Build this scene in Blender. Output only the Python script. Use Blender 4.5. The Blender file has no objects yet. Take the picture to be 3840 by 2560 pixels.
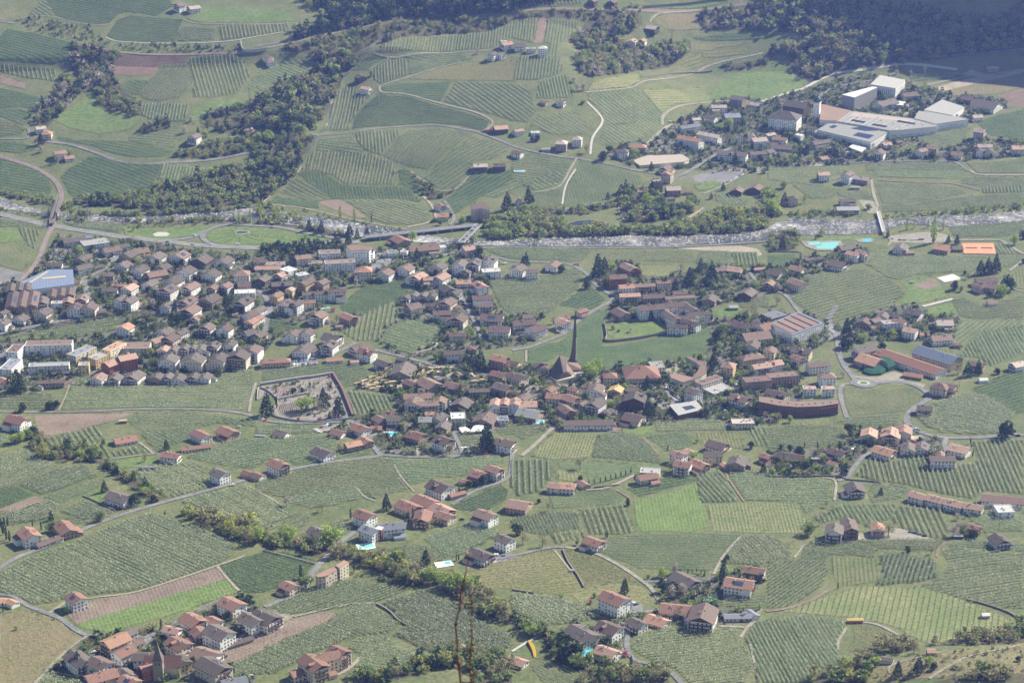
import bpy, math, random
import numpy as np
from mathutils import Vector

# ------------------------------------------------------------------ camera, sky, sun, exposure
SC = bpy.context.scene
COL = SC.collection
rng = np.random.default_rng(7)
random.seed(7)
CAM_H = 840.0
PITCH = math.radians(21.5)
FPX = 4800.0 * 3840 / 2352            # focal length in photograph pixels
cam_d = bpy.data.cameras.new('camera')
cam_d.sensor_width = 36.0
cam_d.lens = 36.0 * FPX / 3840
cam_d.clip_start = 0.5
cam_d.clip_end = 9000
cam_d.dof.use_dof = True
cam_d.dof.focus_distance = 2000
cam_d.dof.aperture_fstop = 11
cam = bpy.data.objects.new('camera', cam_d)
COL.objects.link(cam)
cam.location = (0, 0, CAM_H)
cam.rotation_euler = (math.radians(90) - PITCH, 0, 0)
SC.camera = cam

SUN_AZ = (0.83, 0.56)                 # ground direction towards the sun
SUN_EL = math.radians(39)
w = bpy.data.worlds.new('World'); SC.world = w; w.use_nodes = True
nt = w.node_tree
bg = nt.nodes['Background']
sky = nt.nodes.new('ShaderNodeTexSky')
sky.sky_type = 'NISHITA'; sky.sun_disc = False
sky.sun_elevation = SUN_EL
sky.sun_rotation = math.atan2(SUN_AZ[0], SUN_AZ[1])
sky.air_density = 1.0; sky.dust_density = 0.8; sky.ozone_density = 1.5
nt.links.new(sky.outputs[0], bg.inputs['Color'])
bg.inputs['Strength'].default_value = 0.075
sl = bpy.data.lights.new('sun', 'SUN')
sl.energy = 5.0; sl.angle = math.radians(0.5); sl.color = (1.0, 0.955, 0.89)
sun = bpy.data.objects.new('sun', sl); COL.objects.link(sun)
_n = math.hypot(*SUN_AZ)
sv = Vector((SUN_AZ[0]/_n*math.cos(SUN_EL), SUN_AZ[1]/_n*math.cos(SUN_EL), math.sin(SUN_EL)))
sun.rotation_euler = sv.to_track_quat('Z', 'Y').to_euler()
SC.view_settings.view_transform = 'Standard'
SC.view_settings.look = 'None'
SC.view_settings.gamma = 1.0
SC.view_settings.exposure = 0.8
SC.cycles.use_denoising = True
SC.cycles.max_bounces = 4
SC.cycles.diffuse_bounces = 2
SC.cycles.glossy_bounces = 2
SC.cycles.transmission_bounces = 2
SC.cycles.volume_bounces = 0
SC.cycles.sample_clamp_indirect = 4

# ------------------------------------------------------------------ terrain heights
GX0, GX1, GY0, GY1, GS = -1500.0, 1500.0, 1000.0, 4050.0, 10.0
NX = int((GX1-GX0)/GS)+1; NY = int((GY1-GY0)/GS)+1
def sstep(a, b, t):
    t = np.clip((t-a)/(b-a), 0, 1); return t*t*(3-2*t)
def bump(X, Y, cx, cy, rx, ry, hgt):
    return hgt*np.exp(-((X-cx)/rx)**2-((Y-cy)/ry)**2)
def terrain_raw(X, Y):
    z = 0.055*np.clip(2050-Y, 0, None)                                  # fan rising to the viewer
    wl = 1-sstep(20, 330, X)                                            # hills on one side of the valley
    y0 = 2655-0.03*X
    z = z + wl*0.17*np.clip(Y-y0, 0, None) + (1-wl)*0.035*np.clip(Y-2700, 0, None)
    ml = sstep(-620, -250, X)*(1-sstep(-190, -110, X))
    z = z + 13*sstep(3085, 3112, Y-0.05*(X+400))*(1-sstep(-190, -90, X))   # embankment
    z = z + bump(X, Y, -210, 2800, 150, 60, 9) + bump(X, Y, -480, 2930, 90, 90, 8)
    z = z + bump(X, Y, 140, 3060, 120, 80, 10) - bump(X, Y, -250, 2990, 35, 160, 9)
    z = z + 2.2*wl*sstep(2680, 2760, Y)*np.sin(X*0.021+Y*0.009)*np.cos(Y*0.017-X*0.006)
    z = z + 0.38*sstep(-260, -70, X)*np.clip(Y-3240-8*np.sin(X*0.02), 0, 420)    # wooded slope
    s = 0.62*(X-700)+0.78*(Y-3420)+10*np.sin(X*0.013)+8*np.sin(Y*0.02+X*0.017)
    z = z + 1.25*np.clip(s, 0, 170)+0.6*np.clip(s-170, 0, 300)                   # steep mountain rising out of view
    z = z + 0.5*np.sin(X*0.03)*np.sin(Y*0.027)
    z = z + bump(X, Y, 330, 1330, 110, 70, 20)
    return z
gx = np.linspace(GX0, GX1, NX); gy = np.linspace(GY0, GY1, NY)
HG = terrain_raw(gx[None, :].repeat(NY, 0), gy[:, None].repeat(NX, 1))
def hz(x, y):
    x = np.asarray(x, float); y = np.asarray(y, float)
    u = np.clip((x-GX0)/GS, 0, NX-1.001); v = np.clip((y-GY0)/GS, 0, NY-1.001)
    i = u.astype(int); j = v.astype(int); fu = u-i; fv = v-j
    a = HG[j, i]; b = HG[j, i+1]; c = HG[j+1, i+1]; d = HG[j+1, i]
    return np.where(fu >= fv, a+fu*(b-a)+fv*(c-b), a+fv*(d-a)+fu*(c-d))
CP, SP = math.cos(PITCH), math.sin(PITCH)
def src(tile, x, y):
    """photo pixel of a point read off an enlarged sixteenth of the photograph"""
    r, c = divmod(tile, 10)
    return c*960+x/2.45, r*640+y/2.45
def ray(u, v):
    a = (np.asarray(u, float)-1920)/FPX; b = (1280-np.asarray(v, float))/FPX
    return a, CP+b*SP, -SP+b*CP
def ground(u, v, h=0.0):
    """where the sight line through a photo pixel meets the land (h metres above it)"""
    dx, dy, dz = ray(u, v)
    dx = np.atleast_1d(dx); dy = np.atleast_1d(dy); dz = np.atleast_1d(dz)
    lo = np.full(dx.shape, 1200.0); hi = np.full(dx.shape, np.nan)
    t = lo.copy(); done = np.zeros(dx.shape, bool)
    for k in range(200):
        t2 = t+15
        below = (CAM_H+dz*t2 < hz(dx*t2, dy*t2)+h) & ~done
        hi[below] = t2[below]; lo[below] = t[below]; done |= below
        t = t2
        if done.all(): break
    hi = np.where(np.isnan(hi), t, hi)
    for k in range(13):
        m = (lo+hi)/2
        b = CAM_H+dz*m < hz(dx*m, dy*m)+h
        hi = np.where(b, m, hi); lo = np.where(b, lo, m)
    return dx*hi, dy*hi
def G(tile, x, y, h=0.0):
    gx_, gy_ = ground(*src(tile, x, y), h)
    return float(gx_[0]), float(gy_[0])
def GP(tile, pts, h=0.0):
    a = np.array(pts, float); u, v = src(tile, a[:, 0], a[:, 1])
    X, Y = ground(u, v, h)
    return np.stack([X, Y], 1)
def plane_pts(tile, pts, z):
    a = np.array(pts, float); u, v = src(tile, a[:, 0], a[:, 1])
    dx, dy, dz = ray(u, v); t = (z-CAM_H)/dz
    return np.stack([dx*t, dy*t], 1)
def gdir(tile, cx, cy, d):
    """ground direction of an image direction at a place"""
    n = math.hypot(*d); s = 40.0/n
    p = GP(tile, [(cx-d[0]*s/2, cy-d[1]*s/2), (cx+d[0]*s/2, cy+d[1]*s/2)])
    v = p[1]-p[0]; return v/np.linalg.norm(v)

# ------------------------------------------------------------------ materials
MATS = {}
def mat(name, col, rough=0.8, var=0.0, nscale=0.4, col2=None, island=None, obj_rand=0.0, spec=0.2, metal=0.0, trans=0.0, bump=0.0, stretch=None, nscale2=None):
    if name in MATS: return MATS[name]
    m = bpy.data.materials.new(name); m.use_nodes = True
    t = m.node_tree; N = t.nodes; L = t.links
    p = N['Principled BSDF']
    p.inputs['Roughness'].default_value = rough
    p.inputs['Specular IOR Level'].default_value = spec
    p.inputs['Metallic'].default_value = metal
    c = tuple(col)+(1,)
    out = None
    if island:
        g = N.new('ShaderNodeNewGeometry'); r = N.new('ShaderNodeValToRGB')
        e = r.color_ramp.elements
        e[0].color = tuple(island[0])+(1,); e[-1].color = tuple(island[-1])+(1,)
        for k in range(1, len(island)-1):
            q = e.new(k/(len(island)-1)); q.color = tuple(island[k])+(1,)
        L.new(g.outputs['Random Per Island'], r.inputs[0]); out = r.outputs[0]
    elif col2 is not None:
        tc = N.new('ShaderNodeTexCoord'); nz = N.new('ShaderNodeTexNoise')
        nz.inputs['Scale'].default_value = nscale; nz.inputs['Detail'].default_value = 6
        nz.inputs['Roughness'].default_value = 0.65
        vec = tc.outputs['Object']
        if stretch:
            mp = N.new('ShaderNodeMapping'); mp.inputs['Scale'].default_value = stretch
            L.new(vec, mp.inputs['Vector']); vec = mp.outputs[0]
        L.new(vec, nz.inputs['Vector'])
        r = N.new('ShaderNodeValToRGB'); e = r.color_ramp.elements
        e[0].position = 0.36; e[1].position = 0.64
        e[0].color = c; e[1].color = tuple(col2)+(1,)
        L.new(nz.outputs[0], r.inputs[0]); out = r.outputs[0]
        if nscale2:
            n2 = N.new('ShaderNodeTexNoise'); n2.inputs['Scale'].default_value = nscale2; n2.inputs['Detail'].default_value = 5
            L.new(tc.outputs['Object'], n2.inputs['Vector'])
            mx = N.new('ShaderNodeMix'); mx.data_type = 'RGBA'; mx.blend_type = 'MULTIPLY'; mx.inputs[0].default_value = 1
            r2 = N.new('ShaderNodeMapRange'); r2.inputs[1].default_value = 0.25; r2.inputs[2].default_value = 0.75
            r2.inputs[3].default_value = 0.62; r2.inputs[4].default_value = 1.38
            L.new(n2.outputs[0], r2.inputs[0]); L.new(out, mx.inputs[6]); L.new(r2.outputs[0], mx.inputs[7]); out = mx.outputs[2]
    if obj_rand:
        oi = N.new('ShaderNodeObjectInfo'); hs = N.new('ShaderNodeHueSaturation')
        mr = N.new('ShaderNodeMapRange'); mr.inputs[3].default_value = 1-obj_rand; mr.inputs[4].default_value = 1+obj_rand
        L.new(oi.outputs['Random'], mr.inputs[0]); L.new(mr.outputs[0], hs.inputs['Value'])
        m2 = N.new('ShaderNodeMath'); m2.operation = 'MULTIPLY_ADD'; m2.inputs[1].default_value = 7.13; m2.inputs[2].default_value = 0
        fr = N.new('ShaderNodeMath'); fr.operation = 'FRACT'
        L.new(oi.outputs['Random'], m2.inputs[0]); L.new(m2.outputs[0], fr.inputs[0])
        mr2 = N.new('ShaderNodeMapRange'); mr2.inputs[3].default_value = 0.484 if name[:4] != 'roof' and obj_rand >= 0.16 else 0.495; mr2.inputs[4].default_value = 0.522 if name[:4] != 'roof' and obj_rand >= 0.16 else 0.508
        L.new(fr.outputs[0], mr2.inputs[0]); L.new(mr2.outputs[0], hs.inputs['Hue'])
        if out is None: hs.inputs['Color'].default_value = c
        else: L.new(out, hs.inputs['Color'])
        out = hs.outputs[0]
    if out is None: p.inputs['Base Color'].default_value = c
    else: L.new(out, p.inputs['Base Color'])
    if bump:
        tc = N.new('ShaderNodeTexCoord'); nb = N.new('ShaderNodeTexNoise'); nb.inputs['Scale'].default_value = nscale*2.5; nb.inputs['Detail'].default_value = 5
        L.new(tc.outputs['Object'], nb.inputs['Vector'])
        bp = N.new('ShaderNodeBump'); bp.inputs['Strength'].default_value = 1.0; bp.inputs['Distance'].default_value = bump
        L.new(nb.outputs[0], bp.inputs['Height']); L.new(bp.outputs[0], p.inputs['Normal'])
    if trans:
        tr = N.new('ShaderNodeBsdfTranslucent'); mx = N.new('ShaderNodeMixShader'); mx.inputs[0].default_value = trans
        if out is None: tr.inputs['Color'].default_value = c
        else: L.new(out, tr.inputs['Color'])
        L.new(p.outputs[0], mx.inputs[1]); L.new(tr.outputs[0], mx.inputs[2])
        L.new(mx.outputs[0], N['Material Output'].inputs['Surface'])
    MATS[name] = m
    return m

# ground covers
mat('grass', (0.098, 0.125, 0.05), 0.95, col2=(0.155, 0.16, 0.075), nscale=0.03, nscale2=0.35)
mat('orchard_grass', (0.09, 0.117, 0.048), 0.95, col2=(0.137, 0.153, 0.072), nscale=0.03, nscale2=0.4, obj_rand=0.16)
mat('dark_grass', (0.06, 0.092, 0.036), 0.95, col2=(0.09, 0.122, 0.05), nscale=0.04, nscale2=0.4, obj_rand=0.14)
mat('bright_grass', (0.115, 0.175, 0.045), 0.95, col2=(0.155, 0.21, 0.065), nscale=0.04, nscale2=0.3)
mat('olive_grass', (0.14, 0.162, 0.062), 0.95, col2=(0.195, 0.188, 0.09), nscale=0.025, nscale2=0.4, obj_rand=0.16)
mat('dry_grass', (0.20, 0.165, 0.095), 0.95, col2=(0.155, 0.15, 0.07), nscale=0.03, nscale2=0.4)
mat('meadow_grass', (0.10, 0.155, 0.045), 0.95, col2=(0.14, 0.18, 0.065), nscale=0.03, nscale2=0.2)
mat('soil', (0.175, 0.132, 0.105), 0.95, col2=(0.235, 0.18, 0.14), nscale=0.03, nscale2=0.5)
mat('scrub_soil', (0.15, 0.10, 0.085), 0.95, col2=(0.20, 0.15, 0.11), nscale=0.05, nscale2=0.5)
mat('sandy', (0.36, 0.31, 0.24), 0.95, col2=(0.27, 0.235, 0.18), nscale=0.05, nscale2=0.4)
mat('asphalt', (0.15, 0.15, 0.155), 0.9, col2=(0.22, 0.215, 0.21), nscale=0.06, nscale2=0.5)
mat('gravel_road', (0.30, 0.275, 0.23), 0.95, col2=(0.22, 0.205, 0.165), nscale=0.08, nscale2=0.5)
mat('ballast', (0.20, 0.155, 0.135), 0.95, col2=(0.25, 0.20, 0.175), nscale=0.08, nscale2=0.5)
mat('plaza', (0.27, 0.24, 0.215), 0.9, col2=(0.19, 0.175, 0.155), nscale=0.08, nscale2=0.5)
mat('village_floor', (0.065, 0.085, 0.035), 0.95, col2=(0.16, 0.15, 0.135), nscale=0.045, nscale2=0.3)
mat('forest_floor', (0.07, 0.065, 0.04), 0.95, col2=(0.10, 0.095, 0.05), nscale=0.05, nscale2=0.4)
mat('paint_white', (0.75, 0.75, 0.74), 0.7)
# plants
mat('leaf_bloom', None or (0, 0, 0), 0.9, obj_rand=0.17, island=[(0.26, 0.30, 0.18), (0.34, 0.38, 0.245), (0.43, 0.455, 0.33), (0.60, 0.60, 0.52)], trans=0.3, spec=0.05)
mat('leaf_orchard', (0, 0, 0), 0.9, obj_rand=0.13, island=[(0.15, 0.20, 0.105), (0.20, 0.26, 0.14), (0.27, 0.32, 0.20), (0.38, 0.41, 0.30)], trans=0.3, spec=0.05)
mat('leaf_row', (0, 0, 0), 0.9, island=[(0.30, 0.35, 0.20), (0.39, 0.43, 0.27), (0.49, 0.515, 0.37), (0.62, 0.63, 0.53)], trans=0.3, spec=0.05)
mat('leaf_vine', (0, 0, 0), 0.9, island=[(0.13, 0.105, 0.06), (0.20, 0.19, 0.09), (0.28, 0.26, 0.15)], trans=0.2, spec=0.05)
mat('leaf_fresh', (0, 0, 0), 0.9, island=[(0.22, 0.32, 0.07), (0.36, 0.46, 0.11), (0.50, 0.57, 0.19)], trans=0.45, spec=0.05)
mat('leaf_spring', (0, 0, 0), 0.9, island=[(0.20, 0.25, 0.075), (0.30, 0.36, 0.12), (0.42, 0.46, 0.19)], trans=0.5, spec=0.05)
mat('leaf_mid', (0, 0, 0), 0.9, island=[(0.125, 0.175, 0.06), (0.20, 0.26, 0.09), (0.29, 0.345, 0.14)], trans=0.45, spec=0.05)
mat('leaf_dark', (0, 0, 0), 0.9, island=[(0.025, 0.05, 0.03), (0.05, 0.08, 0.04), (0.08, 0.12, 0.055)], trans=0.12, spec=0.05)
mat('leaf_bare', (0, 0, 0), 0.9, island=[(0.20, 0.19, 0.10), (0.30, 0.285, 0.15), (0.41, 0.385, 0.215)], trans=0.42, spec=0.05)
mat('leaf_yellow', (0, 0, 0), 0.9, island=[(0.28, 0.31, 0.08), (0.40, 0.41, 0.12), (0.50, 0.49, 0.19)], trans=0.35, spec=0.05)
mat('leaf_blossom', (0, 0, 0), 0.9, island=[(0.30, 0.24, 0.20), (0.52, 0.45, 0.41), (0.66, 0.60, 0.55)], trans=0.3, spec=0.05)
mat('leaf_pink', (0, 0, 0), 0.9, island=[(0.28, 0.08, 0.12), (0.50, 0.18, 0.24), (0.55, 0.28, 0.32)], trans=0.3, spec=0.05)
mat('bark', (0.12, 0.085, 0.06), 0.95, col2=(0.17, 0.13, 0.10), nscale=2)
# buildings
WALLS = {'w': (0.84, 0.83, 0.81), 'c': (0.70, 0.62, 0.50), 'y': (0.66, 0.50, 0.26), 'n': (0.38, 0.30, 0.24),
         'o': (0.55, 0.27, 0.13), 'r': (0.33, 0.12, 0.08), 'd': (0.13, 0.10, 0.08), 'k': (0.36, 0.26, 0.22), 'p': (0.62, 0.48, 0.42)}
for k, c in WALLS.items():
    mat('wall_'+k, c, 0.9, col2=tuple(v*0.90 for v in c), nscale=0.35, obj_rand=0.07)
ROOFS = {'g': ((0.105, 0.088, 0.078), (0.16, 0.135, 0.118)), 'b': ((0.115, 0.083, 0.072), (0.17, 0.125, 0.105)),
         'r': ((0.215, 0.12, 0.092), (0.29, 0.17, 0.13)), 'o': ((0.34, 0.185, 0.13), (0.43, 0.25, 0.175)),
         'p': ((0.36, 0.22, 0.17), (0.43, 0.285, 0.225)), 'y': ((0.46, 0.31, 0.14), (0.52, 0.37, 0.18)),
         'm': ((0.13, 0.16, 0.215), (0.155, 0.19, 0.25)), 's': ((0.19, 0.20, 0.235), (0.23, 0.24, 0.27)),
         'w': ((0.46, 0.455, 0.44), (0.56, 0.55, 0.535)), 'l': ((0.27, 0.27, 0.265), (0.34, 0.335, 0.33)),
         'e': ((0.19, 0.125, 0.10), (0.26, 0.18, 0.145)), 'q': ((0.37, 0.30, 0.26), (0.45, 0.38, 0.34))}
for k, (a, b) in ROOFS.items():
    mat('roof_'+k, a, 0.75, col2=b, nscale=0.55, obj_rand=0.22, stretch=(1, 1, 3), bump=0.06)
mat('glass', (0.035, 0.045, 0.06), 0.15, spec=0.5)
mat('frame', (0.16, 0.10, 0.06), 0.7)
mat('wood_dark', (0.115, 0.065, 0.04), 0.8, col2=(0.16, 0.09, 0.055), nscale=1.2, obj_rand=0.15)
mat('wood_pale', (0.50, 0.38, 0.23), 0.8, col2=(0.58, 0.46, 0.30), nscale=0.8, obj_rand=0.15)
mat('metal', (0.45, 0.46, 0.48), 0.4, metal=0.6)
mat('wood_red', (0.20, 0.105, 0.07), 0.85, col2=(0.27, 0.15, 0.10), nscale=0.5)
mat('solar', (0.05, 0.07, 0.13), 0.2, spec=0.6)
mat('concrete', (0.46, 0.44, 0.41), 0.9, col2=(0.38, 0.365, 0.34), nscale=0.3)
mat('stone_wall', (0.30, 0.27, 0.23), 0.95, col2=(0.22, 0.20, 0.17), nscale=0.8)
mat('post', (0.58, 0.56, 0.51), 0.9)
mat('pool_water', (0.10, 0.45, 0.62), 0.08, spec=0.5, col2=(0.14, 0.52, 0.66), nscale=0.5)
mat('turquoise_water', (0.22, 0.55, 0.52), 0.08, spec=0.5)
mat('clay', (0.58, 0.24, 0.13), 0.95, col2=(0.64, 0.30, 0.18), nscale=0.15)
mat('copper_green', (0.06, 0.11, 0.09), 0.6)
mat('yellow_cover', (0.42, 0.27, 0.03), 0.7)

# ------------------------------------------------------------------ mesh helpers
def mesh_np(name, V, F, mats, mi=None, smooth=False):
    """mesh from an (n,3) array and an (m,k) face array of one face size"""
    me = bpy.data.meshes.new(name)
    V = np.ascontiguousarray(V, np.float32); F = np.ascontiguousarray(F, np.int32)
    n, k = F.shape
    me.vertices.add(len(V)); me.vertices.foreach_set('co', V.ravel())
    me.loops.add(n*k); me.loops.foreach_set('vertex_index', F.ravel())
    me.polygons.add(n)
    me.polygons.foreach_set('loop_start', np.arange(0, n*k, k, dtype=np.int32))
    if mi is not None: me.polygons.foreach_set('material_index', np.ascontiguousarray(mi, np.int32))
    if smooth: me.polygons.foreach_set('use_smooth', np.ones(n, bool))
    for m in mats: me.materials.append(m if not isinstance(m, str) else MATS[m])
    me.update(calc_edges=True)
    return me
class MB:
    """collects polygons with a material index"""
    def __init__(s): s.v = []; s.f = []; s.m = []
    def poly(s, pts, m=0):
        b = len(s.v); s.v += [tuple(p) for p in pts]; s.f.append(tuple(range(b, b+len(pts)))); s.m.append(m)
    def faces(s, pts, fs, m=0):
        b = len(s.v); s.v += [tuple(p) for p in pts]
        for f in fs: s.f.append(tuple(b+i for i in f)); s.m.append(m)
    def box(s, x0, y0, z0, x1, y1, z1, m=0):
        p = [(x0, y0, z0), (x1, y0, z0), (x1, y1, z0), (x0, y1, z0), (x0, y0, z1), (x1, y0, z1), (x1, y1, z1), (x0, y1, z1)]
        s.faces(p, [(0, 3, 2, 1), (4, 5, 6, 7), (0, 1, 5, 4), (1, 2, 6, 5), (2, 3, 7, 6), (3, 0, 4, 7)], m)
    def prism(s, poly, z0, z1, m=0, mtop=None):
        n = len(poly)
        a = sum(poly[i][0]*poly[(i+1) % n][1]-poly[(i+1) % n][0]*poly[i][1] for i in range(n))
        q = list(poly) if a > 0 else list(poly)[::-1]
        lo = [(p[0], p[1], z0) for p in q]; hi = [(p[0], p[1], z1) for p in q]
        s.faces(lo+hi, [(i, (i+1) % n, n+(i+1) % n, n+i) for i in range(n)]+[tuple(range(n))[::-1]], m)
        s.poly(hi, m if mtop is None else mtop)
    def beam(s, a, b, r, m=0):
        a = Vector(a); b = Vector(b); d = (b-a).normalized()
        u = d.cross(Vector((0, 0, 1)))
        if u.length < 1e-3: u = Vector((1, 0, 0))
        u.normalize(); v = d.cross(u)
        p = [a+(u*i+v*j)*r for i, j in ((-1, -1), (1, -1), (1, 1), (-1, 1))]+[b+(u*i+v*j)*r for i, j in ((-1, -1), (1, -1), (1, 1), (-1, 1))]
        s.faces(p, [(0, 3, 2, 1), (4, 5, 6, 7), (0, 1, 5, 4), (1, 2, 6, 5), (2, 3, 7, 6), (3, 0, 4, 7)], m)
    def tube(s, path, radii, n=6, m=0):
        rings = []
        for k, p in enumerate(path):
            p = Vector(p); q = Vector(path[min(k+1, len(path)-1)])-Vector(path[max(k-1, 0)])
            q.normalize(); u = q.cross(Vector((0.3, 0.9, 0.1))).normalized(); v = q.cross(u)
            rings.append([p+(u*math.cos(6.2832*i/n)+v*math.sin(6.2832*i/n))*radii[k] for i in range(n)])
        pts = [p for r in rings for p in r]
        fs = [(k*n+i, k*n+(i+1) % n, (k+1)*n+(i+1) % n, (k+1)*n+i) for k in range(len(path)-1) for i in range(n)]
        fs.append(tuple(range(n))[::-1]); fs.append(tuple((len(path)-1)*n+i for i in range(n)))
        s.faces(pts, fs, m)
    def mesh(s, name, mats):
        me = bpy.data.meshes.new(name); me.from_pydata(s.v, [], s.f)
        for m in mats: me.materials.append(MATS[m] if isinstance(m, str) else m)
        if max(s.m, default=0) > 0: me.polygons.foreach_set('material_index', np.array(s.m, np.int32))
        me.update(); return me
def link(name, me, parent=None, loc=None, rz=None, kind=None):
    o = bpy.data.objects.new(name, me); COL.objects.link(o)
    if parent is not None: o.parent = parent
    if loc is not None: o.location = loc
    if rz is not None: o.rotation_euler = (0, 0, rz)
    if kind: o['kind'] = kind
    return o
THINGS = []
def thing(o, desc, cat, group=None, pos=None, label=None):
    """a label is finished at the end, when every thing's place is known"""
    o['category'] = cat
    if group: o['group'] = group
    if pos is None: pos = (o.location[0], o.location[1])
    if label: o['label'] = label
    else: THINGS.append((o, desc, pos))
    return o

# ------------------------------------------------------------------ sheets that follow the land
def pip(P, X, Y):
    """points in polygon"""
    X = np.asarray(X); Y = np.asarray(Y); r = np.zeros(X.shape, bool); n = len(P)
    for i in range(n):
        x0, y0 = P[i]; x1, y1 = P[(i+1) % n]
        if y0 == y1: continue
        c = ((y0 > Y) != (y1 > Y)) & (X < (x1-x0)*(Y-y0)/(y1-y0)+x0)
        r ^= c
    return r
def clip_tri(P, T):
    out = [tuple(p) for p in P]
    for k in range(3):
        ax, ay = T[k]; bx, by = T[(k+1) % 3]
        ex, ey = bx-ax, by-ay; inp = out; out = []
        if not inp: return out
        px, py = inp[-1]; pd = ex*(py-ay)-ey*(px-ax)
        for (qx, qy) in inp:
            qd = ex*(qy-ay)-ey*(qx-ax)
            if (qd >= 0) != (pd >= 0):
                t = pd/(pd-qd); out.append((px+t*(qx-px), py+t*(qy-py)))
            if qd >= 0: out.append((qx, qy))
            px, py, pd = qx, qy, qd
    return out
def area2(P):
    x = P[:, 0]; y = P[:, 1]; return float(np.sum(x*np.roll(y, -1)-np.roll(x, -1)*y))
def drape_faces(P, off):
    P = np.asarray(P, float)
    if area2(P) < 0: P = P[::-1]
    i0 = max(int((P[:, 0].min()-GX0)/GS), 0); i1 = min(int((P[:, 0].max()-GX0)/GS), NX-2)
    j0 = max(int((P[:, 1].min()-GY0)/GS), 0); j1 = min(int((P[:, 1].max()-GY0)/GS), NY-2)
    bnd = set(); n = len(P)
    for k in range(n):
        a = P[k]; b = P[(k+1) % n]; m = max(int(np.hypot(*(b-a))/0.7), 2)
        tt = np.linspace(0, 1, m)
        ci = ((a[0]+(b[0]-a[0])*tt-GX0)/GS).astype(int); cj = ((a[1]+(b[1]-a[1])*tt-GY0)/GS).astype(int)
        bnd.update(zip(ci.tolist(), cj.tolist()))
    I, J = np.meshgrid(np.arange(i0, i1+1), np.arange(j0, j1+1))
    ins = pip(P, GX0+(I+0.5)*GS, GY0+(J+0.5)*GS)
    V = []; F = []
    def add(poly):
        b = len(V); V.extend(poly); F.append(tuple(range(b, b+len(poly))))
    Pl = [tuple(p) for p in P]
    for i, j, c in zip(I.ravel().tolist(), J.ravel().tolist(), ins.ravel().tolist()):
        e = (i, j) in bnd
        if not (c or e): continue
        x0 = GX0+i*GS; y0 = GY0+j*GS; x1 = x0+GS; y1 = y0+GS
        T1 = [(x0, y0), (x1, y0), (x1, y1)]; T2 = [(x0, y0), (x1, y1), (x0, y1)]
        if not e: add(T1); add(T2)
        else:
            # neighbourhood of the polygon only
            for T in (T1, T2):
                q = clip_tri(Pl, T)
                if len(q) >= 3: add(q)
    if not V: return None, None
    A = np.array(V); z = hz(A[:, 0]*0.999999+1e-6*A[:, 0], A[:, 1])+off
    return np.column_stack([A, z]), F
LAYER = {'n': 0}
def drape(name, P, off, m, kind=None, parent=None):
    V, F = drape_faces(P, off)
    if V is None: return None
    me = bpy.data.meshes.new(name); me.from_pydata(V.tolist(), [], F)
    me.materials.append(MATS[m]); me.update()
    return link(name, me, parent, kind=kind)
def strip(pts, w):
    """outline of a band along a polyline"""
    p = np.asarray(pts, float)
    q = [p[0]]
    for k in range(len(p)-1):                       # rounded bends
        a = p[max(k-1, 0)]; b = p[k]; c = p[k+1]; d = p[min(k+2, len(p)-1)]
        for t in (0.25, 0.5, 0.75, 1.0):
            q.append(0.5*((2*b)+(c-a)*t+(2*a-5*b+4*c-d)*t*t+(3*b-a-3*c+d)*t**3))
    q = np.array(q); d = np.gradient(q, axis=0); d /= np.maximum(np.linalg.norm(d, axis=1), 1e-6)[:, None]
    nrm = np.column_stack([-d[:, 1], d[:, 0]])*w/2
    return q, np.vstack([q+nrm, (q-nrm)[::-1]])
# ------------------------------------------------------------------ the land itself
def build_terrain():
    X = gx[None, :].repeat(NY, 0); Y = gy[:, None].repeat(NX, 1)
    V = np.stack([X, Y, HG], 2).reshape(-1, 3)
    j, i = np.meshgrid(np.arange(NY-1), np.arange(NX-1), indexing='ij')
    a = (j*NX+i).ravel(); b = a+1; c = b+NX; d = a+NX
    F = np.concatenate([np.stack([a, b, c], 1), np.stack([a, c, d], 1)])
    link('ground', mesh_np('ground', V, F, ['grass'], smooth=True), kind='structure')
    # slope the photographer stands on
    xs = np.linspace(-300, 300, 31); ys = np.linspace(-60, 995, 60)
    X = xs[None, :].repeat(60, 0); Y = ys[:, None].repeat(31, 1)
    Z = np.maximum(836.2-0.86*np.abs(Y-2)*np.sign(Y-2).clip(0, 1)+np.where(Y < 2, 0.1*(2-Y), 0), 58-0.001*Y) + 0.8*np.sin(X*0.11)*np.sin(Y*0.13)*(np.abs(Y) > 30)
    V = np.stack([X, Y, Z], 2).reshape(-1, 3)
    j, i = np.meshgrid(np.arange(59), np.arange(30), indexing='ij'); a = (j*31+i).ravel()
    link('hillside', mesh_np('hillside', V, np.stack([a, a+1, a+32, a+31], 1), ['dry_grass'], smooth=True), kind='structure')
build_terrain()

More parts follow.
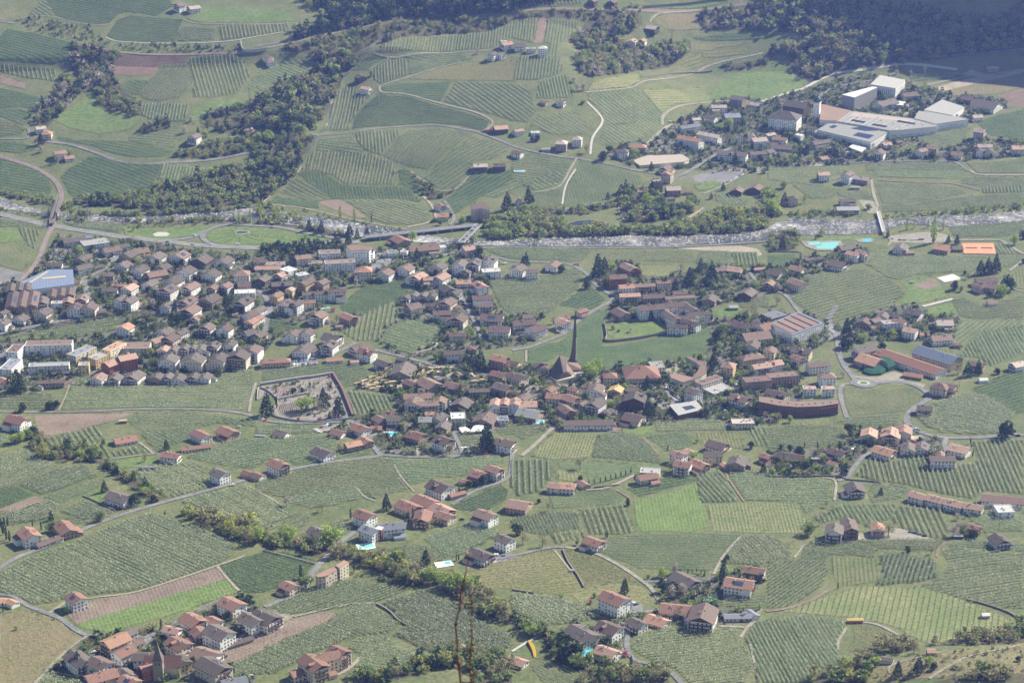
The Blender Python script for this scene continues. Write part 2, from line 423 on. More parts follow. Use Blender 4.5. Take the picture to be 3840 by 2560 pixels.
# ------------------------------------------------------------------ village floors, yards
FLOORS = [  # (tile, material, name, outline)
 (10, 'village_floor', 'village_ground', [(560,590),(1080,650),(1300,650),(1900,740),(2352,780),(2700,770),(3150,700),(3300,720),(3700,720),(4250,700),(4420,780),(4600,880),(4500,1000),(4480,1150),(4650,1350),(4900,1250),(5000,1330),(4850,1480),(4830,1600),(4500,1640),(4200,1650),(3900,1720),(3700,1750),(3450,1560),(3560,1370),(3300,1360),(3120,1240),(3400,1000),(3200,1010),(2950,1330),(2700,1400),(2500,1580),(2300,1850),(1900,1930),(1000,1950),(600,1980),(0,1980),(0,1560),(1000,1500),(1230,1330),(0,1520),(0,1050),(180,1020),(330,900),(470,720)]),
 (21, 'village_floor', 'village_ground', [(900,430),(1100,300),(1260,180),(1500,170),(1900,200),(2352,240),(2450,210),(2900,260),(3150,250),(3700,180),(4140,150),(4150,-20),(4400,-150),(4700,-50),(4960,0),(5000,350),(5040,640),(4700,760),(4350,800),(4250,700),(3400,790),(3000,790),(2700,830),(2352,760),(2150,840),(2130,1010),(1900,1050),(1450,1050),(1130,1020),(1030,880),(700,880),(700,780),(900,700),(1300,640),(1250,490)]),
 (12, 'village_floor', 'village_ground', [(700,960),(900,900),(1000,820),(1150,850),(1200,980),(1500,960),(1700,900),(1850,880),(2100,840),(2352,860),(2700,870),(2800,1000),(2700,1060),(2352,1130),(2060,1190),(1830,1260),(1850,1400),(2000,1350),(2400,1300),(2900,1340),(3050,1450),(2700,1700),(2200,1700),(1850,1480),(1640,1470),(1180,1340),(870,1400),(900,1270),(950,1180),(800,1060)]),
 (2, 'village_floor', 'village_ground', [(940,1360),(1100,1300),(1280,1290),(1500,1130),(1650,1050),(1820,950),(2000,880),(2300,920),(2480,870),(2800,800),(3000,730),(3300,690),(3640,750),(3760,820),(4000,840),(4560,930),(4540,1000),(4200,1110),(3900,1160),(3500,1220),(3480,1290),(4700,1280),(4700,1440),(4000,1490),(3200,1500),(2900,1540),(2350,1600),(1900,1560),(1640,1560),(1100,1520),(880,1440)]),
 (30, 'village_floor', 'village_ground', [(480,1450),(650,1260),(860,1130),(1100,1110),(1200,1070),(1500,1060),(1720,960),(2060,800),(2260,760),(2352,860),(2500,1060),(2260,1130),(2080,1290),(2100,1400),(2352,1480),(2352,1568),(740,1568),(760,1500)]),
 (23, 'village_floor', 'village_ground', [(0,1010),(330,990),(700,960),(760,880),(870,780),(1300,760),(1450,850),(1640,900),(1640,1030),(1460,1130),(1200,1040),(930,1010),(720,1240),(400,1240),(0,1240)]),
 (13, 'village_floor', 'village_ground', [(560,780),(900,690),(930,790),(780,870),(600,920),(340,960),(400,1060),(330,1110),(150,1130),(0,1100),(0,890),(160,880),(330,790)]),
 (13, 'village_floor', 'village_ground', [(690,1460),(820,1330),(1010,1290),(1240,1230),(1440,1260),(1470,1340),(1750,1330),(1760,1400),(1690,1568),(700,1568)]),
 (32, 'village_floor', 'village_ground', [(1380,640),(1470,560),(1700,580),(1850,590),(2230,480),(2330,560),(2230,740),(1930,760),(1930,870),(2240,870),(2230,980),(1900,1050),(1590,1000),(1260,1060),(1060,1190),(1040,1330),(760,1360),(560,1250),(480,1060),(780,1040),(960,980),(1380,900)]),
 (21, 'sandy', 'timber_yard', [(900,400),(1230,260),(1480,200),(1600,240),(1790,250),(1900,320),(1700,320),(1500,360),(1350,420),(1100,450)]),
 (21, 'plaza', 'cemetery_ground', [(20,530),(40,410),(430,350),(700,310),(780,440),(890,690),(600,730),(200,690),(150,640),(200,560),(120,480)]),
 (21, 'asphalt', 'hotel_yard', [(1290,600),(1400,620),(1500,660),(1460,690),(1320,690)]),
 (21, 'asphalt', 'car_park', [(330,180),(560,150),(570,220),(340,240)]),
 (21, 'gravel_road', 'car_park', [(530,800),(700,770),(860,730),(870,800),(560,845)]),
 (22, 'plaza', 'church_square', [(-40,430),(230,400),(420,400),(620,380),(800,330),(830,400),(640,420),(300,440),(250,500),(140,480),(-20,500)]),
 (22, 'plaza', 'car_park', [(1250,460),(1350,365),(1470,390),(1580,440),(1640,530),(1480,610),(1330,620)]),
 (22, 'asphalt', 'forecourt', [(1720,560),(1980,500),(2040,430),(2100,430),(2000,560),(1900,610),(1760,630)]),
 (22, 'sandy', 'amphitheatre_floor', [(1410,260),(1560,170),(1640,170),(1690,250),(1640,330),(1480,300)]),
 (23, 'gravel_road', 'farm_yard', [(760,310),(1000,330),(1150,275),(1240,300),(1250,360),(1450,390),(1430,420),(1250,395),(960,375)]),
 (20, 'asphalt', 'estate_ground', [(-40,60),(220,80),(1000,60),(1230,300),(640,290),(640,330),(240,330),(0,310)]),
 (20, 'meadow_grass', 'lawn', [(300,190),(330,130),(640,140),(620,165),(450,175)]),
 (10, 'asphalt', 'works_yard', [(520,730),(560,590),(700,600),(1100,700),(1080,790),(960,840),(900,870),(600,830),(400,870),(440,790)]),
 (10, 'asphalt', 'goods_yard', [(0,890),(230,940),(110,1040),(0,1060)]),
 (11, 'asphalt', 'forecourt', [(1060,720),(1180,760),(1330,770),(1450,820),(1260,870),(1090,900),(900,930),(660,980),(670,950),(900,890),(1100,830)]),
 (12, 'asphalt', 'car_park', [(1450,90),(1560,60),(1900,0),(2200,-30),(2100,40),(1960,120),(1750,130),(1640,60)]),
 (2, 'gravel_road', 'car_park', [(1960,1560),(2352,1530),(2700,1480),(2900,1370),(3100,1380),(3140,1440),(2900,1530),(2352,1600)]),
 (3, 'gravel_road', 'brewery_yard', [(1090,1035),(1260,960),(1400,930),(1560,950),(1370,1080)]),
 (3, 'asphalt', 'loading_yard', [(480,1420),(560,1350),(950,1310),(1000,1340),(900,1400),(800,1460),(640,1500)]),
 (3, 'sandy', 'gravel_ground', [(1560,800),(1760,740),(2000,700),(2352,640),(2352,660),(2000,745),(1650,830),(1580,860)]),
 (3, 'sandy', 'gravel_ground', [(1780,680),(1860,640),(2010,680),(2090,690),(1990,715),(1830,700)]),
 (3, 'scrub_soil', 'bare_field', [(2110,880),(2352,810),(2352,990),(2200,960)]),
 (12, 'sandy', 'building_site', [(1500,715),(1830,690),(2100,690),(2260,720),(2300,770),(2260,790),(2240,750),(1900,740)]),
 (13, 'gravel_road', 'car_park', [(1110,600),(1250,580),(1500,560),(1650,590),(1720,640),(1500,665),(1130,655)]),
 (13, 'gravel_road', 'farm_yard', [(830,270),(960,280),(1020,320),(1000,390),(920,390)]),
 (13, 'asphalt', 'school_car_park', [(400,1540),(520,1420),(680,1430),(700,1470),(600,1568),(400,1568)]),
 (13, 'asphalt', 'forecourt', [(340,850),(480,810),(560,800),(540,880),(380,890)]),
 (31, 'gravel_road', 'forecourt', [(130,1040),(170,890),(360,940),(300,985)]),
 (33, 'gravel_road', 'farm_yard', [(1130,140),(1230,150),(1400,210),(1540,245),(1100,255),(820,250),(700,240),(830,190),(1090,200)]),
 (32, 'asphalt', 'car_park', [(1070,850),(1190,830),(1210,910),(1070,910)]),
 (31, 'asphalt', 'car_park', [(2190,400),(2352,380),(2470,430),(2352,450),(2200,480)]),
 (2, 'gravel_road', 'forecourt', [(1240,1310),(1290,1300),(1400,1390),(1240,1400)]),
 (33, 'dry_grass', 'hill_slope', [(700,1580),(900,1400),(1150,1370),(1400,1310),(1650,1270),(2000,1240),(2352,1190),(2420,1200),(2420,1580)]),
 (2, 'dark_grass', 'flat_green_lot', [(1110,1480),(1230,1430),(1560,1420),(1640,1465),(1590,1490),(1180,1525)]),
]
for k, (tile, m, nm, pts) in enumerate(FLOORS):
    drape(nm, GP(tile, pts), 0.03+0.002*k, m, kind='structure')

# ------------------------------------------------------------------ fields: style, row spacing, row direction in the picture, outline
FIELDS = [
 (30,'A',3.4,(700,320),[(0,545),(270,420),(640,300),(1000,140),(1220,55),(1420,0),(1560,60),(1900,180),(2140,300),(2130,400),(2050,455),(1700,590),(1290,715),(1000,745),(800,760),(640,790),(480,830),(330,850),(200,790),(0,735)]),
 (30,'B',3.2,(60,130),[(620,940),(880,800),(1280,735),(2000,510),(2070,610),(1900,690),(870,970),(700,1030)]),
 (30,'G',3.2,(60,130),[(700,1030),(870,970),(2070,610),(2190,730),(1700,900),(1000,1100),(780,1070)]),
 (30,'D',2.6,(300,90),[(2010,490),(2200,430),(2352,385),(2452,355),(2872,490),(2792,590),(2600,680),(2412,735),(2300,740),(2200,700),(2100,600)]),
 (30,'Z',3.0,(300,-40),[(0,960),(230,890),(480,975),(560,1000),(640,1090),(760,1160),(640,1250),(480,1390),(400,1480),(310,1575),(-20,1575)]),
 (30,'A',3.4,(200,40),[(330,1575),(480,1460),(700,1500),(760,1575)]),
 (30,'V',3.0,(300,-120),[(1200,1080),(1700,900),(2040,790),(2060,820),(1720,960),(1480,1070),(1230,1110)]),
 (30,'A',3.2,(300,-50),[(0,-20),(430,-10),(470,60),(300,100),(100,120),(0,110)]),
 (30,'A',3.2,(400,-60),[(570,70),(700,10),(860,-20),(1080,-20),(950,60),(860,90),(720,110)]),
 (31,'A',3.2,(350,-120),[(150,870),(450,720),(620,690),(860,610),(1000,650),(1300,690),(1450,700),(1350,750),(1060,830),(900,860),(640,900),(330,930),(220,930)]),
 (31,'B',3.4,(150,60),[(0,1130),(150,1050),(360,975),(600,915),(760,930),(640,1010),(300,1150),(0,1290),(-300,1420),(-290,1280)]),
 (31,'A',3.2,(150,60),[(-200,1400),(0,1290),(300,1150),(640,1010),(760,930),(900,850),(1090,840),(1130,900),(1240,960),(1330,1030),(1230,1110),(900,1140),(680,1240),(540,1290),(350,1400),(230,1440),(180,1480),(0,1490),(-200,1500)]),
 (31,'A',3.2,(400,60),[(900,1160),(1240,1115),(1240,1160),(1320,1240),(1600,1290),(1560,1340),(1430,1390),(1100,1440),(860,1500),(780,1530),(960,1390),(950,1300),(850,1240)]),
 (31,'W',4.2,(600,290),[(1180,830),(1530,710),(1700,800),(2000,960),(2352,1140),(2352,1240),(2100,1300),(1800,1265),(1640,1285),(1500,1250),(1290,1110),(1390,1040),(1300,960)]),
 (31,'A',3.2,(300,-90),[(1090,370),(1400,300),(1700,330),(1730,440),(1420,470),(1200,400)]),
 (31,'A',3.2,(300,-110),[(1540,240),(1800,150),(2100,90),(2240,190),(2100,280),(1900,390),(1750,430),(1640,330)]),
 (31,'D',2.6,(300,80),[(170,365),(250,360),(560,440),(540,470)]),
 (31,'A',3.2,(400,-140),[(0,150),(150,80),(400,10),(520,50),(480,110),(330,200),(200,150)]),
 (31,'A',3.2,(200,-60),[(640,150),(760,70),(900,150),(760,240)]),
 (32,'T',3.4,(400,-40),[(-520,580),(-200,480),(0,430),(200,365),(380,350),(460,450),(540,540),(620,660),(640,720),(560,760),(300,745),(0,700),(-250,690)]),
 (32,'T',3.2,(300,60),[(480,350),(700,390),(900,480),(1100,580),(1160,640),(900,640),(720,655),(680,690),(560,530)]),
 (32,'V',3.0,(300,-20),[(550,760),(720,690),(900,655),(1200,680),(1270,790),(1250,830),(1100,840),(1080,770),(900,720),(800,760),(640,830)]),
 (32,'W',4.2,(500,250),[(0,745),(330,775),(480,790),(640,850),(840,930),(820,970),(560,1020),(310,1040),(200,1000),(0,910)]),
 (32,'H',3.0,(600,20),[(800,360),(900,230),(1200,205),(1700,185),(2100,210),(2000,330),(1860,530),(1540,535),(1180,515),(1000,440)]),
 (22,'P',5.0,(70,190),[(610,1540),(1040,1500),(1070,1575),(1140,1750),(1000,1770),(720,1770),(660,1690),(630,1580)]),
 (32,'P',5.0,(40,80),[(350,205),(650,170),(690,240),(420,285)]),
 (32,'A',3.2,(30,60),[(0,60),(300,0),(610,0),(630,150),(450,180),(300,215),(0,150)]),
 (22,'G',3.2,(20,100),[(1120,1460),(1400,1400),(1700,1300),(1740,1480),(1790,1568),(1800,1705),(1640,1750),(1450,1740),(1200,1750),(1140,1660)]),
 (22,'V',3.2,(40,160),[(1780,1490),(2352,1485),(2600,1470),(2650,1600),(2752,1660),(2700,1755),(2352,1760),(1860,1745),(1810,1560)]),
 (32,'A',3.2,(200,200),[(2110,215),(2352,210),(2540,290),(2560,440),(2352,440),(2340,570),(2250,490),(2110,480),(1950,470),(2010,330)]),
 (32,'A',3.2,(300,-20),[(1940,790),(2100,745),(2352,745),(2352,880),(2250,880),(1930,860)]),
 (32,'A',3.3,(300,-40),[(1150,1150),(1500,1010),(1900,1050),(2100,1075),(2100,1170),(2200,1300),(2230,1450),(2150,1575),(1640,1575),(1500,1430),(1300,1360),(1180,1310),(1080,1230)]),
 (32,'A',3.3,(100,160),[(2130,1170),(2240,1010),(2352,980),(2752,950),(3050,990),(3070,1060),(2990,1180),(3000,1290),(3100,1360),(2950,1420),(2770,1500),(2650,1575),(2250,1575),(2240,1400),(2200,1220)]),
 (32,'H',3.2,(400,200),[(150,1380),(300,1320),(420,1400),(740,1500),(700,1575),(300,1575),(200,1450)]),
 (33,'A',3.2,(500,90),[(330,310),(420,255),(700,255),(1000,330),(980,415),(600,385),(520,430),(300,430)]),
 (33,'V',3.6,(20,220),[(590,415),(1000,425),(1050,620),(900,650),(640,690),(600,560)]),
 (33,'W',3.8,(-80,220),[(1030,395),(1200,370),(1540,445),(1565,600),(1390,640),(1000,670),(1070,560)]),
 (33,'A',3.4,(500,20),[(800,255),(1640,260),(1600,330),(1430,365),(1050,335)]),
 (33,'V',4.6,(-90,400),[(130,910),(560,765),(880,675),(1200,695),(1450,695),(1820,815),(2250,990),(2300,1050),(1900,1130),(1600,1190),(1450,1200),(1200,1060),(1000,1000),(870,1000),(720,960)]),
 (33,'V',3.2,(300,150),[(770,1035),(950,1040),(1130,1100),(1290,1195),(1200,1250),(960,1290),(850,1330),(730,1260),(800,1120)]),
 (33,'A',3.3,(150,-100),[(0,440),(540,430),(560,560),(480,700),(360,790),(150,870),(0,880)]),
 (33,'A',3.3,(400,-60),[(1590,335),(2352,375),(2352,880),(2150,880),(1800,800),(1400,675),(1600,610),(1660,470)]),
 (33,'A',3.3,(300,20),[(1640,290),(1900,255),(2352,285),(2352,360),(1700,335)]),
 (33,'A',3.3,(200,60),[(1690,-60),(2352,-40),(2352,170),(2240,170),(2000,190),(1850,60),(1720,60)]),
 (23,'P',5.2,(110,250),[(1200,1500),(1620,1560),(1650,1650),(1670,1800),(1550,1815),(1200,1700),(1160,1620)]),
 (23,'P',4.4,(80,130),[(520,1575),(700,1500),(1190,1490),(1150,1600),(950,1720),(830,1655),(700,1620),(500,1670),(420,1610)]),
 (33,'Z',3.4,(300,-120),[(1540,1420),(1800,1300),(2352,1230),(2352,1450),(1900,1490),(1600,1510)]),
 (33,'Z',3.4,(200,-60),[(1130,1400),(1400,1340),(1600,1310),(1700,1295),(1500,1460),(1200,1500)]),
 (20,'A',3.5,(600,-4),[(570,630),(650,410),(900,400),(1400,405),(1950,385),(2060,300),(2200,265),(2335,270),(2335,420),(2280,620),(2230,650),(1900,610),(1300,605),(900,625)]),
 (20,'S',0,(1,0),[(310,680),(500,670),(900,665),(1250,660),(1000,740),(700,820),(420,875),(340,800)]),
 (20,'A',3.3,(500,-50),[(1170,730),(1300,640),(1700,640),(2080,685),(2000,720),(1600,790),(1300,830)]),
 (20,'A',3.3,(200,100),[(1300,840),(1600,800),(2080,700),(2352,730),(2352,780),(2250,775),(2000,750),(1850,790),(1740,900),(1640,940),(1520,960),(1450,1010),(1390,960),(1320,880)]),
 (20,'P',5.5,(180,260),[(430,890),(700,830),(920,780),(960,850),(900,930),(1020,1020),(1270,960),(1340,1020),(1020,1070),(850,1000),(600,960),(470,970)]),
 (20,'A',3.2,(400,-80),[(1720,1060),(1900,970),(2200,900),(2352,890),(2700,880),(2950,870),(3090,890),(3090,960),(3430,1000),(3410,1030),(2735,1140),(2670,1100),(2560,1150),(2450,1080),(2352,1160),(2100,1150),(1900,1110)]),
 (20,'P',4.4,(500,270),[(1220,1180),(1480,1140),(1760,1100),(1880,1170),(1910,1280),(1940,1330),(1700,1410),(1520,1440),(1380,1330)]),
 (20,'P',4.2,(500,250),[(1680,1470),(1900,1400),(2250,1320),(2352,1370),(2550,1500),(2652,1575),(2500,1720),(2350,1750),(2200,1700),(1900,1568)]),
 (20,'A',3.2,(200,-110),[(0,1040),(260,1000),(330,1060),(560,1150),(380,1230),(150,1305),(0,1340)]),
 (20,'A',3.2,(300,-120),[(160,1315),(560,1170),(780,1130),(900,1240),(640,1330),(390,1410)]),
 (20,'H',3.0,(300,-100),[(400,1425),(660,1335),(930,1260),(960,1310),(760,1400),(560,1480)]),
 (20,'D',2.8,(300,-100),[(0,1355),(150,1325),(310,1410),(0,1530)]),
 (20,'S',0,(1,0),[(0,1540),(330,1418),(420,1460),(80,1575),(0,1575)]),
 (20,'A',3.2,(200,-80),[(100,1568),(430,1462),(560,1510),(480,1620),(300,1660),(0,1670)]),
 (20,'A',3.2,(200,80),[(540,1560),(760,1460),(900,1500),(1060,1568),(900,1600),(760,1640)]),
 (20,'W',4.0,(200,20),[(640,400),(680,300),(830,290),(850,380),(700,400)]),
 (20,'A',3.4,(300,0),[(0,480),(440,470),(500,520),(440,620),(150,630),(0,620)]),
 (20,'A',3.4,(300,0),[(0,850),(80,860),(90,950),(0,970)]),
 (20,'M',0,(1,0),[(790,1410),(930,1340),(980,1400),(900,1480)]),
 (20,'M',0,(1,0),[(1030,1090),(1400,1050),(1440,1130),(1280,1150),(1100,1160)]),
 (21,'A',3.2,(300,-40),[(60,270),(400,220),(830,195),(1000,240),(1090,310),(1020,370),(830,420),(790,400),(740,310),(700,280),(430,320),(60,380)]),
 (21,'P',4.6,(95,210),[(820,460),(1240,500),(1260,640),(1200,650),(900,690)]),
 (21,'A',3.2,(300,20),[(0,780),(250,755),(500,780),(520,840),(300,850),(0,850)]),
 (21,'A',3.2,(150,20),[(0,1290),(300,1200),(700,1120),(1150,1070),(1280,1140),(1330,1260),(1420,1370),(1300,1385),(1100,1445),(1000,1400),(920,1345),(600,1380),(250,1430),(0,1370)]),
 (21,'A',3.2,(150,-20),[(250,1440),(600,1390),(920,1350),(1000,1430),(700,1510),(500,1530),(330,1490)]),
 (21,'A',3.2,(300,20),[(1180,1080),(1600,1085),(2240,1050),(2270,1110),(2100,1170),(1900,1240),(1660,1250),(1420,1320),(1320,1220),(1290,1130)]),
 (21,'D',2.8,(300,-130),[(1800,1540),(1850,1490),(2100,1370),(2250,1310),(2320,1380),(2300,1450),(2100,1560)]),
 (11,'A',3.2,(200,60),[(1150,1560),(1200,1450),(1350,1380),(1500,1370),(1750,1440),(1640,1530),(1640,1600),(1400,1675),(1250,1620)]),
 (21,'A',3.2,(200,-20),[(1850,860),(2090,840),(2080,960),(1890,980)]),
 (22,'A',3.2,(200,-20),[(-160,800),(0,770),(280,770),(250,840),(100,900),(0,850),(-100,860)]),
 (22,'V',3.0,(-40,110),[(170,1050),(390,830),(780,845),(760,960),(700,1060),(380,1085)]),
 (22,'B',3.2,(-30,60),[(410,803),(1000,792),(1000,830),(390,828)]),
 (22,'A',3.2,(100,60),[(740,1060),(800,850),(1000,840),(1180,875),(1260,960),(1370,1080),(1350,1120),(1000,1085)]),
 (22,'A',3.2,(400,-60),[(1230,875),(1600,820),(1700,950),(1450,1015)]),
 (22,'A',3.2,(600,-10),[(1300,735),(1900,705),(1990,820),(1650,815),(1340,830)]),
 (22,'M',0,(1,0),[(1000,830),(1280,770),(1310,830),(1180,870)]),
 (22,'V',3.4,(30,100),[(1690,845),(2080,835),(2140,930),(2130,980),(1960,970),(1740,930)]),
 (22,'P',4.6,(80,160),[(2140,790),(2352,785),(2352,960),(2230,960)]),
 (22,'P',5.6,(14,330),[(0,1090),(320,1085),(390,1180),(340,1280),(260,1380),(50,1420),(0,1330)]),
 (22,'H',3.2,(600,40),[(420,1090),(900,1105),(1400,1150),(1380,1180),(1180,1200),(1000,1250),(720,1310),(690,1210),(440,1160)]),
 (22,'V',3.6,(20,100),[(400,1175),(660,1215),(590,1290),(420,1260)]),
 (22,'D',2.8,(400,-80),[(1060,1350),(1300,1260),(1660,1235),(1680,1280),(1400,1360),(1180,1430)]),
 (22,'P',4.6,(240,260),[(1690,1220),(1930,1180),(1960,1240),(2080,1470),(1740,1480)]),
 (22,'A',3.2,(600,10),[(1990,1190),(2352,1180),(2500,1255),(2850,1260),(2930,1300),(2920,1470),(2700,1575),(2640,1480),(2352,1465),(2150,1460),(2000,1240)]),
 (22,'H',3.2,(400,-30),[(340,1400),(940,1360),(1030,1450),(960,1490),(600,1530),(380,1530)]),
 (22,'X',3.0,(600,-40),[(150,220),(150,90),(330,20),(480,0),(560,-148),(720,-258),(890,-300),(870,-180),(830,-50),(830,50),(1200,0),(1600,-100),(1830,-120),(1810,50),(1760,140),(1400,165),(850,245),(640,220),(540,140),(430,120),(330,180)]),
 (23,'H',3.2,(200,4),[(690,425),(800,425),(950,445),(1100,450),(1300,425),(1400,490),(1390,560),(1260,640),(960,665),(760,685),(720,600)]),
 (23,'A',3.2,(300,-20),[(760,700),(1240,660),(1200,720),(1230,790),(860,790),(730,760),(600,760),(640,740)]),
 (23,'A',3.2,(300,40),[(-40,800),(100,800),(190,770),(600,775),(720,830),(730,880),(780,920),(700,950),(330,980),(0,985),(-60,900)]),
 (23,'W',3.8,(300,60),[(1360,690),(1520,560),(1900,475),(2060,530),(2290,680),(2240,720),(2110,840),(1900,855),(1600,835),(1450,775)]),
 (23,'D',3.6,(400,-130),[(1880,445),(2100,335),(2352,250),(2352,660),(2290,665),(2080,535)]),
 (23,'P',4.4,(120,220),[(1620,130),(1790,110),(1850,20),(2000,-100),(2352,-130),(2352,110),(2050,230),(1960,150)]),
 (23,'P',4.6,(100,300),[(800,1230),(920,1080),(1060,1110),(1440,1060),(1480,1145),(1700,1140),(1930,1120),(1880,920),(2352,905),(2352,1400),(2000,1370),(1880,1440),(1620,1400),(1260,1310),(1000,1280)]),
 (23,'A',3.2,(200,40),[(920,1400),(960,1310),(1250,1320),(1300,1370),(1230,1440),(960,1480)]),
 (10,'D',3.2,(400,150),[(560,60),(640,-20),(830,-130),(1200,-80),(1490,-60),(1450,40),(1390,150),(1340,200),(1150,240),(960,260),(720,268),(640,220)]),
 (10,'P',4.6,(-30,110),[(1440,110),(1510,-60),(1980,-10),(1860,40),(1700,90)]),
 (10,'D',3.2,(400,60),[(0,-110),(350,0),(450,90),(470,200),(440,245),(200,225),(0,170)]),
 (10,'W',3.8,(300,30),[(570,470),(900,485),(1130,492),(1110,575),(900,555),(640,508)]),
 (10,'A',3.2,(300,40),[(0,445),(180,470),(420,520),(390,540),(160,515),(0,522)]),
 (10,'P',4.6,(40,150),[(160,522),(380,545),(320,715),(240,680),(210,600)]),
 (10,'M',0,(1,0),[(0,530),(160,530),(220,640),(0,665)]),
 (10,'H',3.2,(300,-20),[(0,680),(240,660),(300,740),(270,830),(200,925),(0,870)]),
 (10,'A',3.6,(600,-110),[(0,1535),(600,1425),(1220,1325),(1180,1390),(1040,1420),(960,1500),(680,1530),(240,1510),(0,1568)]),
 (10,'M',0,(1,0),[(1130,525),(1500,540),(1850,520),(1960,500),(1800,590),(1500,635),(1300,620),(1150,590)]),
 (10,'M',0,(1,0),[(1900,600),(1960,555),(2080,525),(2352,520),(2500,540),(2780,590),(3060,640),(2800,660),(2400,675),(2050,680),(1930,650)]),
 (11,'D',3.2,(400,60),[(770,1240),(880,1140),(1000,1060),(1250,1020),(1400,1000),(1430,1070),(1340,1170),(1100,1290),(930,1330),(790,1280)]),
 (11,'P',5.4,(-50,260),[(920,1350),(1010,1310),(1260,1200),(1330,1320),(1330,1370),(1190,1440),(1130,1550),(930,1568),(760,1460),(900,1430)]),
 (11,'D',3.0,(200,40),[(90,1440),(110,1340),(250,1370),(420,1450),(260,1480),(90,1490)]),
 (11,'A',3.4,(500,170),[(830,285),(1100,262),(1400,285),(1530,345),(1620,420),(1560,465),(1430,500),(1200,485),(1080,450),(960,370)]),
 (11,'S',0,(1,0),[(570,290),(740,265),(840,300),(960,380),(1020,440),(900,430),(640,330)]),
 (11,'A',3.4,(300,170),[(230,200),(310,110),(400,60),(540,120),(700,260),(540,285),(400,260)]),
 (11,'D',3.0,(20,100),[(390,30),(440,0),(620,20),(800,135),(1000,145),(1320,145),(1430,200),(1530,270),(1500,290),(1300,260),(900,260),(720,262),(560,150)]),
 (1,'P',4.8,(-40,180),[(420,1560),(530,1390),(900,1410),(1080,1425),(1260,1490),(1280,1568),(1280,1695),(830,1695),(700,1610),(560,1570)]),
 (11,'D',3.0,(100,40),[(120,290),(180,235),(400,275),(570,292),(580,350),(420,330)]),
 (11,'D',3.2,(200,-120),[(1720,275),(1850,180),(1960,60),(2000,0),(2352,0),(2352,80),(2200,180),(2050,250),(1960,310),(1830,405),(1800,395)]),
 (1,'A',3.2,(120,-80),[(1600,1600),(1640,1545),(2000,1255),(2330,1350),(2290,1420),(2150,1470),(2000,1480),(1960,1568),(1860,1715),(1690,1745),(1540,1630)]),
 (11,'D',3.4,(100,40),[(1310,0),(1400,0),(1540,150),(1500,220),(1330,120)]),
 (11,'A',3.4,(300,10),[(2080,712),(2352,705),(3050,720),(3070,760),(2990,845),(2800,835),(2352,815),(2220,775)]),
 (11,'A',3.4,(300,-20),[(2130,1000),(2352,995),(2750,960),(2950,885),(3010,960),(2970,1060),(2850,1160),(2770,1240),(2650,1340),(2352,1335),(2240,1240)]),
 (11,'M',0,(1,0),[(1610,830),(1800,780),(1830,820),(1700,860)]),
 (11,'P',4.4,(300,-120),[(2080,230),(2250,155),(2352,100),(2560,70),(2570,85),(2352,195),(2200,250)]),
 (12,'A',3.4,(600,0),[(770,732),(1670,742),(1680,840),(1150,825),(1000,835),(840,830),(750,815)]),
 (12,'A',3.4,(200,-10),[(1720,752),(1990,742),(2020,850),(1860,880),(1690,860)]),
 (12,'P',4.8,(20,110),[(2010,762),(2250,752),(2290,860),(2050,885),(2040,800)]),
 (12,'D',3.0,(400,-160),[(430,1240),(620,1105),(740,1075),(860,1180),(800,1235),(680,1290),(560,1250)]),
 (12,'V',3.2,(300,0),[(1170,872),(1490,872),(1510,920),(1450,972),(1200,968)]),
 (12,'H',3.2,(60,200),[(475,320),(510,150),(590,0),(640,-110),(800,-80),(1000,-10),(1190,70),(1190,120),(1100,150),(900,270),(550,335)]),
 (12,'A',3.2,(100,60),[(170,110),(230,60),(380,0),(520,0),(430,130),(200,195)]),
 (12,'H',3.2,(200,-40),[(100,330),(200,215),(450,165),(455,320),(200,370)]),
 (12,'P',4.4,(60,50),[(1860,220),(2050,240),(2170,290),(2160,315),(1950,315),(1880,270)]),
 (12,'M',0,(1,0),[(870,1440),(1180,1350),(1330,1370),(1450,1460),(1400,1500),(950,1555),(880,1500)]),
 (12,'A',3.4,(200,-10),[(2070,1190),(2352,1150),(2352,1250),(2110,1260)]),
 (12,'M',0,(1,0),[(1840,1290),(2100,1275),(2110,1340),(1900,1340)]),
 (12,'M',0,(1,0),[(1680,140),(1850,90),(1920,120),(1900,160),(1720,190)]),
 (13,'A',3.4,(300,40),[(210,110),(430,130),(640,180),(580,255),(400,260),(250,150)]),
 (13,'A',3.4,(300,-20),[(640,210),(900,175),(950,255),(820,265),(650,235)]),
 (13,'V',3.2,(300,-20),[(90,375),(400,312),(510,295),(500,350),(420,400),(100,410)]),
 (13,'A',3.3,(300,8),[(990,125),(1300,122),(1700,150),(1830,205),(1600,250),(1200,308),(1050,300)]),
 (13,'A',3.3,(300,8),[(970,0),(1800,0),(1750,75),(1300,65),(1000,55)]),
 (13,'A',3.3,(300,8),[(1790,65),(2352,62),(2352,150),(1960,150),(1780,118)]),
 (13,'P',4.6,(10,60),[(1970,160),(2352,140),(2352,198),(1980,208)]),
 (13,'A',3.3,(300,-20),[(1050,320),(1300,310),(1850,232),(2352,215),(2352,305),(1900,345),(1600,365),(1060,385)]),
 (13,'A',3.3,(300,-30),[(1660,520),(1800,502),(2352,465),(2352,560),(2200,605),(1780,615),(1700,588)]),
 (13,'A',3.3,(200,60),[(850,840),(1000,775),(1400,775),(2000,785),(2300,785),(2320,830),(2200,880),(1900,925),(1600,938),(1390,950),(1200,1000),(1100,980),(960,890)]),
 (13,'A',3.3,(500,-130),[(290,970),(600,930),(880,905),(1100,1000),(1260,1110),(1150,1235),(990,1295),(820,1375),(680,1395),(580,1405),(400,1310),(280,1230),(160,1140),(380,1050)]),
 (13,'M',0,(1,0),[(1230,1030),(1500,960),(1600,1060),(1640,1160),(1420,1215),(1220,1220),(1290,1100)]),
